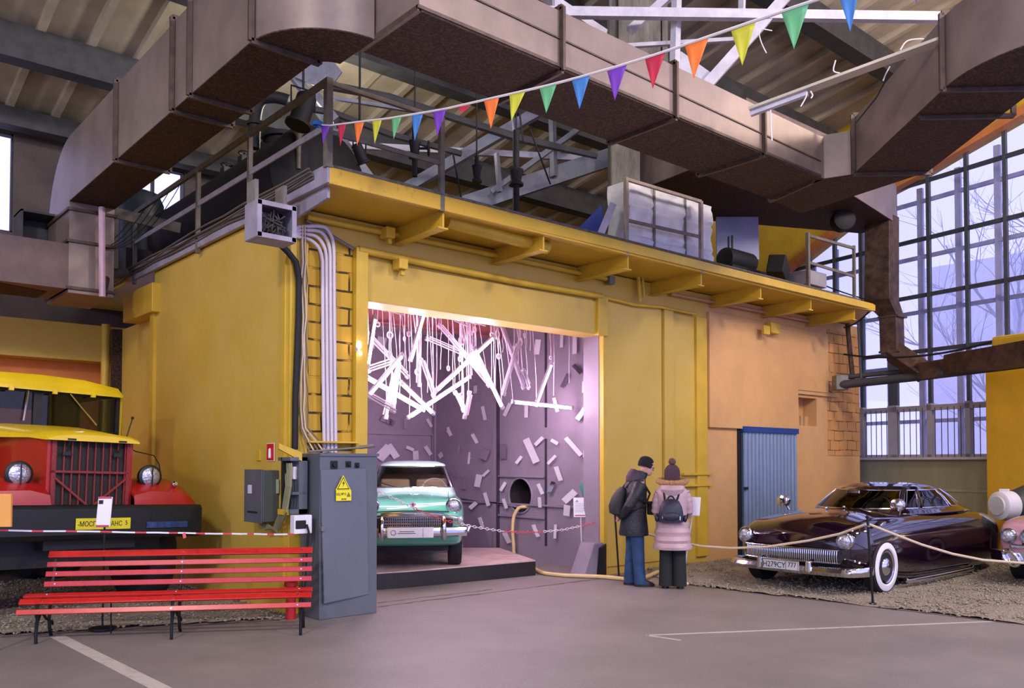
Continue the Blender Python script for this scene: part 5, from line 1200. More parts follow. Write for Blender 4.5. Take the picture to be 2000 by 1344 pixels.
def tubelamp(k, rank, n_, a, b, y, on):
    p = onY(*c4(*a), y); q = onY(*c4(*b), y+rnd.uniform(-.12, .2))
    ang = math.degrees(atan2(abs(a[1]-b[1]), abs(a[0]-b[0])))
    pose = 'hanging almost upright' if ang > 68 else ('slanting steeply' if ang > 45 else ('slanting' if ang > 18 else 'hanging nearly level'))
    lab = '%s fluorescent tube lamp %s, %s %s tube counted from the block wall' % ('glowing' if on else 'unlit', pose, (ORD+['fifteenth', 'sixteenth'])[rank], 'glowing' if on else 'unlit')
    t = thing('fluorescent_lamp', lab, 'lamp', tuple((p+q)/2), group='hanging tube lamps in the chamber')
    d = (q-p).normalized(); L = (q-p).length; side = d.cross(V((0, 1, 0))).normalized()
    if side.z < 0: side = -side
    MB().bar(p-d*.03+side*.034, q+d*.03+side*.034, .035, .016, up=tuple(side)).build('fixture', M_fix, t)
    MB().tube([p+d*.03, q-d*.03], .019 if on else .010, 10).build('tube', M_tube if on else M_off, t, smooth=True)
    if not on: MB().tube([p+d*.03+side*.068, q-d*.03+side*.068], .010, 8).build('tube', M_off, t, smooth=True)
    MB().tube([p-d*.03, p+d*.03], .024, 8).build('end_cap', M_fix, t); MB().tube([q+d*.03, q-d*.03], .024, 8).build('end_cap', M_fix, t)
    for r_ in (p, q):
        c = MB()
        if rnd.random() < .85:
            tp = V((r_.x+rnd.uniform(-.10, .10), r_.y+rnd.uniform(.02, .2), CZ)); mid = r_.lerp(tp, .5)+V((rnd.uniform(-.015, .015), 0, 0))
            c.tube([r_, r_.lerp(mid, .5)+V((.01, 0, 0)), mid, mid.lerp(tp, .5)-V((.012, 0, 0)), tp], .005, 5)
        if c.v: c.build('cord', M_cord, t)
for L_, on in ((lit, True), (unlit, False)):
    od = xorder(L_)
    for rank, i in enumerate(od): tubelamp(i, rank, len(L_), *L_[i], on)
rings = [(108, 178, 30, 1.5), (315, 325, 22, 1), (455, 318, 16, .8), (422, 352, 14, .7), (308, 470, 20, 1), (520, 602, 20, 1), (220, 245, 16, .8), (872, 228, 22, 1), (950, 285, 22, 1.2), (918, 310, 16, .8), (852, 368, 28, 1.3), (1078, 322, 18, 1), (1120, 322, 34, 1.5), (1130, 485, 20, 1), (838, 505, 16, .8), (752, 575, 16, .8), (1325, 330, 18, 1), (1295, 375, 30, 1.4), (852, 778, 16, .8), (1520, 495, 14, .7)]
for k, (x, y, r_, _) in enumerate(sorted(rings)):
    Y_ = 10.0+rnd.uniform(-.3, .6); p = onY(*c4(x, y), Y_); rr = r_*.26/F_PX*12
    t = thing('cord_coil', 'small white cord coil among the tube lamps, %s coil counted from the block wall' % (ORD+['fifteenth', 'sixteenth', 'seventeenth', 'eighteenth', 'nineteenth', 'last'])[k], 'cord', tuple(p), group='cord coils in the chamber')
    ax = (.25+rnd.uniform(-.4, .4), -1, 0)
    m_ = MB(); m_.torus(p, rr, .012, ax, 20, 6); m_.torus(p+V((.01, .02, .008)), rr*.92, .008, ax, 20, 5); m_.build('coil', M_cord, t, smooth=True)
    MB().tube([p+V((0, 0, rr)), p+V((.012, .01, rr+.3*(CZ-p.z))), V((p.x-.01, p.y+.02, CZ))], .005, 5).build('cord', M_cord, t)
for k, x in enumerate((128, 185, 330, 385, 428, 505, 600, 632, 700, 785, 832, 862, 960, 1090, 1105, 1160, 1250, 1275, 1345, 1370, 1545, 1665)):
    y1 = rnd.uniform(380, 800); Y_ = 10.1+rnd.uniform(-.2, .8) if x < 1300 else 9.85; p = onY(*c4(x+rnd.uniform(-8, 8), y1), Y_); q = onY(*c4(x, 200), Y_)
    n_ = 8; pp_ = [p.lerp(V((q.x, p.y, CZ)), i/n_)+V((rnd.uniform(-.012, .012), 0, 0)) for i in range(n_+1)]
    tag(MB().tube(pp_, .0055, 5).build('hanging_string', M_cord), 'thin white string hanging loose in the chamber, %s loose string counted from the block wall' % (ORD+['fifteenth', 'sixteenth', 'seventeenth', 'eighteenth', 'nineteenth', 'twentieth', 'twenty-first', 'twenty-second'])[k], 'string', 'loose white cords in the chamber')
# clutter of holders along the lintel inside
cl = MB()
for k in range(26):
    x = rnd.uniform(115, 1120); y = 85+ (x-115)*.135+rnd.uniform(-5, 40); p = onY(*c4(x, y), 9.6+rnd.uniform(0, .5)); a = rnd.uniform(-.5, .5)
    cl.bar(p, p+V((.28*cos(a), .02, .10*sin(a))), .02, .02)
tag(cl.build('suspension_clutter', M_fix), 'tangle of white hooks and holders under the chamber ceiling edge', 'hooks', kind='stuff')
# small lit lamp at the column
p = onY(701, 682, 8.82); t = thing('wall_lamp', 'small bright lamp cluster on the yellow column at the doorway edge', 'lamp', tuple(p))
MB().ell(p+V((0, 0, .05)), (.03, .03, .05)).ell(p+V((.02, 0, -.05)), (.02, .02, .03)).build('bulb', mat('bulb_glow', (255, 215, 235), .4, emis=14, var=0), t, smooth=True)
MB().span((p.x-.02, p.y, p.z-.02), (p.x+.02, 8.88, p.z+.02)).build('bracket', M_fix, t)

# clear strips fixed to the lining
M_shard = bpy.data.materials.new('acrylic_strip'); M_shard.use_nodes = True
_b = M_shard.node_tree.nodes['Principled BSDF']; _b.inputs['Base Color'].default_value = (.95, .90, .97, 1); _b.inputs['Roughness'].default_value = .12; _b.inputs['Alpha'].default_value = .62; _b.inputs['Coat Weight'].default_value = 1
M_shard2 = mat('mirror_strip', (220, 210, 222), .06, .95, var=0)
c5 = lambda x, y: (680+x/3.733, 840+y/3.733)
sh = []
for (x, y, w_, h_, a) in ((1605, 368, 22, 100, 5), (1422, 415, 40, 110, 12), (1703, 390, 30, 155, 0), (1722, 580, 28, 80, -35), (1630, 668, 28, 110, 30), (1772, 715, 24, 85, 0), (1560, 850, 24, 110, -12), (1750, 920, 36, 95, 38), (1195, 885, 26, 105, 30), (1338, 900, 24, 90, 0), (1020, 912, 24, 105, -8), (300, 970, 100, 40, 25), (430, 992, 22, 75, 0), (610, 985, 20, 70, -32), (760, 1050, 20, 72, -25), (950, 1105, 20, 75, -25), (250, 375, 60, 75, 10), (955, 735, 24, 60, -5), (1230, 440, 20, 70, 35)):
    px, py = c4(x, y); sh.append((px, py, w_*.26, h_*.26, a))
for (x, y, w_, h_, a) in ((738, 20, 24, 55, -35), (924, 62, 22, 75, -25), (808, 138, 14, 50, 12), (450, 135, 55, 24, 25), (492, 185, 36, 65, -4), (582, 150, 26, 75, -35), (675, 185, 34, 40, -40), (882, 205, 14, 85, 0), (998, 178, 52, 80, 20), (1130, 155, 42, 110, 3), (1245, 218, 22, 62, 35), (1335, 150, 48, 190, -25), (1392, 82, 26, 80, 48), (1505, 86, 24, 58, -60), (1643, 120, 30, 165, -38), (1725, 157, 16, 85, 5), (1485, 217, 20, 80, 42), (262, 165, 70, 115, 40), (322, 155, 46, 110, -32), (770, 312, 24, 75, -25), (843, 390, 38, 85, 2), (948, 370, 44, 90, 8), (1005, 315, 18, 60, 42), (1130, 412, 22, 70, 28), (1402, 430, 24, 80, -25), (1480, 420, 30, 92, 22), (1533, 318, 30, 105, -15), (912, 550, 30, 60, 42), (1010, 505, 26, 100, -22), (1143, 537, 22, 72, -18), (1397, 528, 22, 75, 0), (1615, 485, 46, 108, 45), (1718, 438, 42, 96, -15), (1595, 587, 42, 80, 8), (1740, 315, 22, 75, 10), (970, 675, 26, 80, -25), (873, 715, 22, 60, 10), (1158, 785, 34, 80, -25), (1368, 735, 26, 90, -20), (1510, 740, 18, 100, 0), (1735, 750, 24, 90, 12)):
    px, py = c5(x, y); sh.append((px, py, w_/3.733, h_/3.733, a))
zones = {}
for s_ in sh:
    px, py = s_[0], s_[1]
    if px < 850: z_ = 'on the end wall above the car' if py > 780 else 'on the end wall behind the lamps'
    elif py < 790: z_ = 'on the wall behind the lamps'
    elif py < 865: z_ = 'on the wall below the lamps'
    elif py < 925: z_ = 'above the vent hole'
    elif py < 1000: z_ = 'level with the vent hole'
    else: z_ = 'low beside the hanging chain'
    zones.setdefault(z_, []).append(s_)
for z_, L_ in zones.items():
    L_.sort()
    for k, (px, py, w_, h_, a) in enumerate(L_):
        back = px < 850
        c = onY(px, py, CYB-.05) if back else onX(px, py, CXR-.06)
        dd = (c-CAM).dot(FLAT); a = -radians(a)
        hz_ = V((1, 0, 0)) if back else V((0, -1, 0)); nn = V((0, -1, 0)) if back else V((-1, 0, 0))
        fore = abs(RIGHT.dot(hz_))
        ux = hz_*(cos(a)/max(.6, fore))+V((0, 0, sin(a))); uz = V((0, 0, cos(a)))-hz_*(sin(a)/max(.6, fore))
        W_ = w_*dd/F_PX; H_ = h_*dd/F_PX; tilt = nn*rnd.uniform(-.015, .015)
        q_ = [c+ux*(i*W_/2)+uz*(j*H_/2)+tilt*j for i, j in ((-1, -1), (1, -1), (1, 1), (-1, 1))]
        shp = 'wide' if min(w_, h_) > 10 else ('long narrow' if max(w_, h_) > 24 else 'small narrow')
        mb = MB().prism(q_, nn*.006)
        mb.tube([c, c-nn*.05], .006, 5)
        nm = '%s clear strip %s, %s from the block wall' % ({'long narrow': 'long'}.get(shp, shp), z_, (ORD+['fifteenth', 'sixteenth', 'seventeenth', 'eighteenth'])[k])
        tag(mb.build('plastic_strip', M_shard2 if rnd.random() < .12 else M_shard), nm, 'plastic strip', 'clear plastic strips on the chamber lining')

# hose out of the vent
hs = tag(MB().tube(spl([V((CXR+.25, hy-.05, hz-.2)), onX(1028, 990, CXR-.02), onX(1014, 992, CXR-.10), onX(1004, 1008, CXR-.16), onX(1001, 1035, CXR-.16), onX(1003, 1062, CXR-.14), onX(1006, 1085, CXR-.12)+V((0, 0, .0)), V((CXR-.12, onX(1006, 1085, CXR-.12).y-.3, .03)), *[onZ(x_, y_, .032) for x_, y_ in ((1052, 1116), (1092, 1123), (1130, 1125), (1180, 1127), (1225, 1131), (1256, 1129), (1285, 1117))]]), .030, 10).build('hose', mat('cream_hose', (214, 190, 130), .5, var=.08), smooth=True), 'cream hose drooping from the round vent hole and out along the floor', 'hose')
rim_ = tag(MB().torus((CXR-.01, hy, hz), hr+.01, .02, (1, 0, 0), 40, 8).build('round_vent', M_purp, smooth=True), 'round grey steel rim of the dark vent hole in the grey lining', 'vent')

# barrier chain across the doorway: alternating red and white links
ch_ = thing('barrier_chain', 'red and white plastic chain hung across the chamber doorway in front of the mint car', 'chain', tuple(onY(1185, 1016, YF-.05)))
M_cr, M_cw = mat('chain_red', (206, 62, 76), .4, var=0), mat('chain_white', (224, 214, 220), .4, var=0)
a_ = onY(712, 950, YF+.25); b_ = onY(1180, 1018, YF+.1); m_ = onY(1010, 1040, YF+.3)
path = []
for i in range(121):
    t = i/120; p = a_.lerp(b_, t); 
    path.append(p)
# vertical sag through measured points
def zat(px_t, pts_):
    for i in range(len(pts_)-1):
        if pts_[i][0] <= px_t <= pts_[i+1][0]:
            f = (px_t-pts_[i][0])/(pts_[i+1][0]-pts_[i][0]); return pts_[i][1]+(pts_[i+1][1]-pts_[i][1])*f
    return pts_[-1][1]
mp = [(712, 948), (760, 969), (820, 998), (870, 1017), (930, 1030), (990, 1039), (1045, 1040), (1100, 1035), (1150, 1024), (1186, 1015)]
cp = [onY(p, q, YF+.14) for p, q in mp]
dense = []
for i in range(len(cp)-1):
    for k in range(20): dense.append(cp[i].lerp(cp[i+1], k/20))
dist = 0; last = dense[0]; links = {0: MB(), 1: MB()}; k = 0
for p in dense[1:]:
    dist += (p-last).length
    if dist >= .046:
        d = (p-last).normalized(); up = V((0, 0, 1)) if k % 2 else V((0, 1, 0)); sd = d.cross(up).normalized()
        lp = [p+d*(.030*cos(2*pi*j/10))+sd*(.015*sin(2*pi*j/10)) for j in range(10)]
        links[(k//14) % 2].tube(lp, .005, 5, closed=True); k += 1; dist = 0
    last = p
links[0].build('white_links', M_cw, ch_); links[1].build('red_links', M_cr, ch_)
# info board at the door jamb
def board(label, foot, top_c, w_, h_, tilt, m_edge, m_post=None, name='info_sign', face=None, group=None, head=False):
    t = thing(name, label, 'sign', tuple(foot), group=group)
    n_ = face if face is not None else -FLAT
    n_ = V((n_.x, n_.y, tilt)).normalized(); x_ = V((0, 0, 1)).cross(n_).normalized(); z_ = n_.cross(x_)
    MB().tube([foot, V((top_c.x, top_c.y, top_c.z-h_*.3))+(-n_*.02)], .010, 8).build('post', m_post or M_white, t)
    MB().lathe([(.13, 0), (.13, .012), (.03, .02)], foot+V((0, 0, .001)), (0, 0, 1), 20).build('foot', m_post or M_white, t)
    q_ = [top_c+x_*(i*w_/2)+z_*(j*h_/2) for i, j in ((-1, -1), (1, -1), (1, 1), (-1, 1))]
    pn = MB().prism(q_, -n_*.014).build('panel', m_edge, t, bevel=.004)
    MB().prism([top_c+n_*.003+x_*(i*(w_/2-.012))+z_*(j*(h_/2-.012)) for i, j in ((-1, -1), (1, -1), (1, 1), (-1, 1))], -n_*.004).build('sheet', mat('white_sheet', (226, 226, 232), .5, var=0), t)
    return t, x_, z_, n_
M_pinkred = mat('crimson_strip', (176, 40, 72), .5, var=0)
M_grey3 = mat('print_grey', (150, 150, 158), .6, var=0)
tc_ = at(1134, 991, 13.35); ft = at(1138, 1100, 13.38); ft.z = 0
t, x_, z_, n_ = board('white information board on a thin post inside the doorway by the jamb', ft, tc_, .22, .31, .25, M_white)
e_ = MB(); e_.prism([tc_+n_*.004+x_*i+z_*j for i, j in ((-.09, -.135), (.09, -.135), (.09, -.12), (-.09, -.12))], n_*.002); e_.build('crimson_band', M_pinkred, t)
e_ = MB(); e_.prism([tc_+n_*.004+x_*i+z_*j for i, j in ((-.09, .08), (-.03, .08), (-.05, .12))], n_*.002)
for k in range(6): e_.prism([tc_+n_*.004+x_*i+z_*j for i, j in ((-.09, .05-.025*k), (.08-.02*(k % 3), .05-.025*k), (.08-.02*(k % 3), .056-.025*k), (-.09, .056-.025*k))], n_*.001)
e_.build('print', M_grey3, t)
# wedge block at the jamb foot
a_ = onZ(1126, 1122); wd_ = thing('concrete_wedge', 'grey sloping wedge block with a dark side at the foot of the door jamb', 'block', (DX1-.3, YF+.15, 0))
MB().prism([(DX1-.44, YF-.02, 0.001), (DX1+.02, YF-.02, .001), (DX1+.02, YF-.02, .50), (DX1-.20, YF-.02, .50)], (0, .30, 0)).build('body', M_purp, wd_, bevel=.02)
MB().prism([(DX1-.15, YF-.06, 0.001), (DX1+.02, YF-.06, .001), (DX1+.02, YF-.06, .48), (DX1-.10, YF-.06, .42)], (0, .05, 0)).build('dark_side', M_dark, wd_)
# ------------------------------------------------------------------ red park bench
BL, BR = onZ(70, 1258), onZ(587, 1241)
bu = (BR-BL).normalized(); bn = V((bu.y, -bu.x, 0))
if bn.dot(FLAT) > 0: bn = -bn         # towards the viewer
bk = -bn
bench = thing('park_bench', 'long red slatted park bench with curled black iron legs in front of the lorry', 'bench', tuple(BL), group=None)
BLn = (BR-BL).length
M_bred = mat('bench_red', (190, 34, 30), .3, var=.12, scale=5, coat=.3, stretch=(3, 3, 1))
M_iron = mat('black_iron', (26, 26, 27), .5, .4, var=.2)
prof_b = [(-.015, .300, 1.2, .05), (.055, .385, .75, .06), (.175, .425, .25, .07), (.40, .505, 1.35, .052), (.44, .60, 1.35, .052), (.475, .69, 1.30, .052), (.515, .785, .95, .07)]
e0, e1 = -.17, BLn+.10
for dk, z, ang, w_ in prof_b:
    c = lambda s: BL+bu*s+bk*dk+V((0, 0, z))
    dirw = bk*cos(ang)+V((0, 0, sin(ang))); nrm = dirw.cross(bu).normalized()
    ex0, ex1 = (e0+.10, e1-.02) if z > .45 else (e0, e1)
    mb = MB(); mb.add([c(s)+dirw*(i*w_/2)+nrm*(j*.0125) for s in (ex0, ex1) for i, j in ((-1, -1), (1, -1), (1, 1), (-1, 1))], [(0, 1, 2, 3), (7, 6, 5, 4), (0, 4, 5, 1), (1, 5, 6, 2), (2, 6, 7, 3), (3, 7, 4, 0)])
    sl_ = mb.build('slat', M_bred, bench, bevel=.004)
    for s in (.03, BLn/2, BLn-.03): MB().lathe([(.008, -.018), (.010, -.014), (.010, .014), (.008, .018)], c(s), nrm, 8).build('bolt', M_chrome, sl_)
for s in (0, BLn*.5, BLn):
    f_ = lambda dk, z, s=s: BL+bu*s+bk*dk+V((0, 0, z))
    lg = MB()
    lg.tube([f_(.0, .002), f_(-.005, .10), f_(.03, .22), f_(.0, .285), f_(.03, .35), f_(.12, .395), f_(.26, .40), f_(.36, .42), f_(.41, .50), f_(.46, .62), f_(.50, .74)], .016, 8)
    lg.tube([f_(.40, .002), f_(.36, .05), f_(.33, .17), f_(.36, .30), f_(.37, .42)], .016, 8)
    lg.tube([f_(.03, .19), f_(.10, .26), f_(.18, .25), f_(.26, .19), f_(.33, .17)], .013, 8)
    lg.tube([f_(.40+.035*cos(a*.5), .10+.045*sin(a*.5)) for a in range(0, 11)], .010, 6)
    lg.build('leg_frame', M_iron, bench, smooth=True)
MB().tube([BL+bu*(BLn*.24)+bk*.30+V((0, 0, .02)), BL+bu*(BLn*.24)+bk*.28+V((0, 0, .40))], .008, 6).build('brace', M_iron, bench)
# ------------------------------------------------------------------ grey switch cabinet
M_cab = mat('cabinet_grey', (92, 98, 104), .42, .1, var=.10, scale=2.5, bump=.06, bscale=60)
c0 = onZ(627, 1213); c1 = onZ(732, 1196); CY = (c0.y+c1.y)/2
cb_ = thing('switch_cabinet', 'tall grey steel electrical cabinet with a yellow warning triangle at the doorway', 'cabinet', ((c0.x+c1.x)/2, CY+.3, 0))
CH = onY(720, 886, CY).z
MB().span((c0.x, CY, 0), (c1.x, YF-.10, CH)).build('body', M_cab, cb_, bevel=.008)
dr = MB(); dx0_, dx1_ = onY(627, 1000, CY).x, onY(722, 1000, CY).x; dz0, dz1_ = onY(670, 1172, CY).z, onY(670, 918, CY).z
# the door stands slightly proud and crooked
dr.prism([(dx0_-.02, CY-.03, dz1_), (dx1_-.05, CY-.012, dz1_+.01), (dx1_-.01, CY-.012, dz0+.03), (dx0_+.02, CY-.045, dz0-.01)], (0, .03, 0))
drr = dr.build('door', mat('cabinet_grey_door', (100, 106, 114), .4, .1, var=.06, scale=2, bump=.05, bscale=80), cb_, bevel=.006)
MB().box((dx0_, CY-.04, (dz0+dz1_)/2+.08), (.04, .03, .05)).build('latch', M_steelg, drr, bevel=.004)
MB().span((c0.x-.01, CY-.02, CH-.03), (c1.x+.01, CY+.04, CH+.0)).build('top_edge', M_cab, cb_)
def sticker(c, w_, h_, m_, parent, name, y):
    return MB().span((c.x-w_/2, y-.004, c.z-h_/2), (c.x+w_/2, y, c.z+h_/2)).build(name, m_, parent)
M_wy = mat('warning_yellow', (236, 222, 30), .5, var=0)
tcn = onY(670, 944, CY-.045); tw = .085
def tri(c, r, y, m_, nm, par, t=.004): return MB().prism([(c.x-r, y, c.z-r*.8), (c.x+r, y, c.z-r*.8), (c.x, y, c.z+r*.95)], (0, t, 0)).build(nm, m_, par)
tr1 = tri(tcn, .095, CY-.050, M_wy, 'warning_triangle', drr)
tri(tcn+V((0, 0, -.004)), .078, CY-.0515, M_dark, 'black_border', tr1, .001)
tri(tcn+V((0, 0, -.006)), .064, CY-.053, M_wy, 'inner_field', tr1, .001)
MB().prism([(tcn.x+.012, CY-.055, tcn.z+.04), (tcn.x-.016, CY-.055, tcn.z-.005), (tcn.x+.002, CY-.055, tcn.z-.002), (tcn.x-.008, CY-.055, tcn.z-.042), (tcn.x+.018, CY-.055, tcn.z+.008), (tcn.x+.0, CY-.055, tcn.z+.006)], (0, .001, 0)).build('lightning_bolt', M_dark, tr1)
lc = onY(671, 968, CY-.045); lb = sticker(lc, .19, .115, M_wy, drr, 'warning_label', CY-.045)
text('ШЦ №13', .038, M_dark, frame((lc.x-.03, CY-.0505, lc.z+.015), (1, 0, 0), (0, 0, 1)), lb, sx=.8)
text('380/220В', .020, M_dark, frame((lc.x, CY-.0505, lc.z-.04), (1, 0, 0), (0, 0, 1)), lb, sx=.8)
MB().prism([(lc.x+.035, CY-.051, lc.z-.015), (lc.x+.085, CY-.051, lc.z-.015), (lc.x+.06, CY-.051, lc.z+.04)], (0, .001, 0)).build('small_triangle', mat('olive_print', (120, 116, 20), .6, var=0), lb)
for px, py, w_, h_ in ((652, 908, .09, .09), (680, 907, .07, .07), (697, 909, .06, .06)):
    c = onY(px, py, CY); MB().box((c.x, CY-.004, c.z), (w_, .01, h_)).lathe([(w_*.3, 0), (w_*.25, .03)], (c.x, CY-.005, c.z), (0, -1, 0), 12).build('switch', M_dark, cb_, bevel=.01)
rd = tag(MB().tube([onY(603, 882, 8.6), onY(660, 878, 8.5), onY(732, 872, 8.4)], .013, 8).tube([onY(702, 874, 8.46), onY(730, 871, 8.39)], .02, 8).build('steel_rod', M_steelg), 'grey steel rod lying across the top of the grey cabinet', 'rod')
bt_ = MB(); z_ = onY(640, 862, 8.85).z; bt_.span((onY(606, 862, 8.8).x, 8.80, z_-.02), (onY(703, 862, 8.8).x, YF-.01, z_+.0))
tag(bt_.build('yellow_shelf_bar', M_yel2), 'thin yellow bar across the block wall above the grey cabinet', 'bar')
# open frame with meters beside it
of_ = thing('meter_frame', 'open grey steel frame with meters beside the tall grey cabinet', 'frame', tuple(onY(590, 1000, 8.7)))
fy = 8.62
a_, b_ = onY(567, 893, fy), onY(600, 1003, fy)
f_ = MB(); f_.span((b_.x-.10, fy, b_.z), (b_.x, fy+.3, a_.z)); f_.span((a_.x, fy, b_.z), (b_.x, fy+.3, b_.z+.05)); f_.span((a_.x, fy, a_.z-.04), (b_.x, fy+.3, a_.z)); f_.span((a_.x+.03, fy, (a_.z+b_.z)/2-.1), (b_.x, fy+.25, (a_.z+b_.z)/2-.07)); f_.build('case', M_cab, of_)
MB().span((a_.x, fy+.2, b_.z), (b_.x-.1, fy+.22, a_.z)).build('back_plate', M_dark, of_)
MB().box(onY(577, 924, fy+.1), (.08, .08, .14)).build('meter', M_white, of_, bevel=.01)
yb_ = tag(MB().prism([onY(545, 866, 8.75), onY(590, 884, 8.6), onY(590, 901, 8.6), onY(545, 877, 8.75)], (0, .04, 0)).build('yellow_strut', M_yel2), 'short yellow strut slanting onto the top of the meter frame', 'strut')
tag(MB().box(onY(563, 1000, 8.75), (.16, .2, .06)).build('yellow_ledge', M_yel2, bevel=.004), 'small yellow ledge below the open meter frame', 'ledge')
# breaker box on the side wall
bb = thing('breaker_box', 'dark grey breaker box with a small white label on the yellow side wall', 'box', tuple(onX(510, 970, XS-.1)))
p0_, p1_ = onX(484, 1018, XS-.22), onX(526, 919, XS-.22)
ya_, yb_2 = max(p0_.y, p1_.y), min(p0_.y, p1_.y)
q0_ = onX(510, 970, XS-.1); L_ = .42
MB().span((XS-.2, q0_.y-L_/2-.05, p0_.z), (XS-.002, q0_.y+L_/2, p1_.z)).build('body', mat('box_olive_grey', (84, 90, 86), .45, .1), bb, bevel=.01)
cvr = MB().span((XS-.215, q0_.y-L_/2-.05, p0_.z-.01), (XS-.2, q0_.y+L_/2, p1_.z+.01)).build('cover', mat('box_grey', (88, 94, 98), .4, .1), bb, bevel=.006)
MB().span((XS-.219, q0_.y-.0, p0_.z+.32), (XS-.214, q0_.y+.10, p0_.z+.42)).build('label', mat('pale_label', (205, 200, 225), .5, var=0), cvr)
MB().span((XS-.222, q0_.y-.16, p0_.z+.10), (XS-.214, q0_.y+.10, p0_.z+.12)).build('handle', M_dark, cvr)
tag(MB().box(onX(541, 950, XS-.03), (.02, .07, .16)).build('paper_tag', mat('greenish_paper', (170, 180, 150), .6)), 'small pale tag on the wall beside the breaker box', 'label')
tag(MB().box(onX(505, 890, XS-.01), (.02, .10, .12)).build('wall_plate', M_yel2, bevel=.004), 'small yellow painted plate on the side wall beside the red sign', 'plate')
cl_ = MB()
for k in range(5):
    cl_.tube([onX(553+4*k, 905, XS-.05-.02*k), onX(556+3*k, 950, XS-.08-.02*k), onX(548+3*k, 1000, XS-.10-.02*k), onX(535+2*k, 1030+2*k, XS-.12), onX(518, 1034-3*k, XS-.12), onX(504+2*k, 1018, XS-.10)], .012, 6)
tag(cl_.build('cable_loop', mat('grey_green_cable', (128, 128, 92), .6)), 'loop of pale cables running up from under the breaker box', 'cable', kind='stuff')
# fire extinguisher sign
q_ = onX(529, 883, XS-.01); fs = thing('fire_sign', 'small red fire extinguisher sign with a white symbol on the yellow wall', 'sign', tuple(q_))
MB().box((XS-.012, q_.y, q_.z), (.008, .20, .21)).build('border', mat('sign_border', (226, 210, 190), .5, var=0), fs)
rp = MB().box((XS-.018, q_.y, q_.z), (.006, .175, .19)).build('red_field', mat('sign_red', (196, 24, 34), .4, var=0), fs)
MB().lathe([(.018, -.06), (.020, -.05), (.020, .035), (.012, .05), (.006, .055)], (XS-.020, q_.y, q_.z-.01), (0, 0, 1), 10).build('extinguisher_symbol', M_white, rp)
# white socket box with cable
wb_ = thing('socket_box', 'white electrical switch box on the edge of the grey cabinet beside the bench', 'switch', tuple(onY(587, 1024, 8.5)))
q_ = onY(588, 1024, 8.5); MB().box(q_, (.21, .10, .20)).build('case', M_white, wb_, bevel=.008)
MB().box(q_+V((-.03, -.055, -.0)), (.12, .015, .09)).build('rocker', M_dark, wb_, bevel=.01)
MB().tube([q_+V((.03, -.07, 0)), q_+V((.05, -.08, -.08)), q_+V((.05, -.04, -.3)), q_+V((.04, 0, -.75))], .012, 6).build('cable', M_dark, wb_)
rp_ = onZ(578, 1212); tag(MB().lathe([(.055, 0), (.055, .36), (.075, .36), (.075, .40), (.03, .44)], (rp_.x, rp_.y+.12, 0), (0, 0, 1), 18).build('hydrant_pipe', mat('hydrant_red', (176, 28, 30), .45, var=.1), smooth=True), 'short thick red pipe standing on the floor behind the bench end', 'pipe')
# barrier tape
tp_ = MB(); cu_ = [at(-260, 1030, 7.2), at(-30, 1036, 7.9), at(150, 1038, 8.3), at(330, 1041, 8.55), at(470, 1043, 8.6), at(575, 1044, 8.42)]
dn = []
for i in range(len(cu_)-1):
    for k in range(8): dn.append(cu_[i].lerp(cu_[i+1], k/8)+V((0, 0, .002*sin(k))))
dn.append(cu_[-1])
tpe = thing('barrier_tape', 'red and white barrier tape stretched behind the bench in front of the lorry', 'tape', tuple(cu_[2]))
mw, mr = MB(), MB()
for i in range(len(dn)-1): (mw if i % 3 else mr).add([dn[i]-V((0, 0, .008)), dn[i+1]-V((0, 0, .008)), dn[i+1]+V((0, 0, .008)), dn[i]+V((0, 0, .008))], [(0, 1, 2, 3)])
mw.build('white_stripes', M_white, tpe); mr.build('red_stripes', M_cr, tpe)
mr2 = MB().add([at(356, 1042, 8.55), at(362, 1040, 8.55), at(364, 1050, 8.53), at(358, 1052, 8.53)], [(0, 1, 2, 3)]).build('loose_end', M_cr, tpe)
# sign cards in front of the lorry
ft = onZ(196, 1175); d_ = (ft-CAM).dot(FLAT); d_ = 8.75
tc_ = at(203, 1000, d_); ft = V((tc_.x, tc_.y, 0.02))
t, x_, z_, n_ = board('white information card with crimson bands leaning before the lorry bumper', ft, tc_, .145, .31, .18, M_white, M_iron)
for j0, j1 in ((.135, .152), (-.152, -.135)):
    MB().prism([tc_+n_*.004+x_*i+z_*j for i, j in ((-.066, j0), (.066, j0), (.066, j1), (-.066, j1))], n_*.002).build('crimson_band', M_pinkred, t)
e_ = MB().prism([tc_+n_*.004+x_*i+z_*j for i, j in ((-.06, .08), (-.015, .08), (-.015, .12), (-.06, .12))], n_*.001); e_.build('picture', M_dark, t)
q_ = at(-4, 997, 7.8); ob = thing('timber_board', 'pale orange wooden board standing at the edge in front of the lorry', 'board', (q_.x, q_.y, 0))
MB().box(q_, (.25, .03, .30), rot=ALPHA-pi/2).build('panel', mat('pale_ply', (226, 160, 76), .6, var=.1), ob, bevel=.004)
MB().bar((q_.x, q_.y, 0.02), (q_.x, q_.y, q_.z-.15), .03, .03).build('post', M_iron, ob)
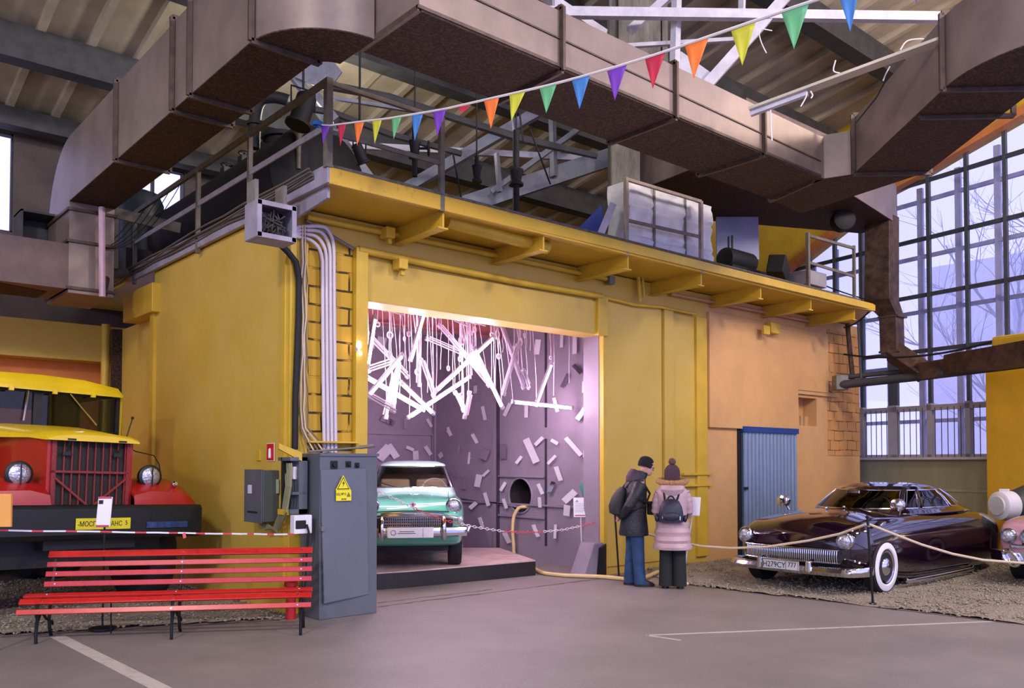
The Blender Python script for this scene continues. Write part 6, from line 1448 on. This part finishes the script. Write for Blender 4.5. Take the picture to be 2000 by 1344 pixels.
# rope posts and ropes on the exhibition side
M_rope = mat('cream_rope', (206, 188, 158), .7, var=.15, scale=60)
def stanchion(label, foot, topz, top=None):
    t = thing('rope_post', label, 'post', tuple(foot), group='thin black rope posts')
    tp = top if top is not None else V((foot.x, foot.y, topz))
    MB().tube([foot, tp], .014, 10).build('rod', M_iron, t, smooth=True)
    MB().lathe([(.10, 0), (.10, .008), (.02, .02)], foot, (0, 0, 1), 20).build('base', M_iron, t)
    MB().ell(tp, (.022, .022, .022), 10, 8).build('finial', M_iron, t, smooth=True)
    MB().box(tp-V((0, 0, .11)), (.09, .03, .014), rot=ALPHA).build('hook', M_steelg, t)
    return tp
S1 = onZ(1705, 1181); S1t = at(1694, 1010, (S1-CAM).dot(FLAT)); stanchion('thin black post with cream ropes in front of the whitewall tyre', S1, 0, S1t)
S2 = onZ(1209, 1127); S2t = at(1201, 1003, (S2-CAM).dot(FLAT)); stanchion('thin black post with a cream rope end beside the man with the black rucksack', S2, 0, S2t)
R1 = S1t-V((0, 0, .11))
def rope(label, pts, r=.016): return tag(MB().tube(pts, r, 8).build('barrier_rope', M_rope, smooth=True), label, 'rope')
S3 = at(1385, 1067, 12.3)
rope('cream rope sagging past the coupe bumper towards the two people', [R1.lerp(at(1262, 1042, 12.0), i/20)*1.0+V((0, 0, 0)) if False else at(px, py, d) for i, (px, py, d) in enumerate([(1692, 1024, (R1-CAM).dot(FLAT)), (1640, 1043, 10.7), (1580, 1056, 11.0), (1500, 1068, 11.3), (1430, 1071, 11.6), (1370, 1067, 11.9), (1310, 1056, 12.1), (1262, 1042, 12.3), (1205, 1012, 12.6)])])
rope('cream rope sagging from the post by the tyre towards the pink car', [at(px, py, d) for px, py, d in ((1697, 1024, (R1-CAM).dot(FLAT)), (1745, 1043, 10.5), (1800, 1064, 10.6), (1860, 1082, 10.8), (1920, 1094, 11.0), (2000, 1100, 11.2), (2060, 1098, 11.3))])
# lectern sign in front of the woman
ft = onZ(1333, 1140); tcx = at(1352, 989, 11.9)
t, x_, z_, n_ = board('white slanted information panel on a white post in front of the woman', ft, tcx, .22, .27, .35, M_white, face=(-FLAT*.9-RIGHT*.45))

# ------------------------------------------------------------------ bunting
xs = [(620, 243), (645, 245), (700, 238), (760, 231), (868, 213), (960, 192), (1070, 167), (1135, 150), (1205, 130), (1280, 107), (1360, 80), (1450, 49), (1552, 14), (1660, -22), (1790, -60), (1960, -125)]
def bd(px): return 1/(1/8.85+(px-620)*(1/3.9-1/8.85)/(1660-620))
bt = thing('bunting_string', 'long string of coloured triangular flags tied to the gallery corner post', 'bunting', tuple(at(620, 243, 8.8)))
MB().tube([at(px, py, bd(px)) for px, py in xs], .0085, 6).build('cord', M_white, bt)
cols = dict(P=(122, 62, 186), R=(196, 44, 74), O=(250, 128, 58), Y=(206, 204, 62), G=(104, 184, 130), B=(70, 132, 206))
fl_ = [(628, 247, 645, 245, 630, 281, 'P'), (660, 244, 676, 243, 664, 285, 'R'), (692, 241, 711, 239, 697, 284, 'O'), (727, 236, 746, 233, 731, 281, 'Y'), (765, 231, 784, 229, 768, 272, 'G'), (804, 226, 826, 223, 809, 275, 'B'), (846, 219, 871, 214, 853, 267, 'P'), (894, 210, 920, 205, 902, 221, 'R'), (945, 196, 975, 190, 958, 252, 'O'), (995, 185, 1026, 179, 998, 236, 'Y'), (1054, 173, 1087, 165, 1066, 221, 'G'), (1117, 157, 1152, 147, 1131, 213, 'B'), (1186, 139, 1224, 127, 1200, 196, 'P'), (1260, 116, 1300, 102, 1274, 173, 'R'), (1338, 90, 1384, 75, 1354, 153, 'O'), (1428, 61, 1476, 44, 1449, 128, 'Y'), (1526, 24, 1580, 8, 1550, 96, 'G'), (1636, -14, 1680, -28, 1660, 62, 'B'), (1775, -55, 1815, -70, 1788, 6, 'P')]
for x1, y1, x2, y2, x3, y3, c in fl_:
    d1, d2 = bd(x1), bd(x2); a, b, t3 = at(x1, y1, d1), at(x2, y2, d2), at(x3, y3, (d1+d2)/2-.02)
    nn = (b-a).cross(t3-a).normalized(); mb = MB(); R_ = []
    for i in range(7):
        v = i/6; l_ = a.lerp(t3, v); r_ = b.lerp(t3, v); R_.append([l_.lerp(r_, k/4)+nn*(.012*sin(pi*k/4)*sin(pi*v)+.004*v) for k in range(5)])
    mb.rows(R_)
    o = mb.build('flag', mat('flag_'+c, cols[c], .6, var=0), bt, smooth=True); m_ = o.modifiers.new('t', 'SOLIDIFY'); m_.thickness = .001
kn = MB(); p = at(620, 244, 8.78); kn.torus(p, .05, .012, (0, 0, 1), 16, 6).torus(p+V((0, 0, .02)), .048, .010, (0, 0, 1), 16, 6).tube([p, p+V((.05, -.05, -.06))], .01, 6); kn.build('blue_tie', mat('blue_tie', (50, 120, 190), .6, var=0), bt)
# ------------------------------------------------------------------ people
M_skin = mat('skin', (206, 158, 140), .55, var=.05, scale=10)
def skin_body(name, chains, parent=None, sub=1):
    """chains: lists of (point, radius); equal first points are joined. One continuous surface."""
    vs, es, rs, key = [], [], [], {}
    def vid(p, r):
        k = (round(p[0], 4), round(p[1], 4), round(p[2], 4))
        if k not in key: key[k] = len(vs); vs.append(p); rs.append(r)
        return key[k]
    for ch in chains:
        ids = [vid(p, r) for p, r in ch]
        es += [(a, b) for a, b in zip(ids, ids[1:]) if a != b]
    me = bpy.data.meshes.new(name); me.from_pydata(vs, es, []); me.materials.append(M_skin)
    o = bpy.data.objects.new(name, me); COL.objects.link(o)
    if parent: o.parent = parent
    o.modifiers.new('skin', 'SKIN')
    sv = me.skin_vertices[0].data
    for i, r in enumerate(rs): sv[i].radius = (r, r) if not isinstance(r, tuple) else r; sv[i].use_root = (i == 0)
    if sub: s_ = o.modifiers.new('s', 'SUBSURF'); s_.levels = sub; s_.render_levels = sub
    bpy.context.view_layer.update(); bake(o)
    if not o.data.materials: o.data.materials.append(M_skin)
    for p in o.data.polygons: p.use_smooth = True
    return o
def rings(mb, R_, n=20, cap=True):
    """R_: list of (centre, rx, ry, yaw, tilt)"""
    rows_ = []
    for c, rx, ry, tilt in R_:
        rows_.append([V(c)+V((rx*cos(2*pi*j/n)*cos(tilt), ry*sin(2*pi*j/n), -rx*cos(2*pi*j/n)*sin(tilt))) for j in range(n)])
    mb.rows(rows_, wrap=True, cap=cap); return mb
def hand(p, d, sd, side, grip=.35, s=1.0):
    """palm and five fingers: p wrist, d direction, sd thumb side"""
    d = V(d).normalized(); sd = V(sd).normalized(); nn = d.cross(sd).normalized()
    pc = p+d*.05*s; ch = [[(p, .026*s), (tuple(pc), (.038*s, .018*s)), (tuple(p+d*.085*s), (.038*s, .016*s))]]
    for k, (o_, L) in enumerate(((.028, .070), (.010, .078), (-.009, .072), (-.027, .058))):
        a = p+d*.085*s+sd*o_*s; dd = d
        pts_ = [(tuple(p+d*.085*s), .016*s), (tuple(a+d*.004), .0095*s)]
        q = a
        for i in range(3):
            dd = (dd+nn*grip*.55).normalized(); q = q+dd*(L*s/3); pts_.append((tuple(q), (.0088-.0008*i)*s))
        ch.append(pts_)
    q = pc+sd*.03*s; ch.append([(tuple(pc), .018*s), (tuple(q), .011*s), (tuple(q+(sd*.5+d*.8)*.03*s), .0095*s), (tuple(q+(sd*.35+d*.9+nn*.3)*.055*s), .0085*s)])
    return [[(tuple(V(a)), r) for a, r in c] for c in ch]
def head_mesh(body, c, yaw, pitch, s=1.0, face=True):
    """adds a shaped head to the body's own mesh"""
    R = Matrix.Rotation(yaw, 3, 'Z') @ Matrix.Rotation(pitch, 3, 'Y')
    n = 20; rows_ = []
    prof = [(-.118, .030, .030, .035), (-.108, .055, .045, .03), (-.085, .075, .060, .02), (-.05, .085, .068, .012), (-.015, .092, .073, .0), (.02, .096, .076, -.005), (.06, .094, .076, -.008), (.095, .080, .064, -.008), (.115, .05, .04, -.006), (.121, .012, .01, -.005)]
    mb = MB()
    for z, rx, ry, ox in prof: rows_.append([c+R @ (V((rx*cos(2*pi*j/n)+ox, ry*sin(2*pi*j/n), z))*s) for j in range(n)])
    mb.rows(rows_, wrap=True, cap=True)
    T = lambda x, y, z: c+R @ (V((x, y, z))*s)
    mb.add([T(.085, .012, .012), T(.085, -.012, .012), T(.112, .010, -.030), T(.112, -.010, -.030), T(.085, .014, -.036), T(.085, -.014, -.036), T(.118, 0, -.024)], [(0, 2, 6), (0, 6, 1), (1, 6, 3), (2, 4, 6), (4, 5, 6), (5, 3, 6), (0, 4, 2), (1, 3, 5)])
    for sg in (1, -1):
        mb.ell(T(-.005, sg*.076, -.01), (.016*s, .008*s, .03*s), 10, 8, R)
        mb.ell(T(.086, sg*.030, .008), (.010*s, .014*s, .009*s), 10, 6, R)
    mb.tube([T(.092, -.022, -.062), T(.100, 0, -.060), T(.092, .022, -.062)], .006*s, 6)
    mb.tube([T(.092, -.020, -.071), T(.099, 0, -.072), T(.092, .020, -.071)], .006*s, 6)
    M = WM[body.name].inverted()
    bm = bmesh.new(); bm.from_mesh(body.data); vv = [bm.verts.new(M @ v) for v in mb.v]
    for f in mb.f:
        try: fc = bm.faces.new([vv[i] for i in f]); fc.smooth = True
        except Exception: pass
    bm.to_mesh(body.data); bm.free()
    return R, T
def place_person(body, loc, rz, label):
    body.location = loc; body.rotation_euler = (0, 0, rz); tag(body, label, 'person', None)
def sleeve(mb, pts, rs, n=14, puff=0.0, rings_=0):
    P_ = []; R2 = []
    for i in range(len(pts)-1):
        a, b = V(pts[i]), V(pts[i+1]); k = 6
        for j in range(k):
            t = j/k; P_.append(a.lerp(b, t)); R2.append((rs[i]*(1-t)+rs[i+1]*t)*(1+puff*sin((i*k+j)*2.2)))
    P_.append(V(pts[-1])); R2.append(rs[-1]); mb.tube(P_, R2, n); return mb
YAWR = ALPHA-pi/2     # facing the picture's right-hand direction
# local axes: x forward, y to the left, z up
# man in profile, hands clasped behind the back
M_jk = mat('black_green_jacket', (34, 36, 42), .55, var=.35, scale=14, bump=.5, bscale=30)
M_jean = mat('blue_jeans', (36, 66, 102), .8, var=.3, scale=8, bump=.2, bscale=60)
M_shoe = mat('dark_shoe', (34, 30, 32), .5, var=.2)
M_knit = mat('black_knit', (18, 18, 20), .9, var=.2, scale=60, bump=.6, bscale=120)
hp = V((0, 0, .92)); ch = []
ch.append([((-.01, 0, .95), .12), ((-.005, 0, 1.1), .125), ((.01, 0, 1.28), .14), ((.04, 0, 1.42), .11), ((.09, 0, 1.50), .05), ((.12, 0, 1.56), .05)])
for s_ in (1, -1):
    fx = .06 if s_ < 0 else -.04
    ch.append([((-.01, 0, .95), .12), ((-.01, s_*.09, .90), .09), ((.0+fx*.4, s_*.09, .50), .06), ((-.02+fx, s_*.09, .10), .042), ((.02+fx, s_*.09, .045), .035), ((.13+fx, s_*.10, .03), .032)])
    sh_ = V((.03, s_*.19, 1.40)); eb = V((-.14, s_*.26, 1.14)); wr_ = V((-.22, s_*.05, .955))
    ch.append([((.04, 0, 1.42), .11), (tuple(sh_), .055), (tuple(eb), .042), (tuple(wr_), .026)])
    for c in hand(wr_, (-.15, -s_*.9, -.35), (-.5, 0, .6) if s_ < 0 else (.3, 0, .8), s_, .6): ch.append(c)
man = skin_body('person', ch); WM[man.name] = Matrix.Identity(4)
Rh, T = head_mesh(man, V((.175, 0, 1.655)), -.15, .30)
mloc = onZ(1240, 1144)
place_person(man, (mloc.x, mloc.y, 0.0), YAWR+.12, 'person in dark jacket, black knit cap and blue jeans with hands clasped behind the back')
WM[man.name] = Matrix.Identity(4)
def pp(name, mb, m_, par, **k): return mb.build(name, m_, par, local=True, **k)
mb = MB(); R_ = [((-.01, 0, .70), .20, .215, .0), ((-.015, 0, .73), .205, .22, 0), ((-.01, 0, .85), .19, .205, 0), ((-.01, 0, 1.0), .172, .20, .02), ((-.0, 0, 1.15), .168, .205, .06), ((.0, 0, 1.28), .168, .225, .12), ((.02, 0, 1.38), .150, .225, .2), ((.04, 0, 1.45), .115, .18, .3), ((.08, 0, 1.50), .08, .10, .35), ((.105, 0, 1.545), .078, .085, .35), ((.12, 0, 1.58), .078, .080, .35)]
rings(mb, R_, 24)
for s_ in (1, -1): sleeve(mb, [(.03, s_*.17, 1.40), (-.06, s_*.255, 1.26), (-.15, s_*.265, 1.12), (-.19, s_*.17, 1.02), (-.215, s_*.07, .97)], [.085, .075, .066, .056, .05], puff=.05)
jk = pp('jacket', mb, M_jk, man, smooth=True)
mb = MB(); rings(mb, [((.0, 0, 1.42), .12, .15, .3), ((.0, 0, 1.47), .125, .145, .4), ((.015, 0, 1.53), .115, .125, .5), ((.035, 0, 1.575), .095, .105, .55), ((.05, 0, 1.59), .06, .07, .55)], 18); pp('hood', mb, mat('jacket_hood', (58, 46, 58), .7, var=.2), man, smooth=True)
mb = MB()
for s_ in (1, -1):
    fx = .06 if s_ < 0 else -.04
    rings(mb, [((-.01, s_*.085, .98), .11, .105, 0), ((-.0, s_*.088, .85), .108, .10, 0), ((.0+fx*.4, s_*.09, .52), .085, .082, 0), ((-.01+fx*.8, s_*.09, .25), .08, .075, 0), ((-.01+fx, s_*.09, .10), .082, .078, 0), ((.0+fx, s_*.09, .035), .088, .08, 0)], 16)
pp('jeans', mb, M_jean, man, smooth=True)
for s_ in (1, -1):
    fx = .06 if s_ < 0 else -.04; mb = MB()
    rings(mb, [((.05+fx, s_*.095, .004), .145, .05, 0), ((.05+fx, s_*.095, .03), .148, .052, 0), ((.035+fx, s_*.095, .06), .12, .048, 0), ((.0+fx, s_*.095, .10), .06, .045, 0)], 18); pp('shoe', mb, M_shoe, man, smooth=True)
mb = MB(); hc_ = V((.170, 0, 1.675)); Rm = Matrix.Rotation(.30, 3, 'Y')
rows_ = [[hc_+Rm @ V((r_*1.12*cos(2*pi*j/20)-.012, r_*.95*sin(2*pi*j/20), z)) for j in range(20)] for z, r_ in ((-.03, .088), (-.035, .094), (.03, .098), (.035, .094), (.07, .09), (.10, .07), (.118, .035), (.122, .006))]
mb.rows(rows_, wrap=True, cap=True); pp('knit_cap', mb, M_knit, man, smooth=True)
mb = MB(); mb.tube([T(.10, -.03-.014*cos(a), .008+.014*sin(a)) if True else 0 for a in [i*pi/6 for i in range(12)]], .002, 4, closed=True).tube([T(.095, -.045, .01), T(.0, -.078, .01)], .002, 4); pp('glasses', mb, M_dark, man)
# his rucksack and camera bag
MW = Matrix.Translation(V(man.location)) @ Matrix.Rotation(YAWR+.12, 4, 'Z')
def carried(name, label, cat, parts, group=None):
    t = thing(name, label, cat, tuple(MW @ parts[0][3]), YAWR+.12, group)
    base = parts[0][3]
    for nm, mb, m_, _ in parts:
        mb.v = [v-base for v in mb.v]; mb.build(nm, m_, t, smooth=True, local=True)
    return t
mb = MB(); rings(mb, [((-.22, 0, .98), .07, .13, 0), ((-.25, 0, 1.0), .105, .155, .1), ((-.255, 0, 1.10), .11, .16, .1), ((-.23, 0, 1.22), .09, .15, .15), ((-.19, 0, 1.32), .06, .12, .2), ((-.17, 0, 1.37), .03, .07, .2)], 20)
m2 = MB()
for s_ in (1, -1): m2.tube([V((-.14, s_*.09, 1.36)), V((-.04, s_*.11, 1.485)), V((.09, s_*.12, 1.44)), V((.18, s_*.14, 1.28)), V((.10, s_*.20, 1.12)), V((-.10, s_*.18, 1.03))], .016, 6)
m3 = MB(); m3.tube([V((-.34, -.06, 1.2)), V((-.36, -.05, 1.05))], .008, 5).tube([V((-.20, 0, 1.36)), V((-.23, .0, 1.42)), V((-.17, .0, 1.44))], .01, 6)
carried('rucksack', 'black rounded rucksack on the back of the person in jeans', 'rucksack', [('bag', mb, mat('rucksack_black', (30, 34, 32), .7, var=.3, scale=20, bump=.3), V((-.24, 0, 1.1))), ('straps', m2, M_knit, 0)])
mb = MB(); rings(mb, [((.21, -.10, .99), .05, .09, 0), ((.23, -.10, 1.0), .075, .11, 0), ((.235, -.10, 1.09), .08, .115, 0), ((.22, -.10, 1.17), .06, .10, 0)], 18)
m2 = MB(); m2.tube([V((.22, -.16, 1.12)), V((.16, -.20, 1.15)), V((.0, -.235, 1.20)), V((-.05, -.10, 1.40)), V((.0, .1, 1.47))], .010, 6)
carried('camera_bag', 'small black camera bag hanging at the chest of the person in jeans', 'bag', [('bag', mb, M_knit, V((.22, -.1, 1.08))), ('strap', m2, M_knit, 0)])

# woman from behind
M_puff = mat('pink_grey_puffer', (182, 154, 156), .45, var=.10, scale=5, bump=.25, bscale=25)
M_fur = mat('tan_fur', (188, 142, 96), .9, var=.4, scale=50, bump=1.0, bscale=90)
M_trs = mat('black_trousers', (22, 28, 28), .8, var=.2)
M_whn = mat('brown_knit_hat', (84, 60, 66), .9, var=.4, scale=50, bump=.8, bscale=100)
ch = [[((0, 0, .92), .11), ((0, 0, 1.08), .11), ((.0, 0, 1.24), .125), ((.01, 0, 1.34), .10), ((.02, 0, 1.42), .048), ((.03, 0, 1.48), .048)]]
for s_ in (1, -1):
    ch.append([((0, 0, .92), .11), ((0, s_*.085, .87), .085), ((.01, s_*.085, .48), .058), ((-.01, s_*.085, .10), .04), ((.02, s_*.085, .04), .033), ((.12, s_*.095, .028), .03)])
    sh_ = V((.01, s_*.15, 1.31)); eb = V((.02, s_*.205, 1.06)); wr_ = V((.20, s_*.16, .98))
    ch.append([((.01, 0, 1.34), .10), (tuple(sh_), .05), (tuple(eb), .04), (tuple(wr_), .024)])
    for c in hand(wr_, (.9, -s_*.3, .1), (0, -s_*.3, .9), s_, .5, .92): ch.append(c)
wom = skin_body('person', ch); WM[wom.name] = Matrix.Identity(4)
head_mesh(wom, V((.05, 0, 1.555)), -.1, .18, .95)
wl_ = onZ(1314, 1149); yw = ALPHA-.18
place_person(wom, (wl_.x, wl_.y, 0), yw, 'person seen from behind in a long pinkish padded coat and bobble hat reading a panel')
mb = MB(); R_ = []
prof_w = [(.53, .225, .245), (.535, .24, .26), (.57, .250, .265), (.615, .225, .24), (.622, .222, .238), (.66, .240, .252), (.71, .215, .235), (.72, .212, .232), (.77, .230, .246), (.82, .195, .22), (.83, .193, .218), (.88, .205, .23), (.93, .175, .205), (.98, .165, .20), (1.08, .16, .20), (1.2, .165, .215), (1.28, .155, .225), (1.34, .13, .20), (1.39, .10, .14), (1.43, .08, .09)]
rings(mb, [((-.01, 0, z), rx, ry, 0) for z, rx, ry in prof_w], 28)
for s_ in (1, -1): sleeve(mb, [(.0, s_*.15, 1.31), (.0, s_*.195, 1.20), (.02, s_*.215, 1.05), (.10, s_*.20, 1.0), (.19, s_*.165, .985)], [.082, .074, .066, .058, .050], puff=.08)
pp('coat', mb, M_puff, wom, smooth=True)
mb = MB(); rings(mb, [((-.05, 0, 1.28), .12, .15, -.2), ((-.09, 0, 1.36), .11, .17, -.2), ((-.07, 0, 1.42), .10, .16, -.2), ((-.02, 0, 1.44), .06, .10, -.2)], 20); pp('hood', mb, M_puff, wom, smooth=True)
mb = MB(); rn = random.Random(2); mb.tube([V((.0+.13*cos(a)-.01, .185*sin(a), 1.455+.025*cos(a))) for a in [2*pi*i/24 for i in range(24)]], [.038+rn.uniform(-.004, .006) for _ in range(24)], 10, closed=True); pp('fur_trim', mb, M_fur, wom, smooth=True)
mb = MB(); 
for s_ in (1, -1): rings(mb, [((0, s_*.082, .94), .10, .10, 0), ((.0, s_*.085, .8), .10, .098, 0), ((.0, s_*.088, .45), .085, .088, 0), ((-.01, s_*.09, .2), .085, .092, 0), ((-.01, s_*.09, .05), .092, .098, 0), ((-.01, s_*.09, .035), .092, .098, 0)], 16)
pp('trousers', mb, M_trs, wom, smooth=True)
for s_ in (1, -1):
    mb = MB(); rings(mb, [((.05, s_*.10, .004), .13, .048, 0), ((.05, s_*.10, .04), .13, .05, 0), ((.02, s_*.10, .08), .085, .045, 0)], 18); pp('shoe', mb, M_shoe, wom, smooth=True)
mb = MB(); rows_ = [[V((.045+r_*1.05*cos(2*pi*j/24)*(1+.02*(j % 2)), r_*sin(2*pi*j/24)*(1+.02*(j % 2)), z)) for j in range(24)] for z, r_ in ((1.475, .092), (1.47, .099), (1.545, .108), (1.60, .104), (1.64, .088), (1.675, .055), (1.69, .01))]
mb.rows(rows_, wrap=True, cap=True); pp('bobble_hat', mb, M_whn, wom, smooth=True)
mb = MB(); mb.ell((.03, 0, 1.72), (.052, .052, .048), 18, 12); mb.v = [v+V((rn.uniform(-.005, .005),)*3) for v in mb.v]; pp('pompom', mb, mat('pompom_fur', (104, 74, 66), .9, var=.5, scale=60, bump=1), wom, smooth=True)
MW = Matrix.Translation(V(wom.location)) @ Matrix.Rotation(yw, 4, 'Z')
def carried2(name, label, cat, parts):
    base = parts[0][3]; t = thing(name, label, cat, tuple(MW @ base), yw)
    for nm, mb, m_, _ in parts: mb.v = [v-base for v in mb.v]; mb.build(nm, m_, t, smooth=True, local=True)
    return t
M_navy = mat('navy_nylon', (30, 34, 54), .5, var=.3, scale=18, bump=.3)
mb = MB(); rings(mb, [((-.21, .02, .905), .06, .14, 0), ((-.235, .02, .92), .09, .165, 0), ((-.24, .02, 1.02), .095, .165, 0), ((-.235, .02, 1.12), .085, .145, 0), ((-.22, .02, 1.19), .06, .11, 0), ((-.21, .02, 1.22), .03, .06, 0)], 22)
mb.ell((-.325, .02, .99), (.03, .11, .06), 16, 10); mb.ell((-.22, -.165, .96), (.05, .03, .05), 12, 8); mb.ell((-.22, .205, .96), (.05, .03, .05), 12, 8)
m2 = MB()
for s_ in (1, -1): m2.tube([V((-.19, .02+s_*.08, 1.20)), V((-.09, s_*.12, 1.385)), V((.08, s_*.15, 1.35)), V((.16, s_*.17, 1.2)), V((.08, s_*.215, 1.05)), V((-.14, s_*.19, .96))], .014, 6)
m2.tube([V((-.22, .02+.045*cos(a), 1.20+.06*sin(a))) for a in [i*pi/8 for i in range(9)]], .010, 6)
m3 = MB(); m3.box((-.30, -.10, .97), (.02, .012, .05)).box((-.30, .13, .98), (.02, .010, .03))
carried2('backpack', 'dark navy backpack on the back of the person in the padded coat', 'backpack', [('bag', mb, M_navy, V((-.2, 0, 1.0))), ('straps', m2, M_knit, 0), ('reflector', m3, M_white, 0)])
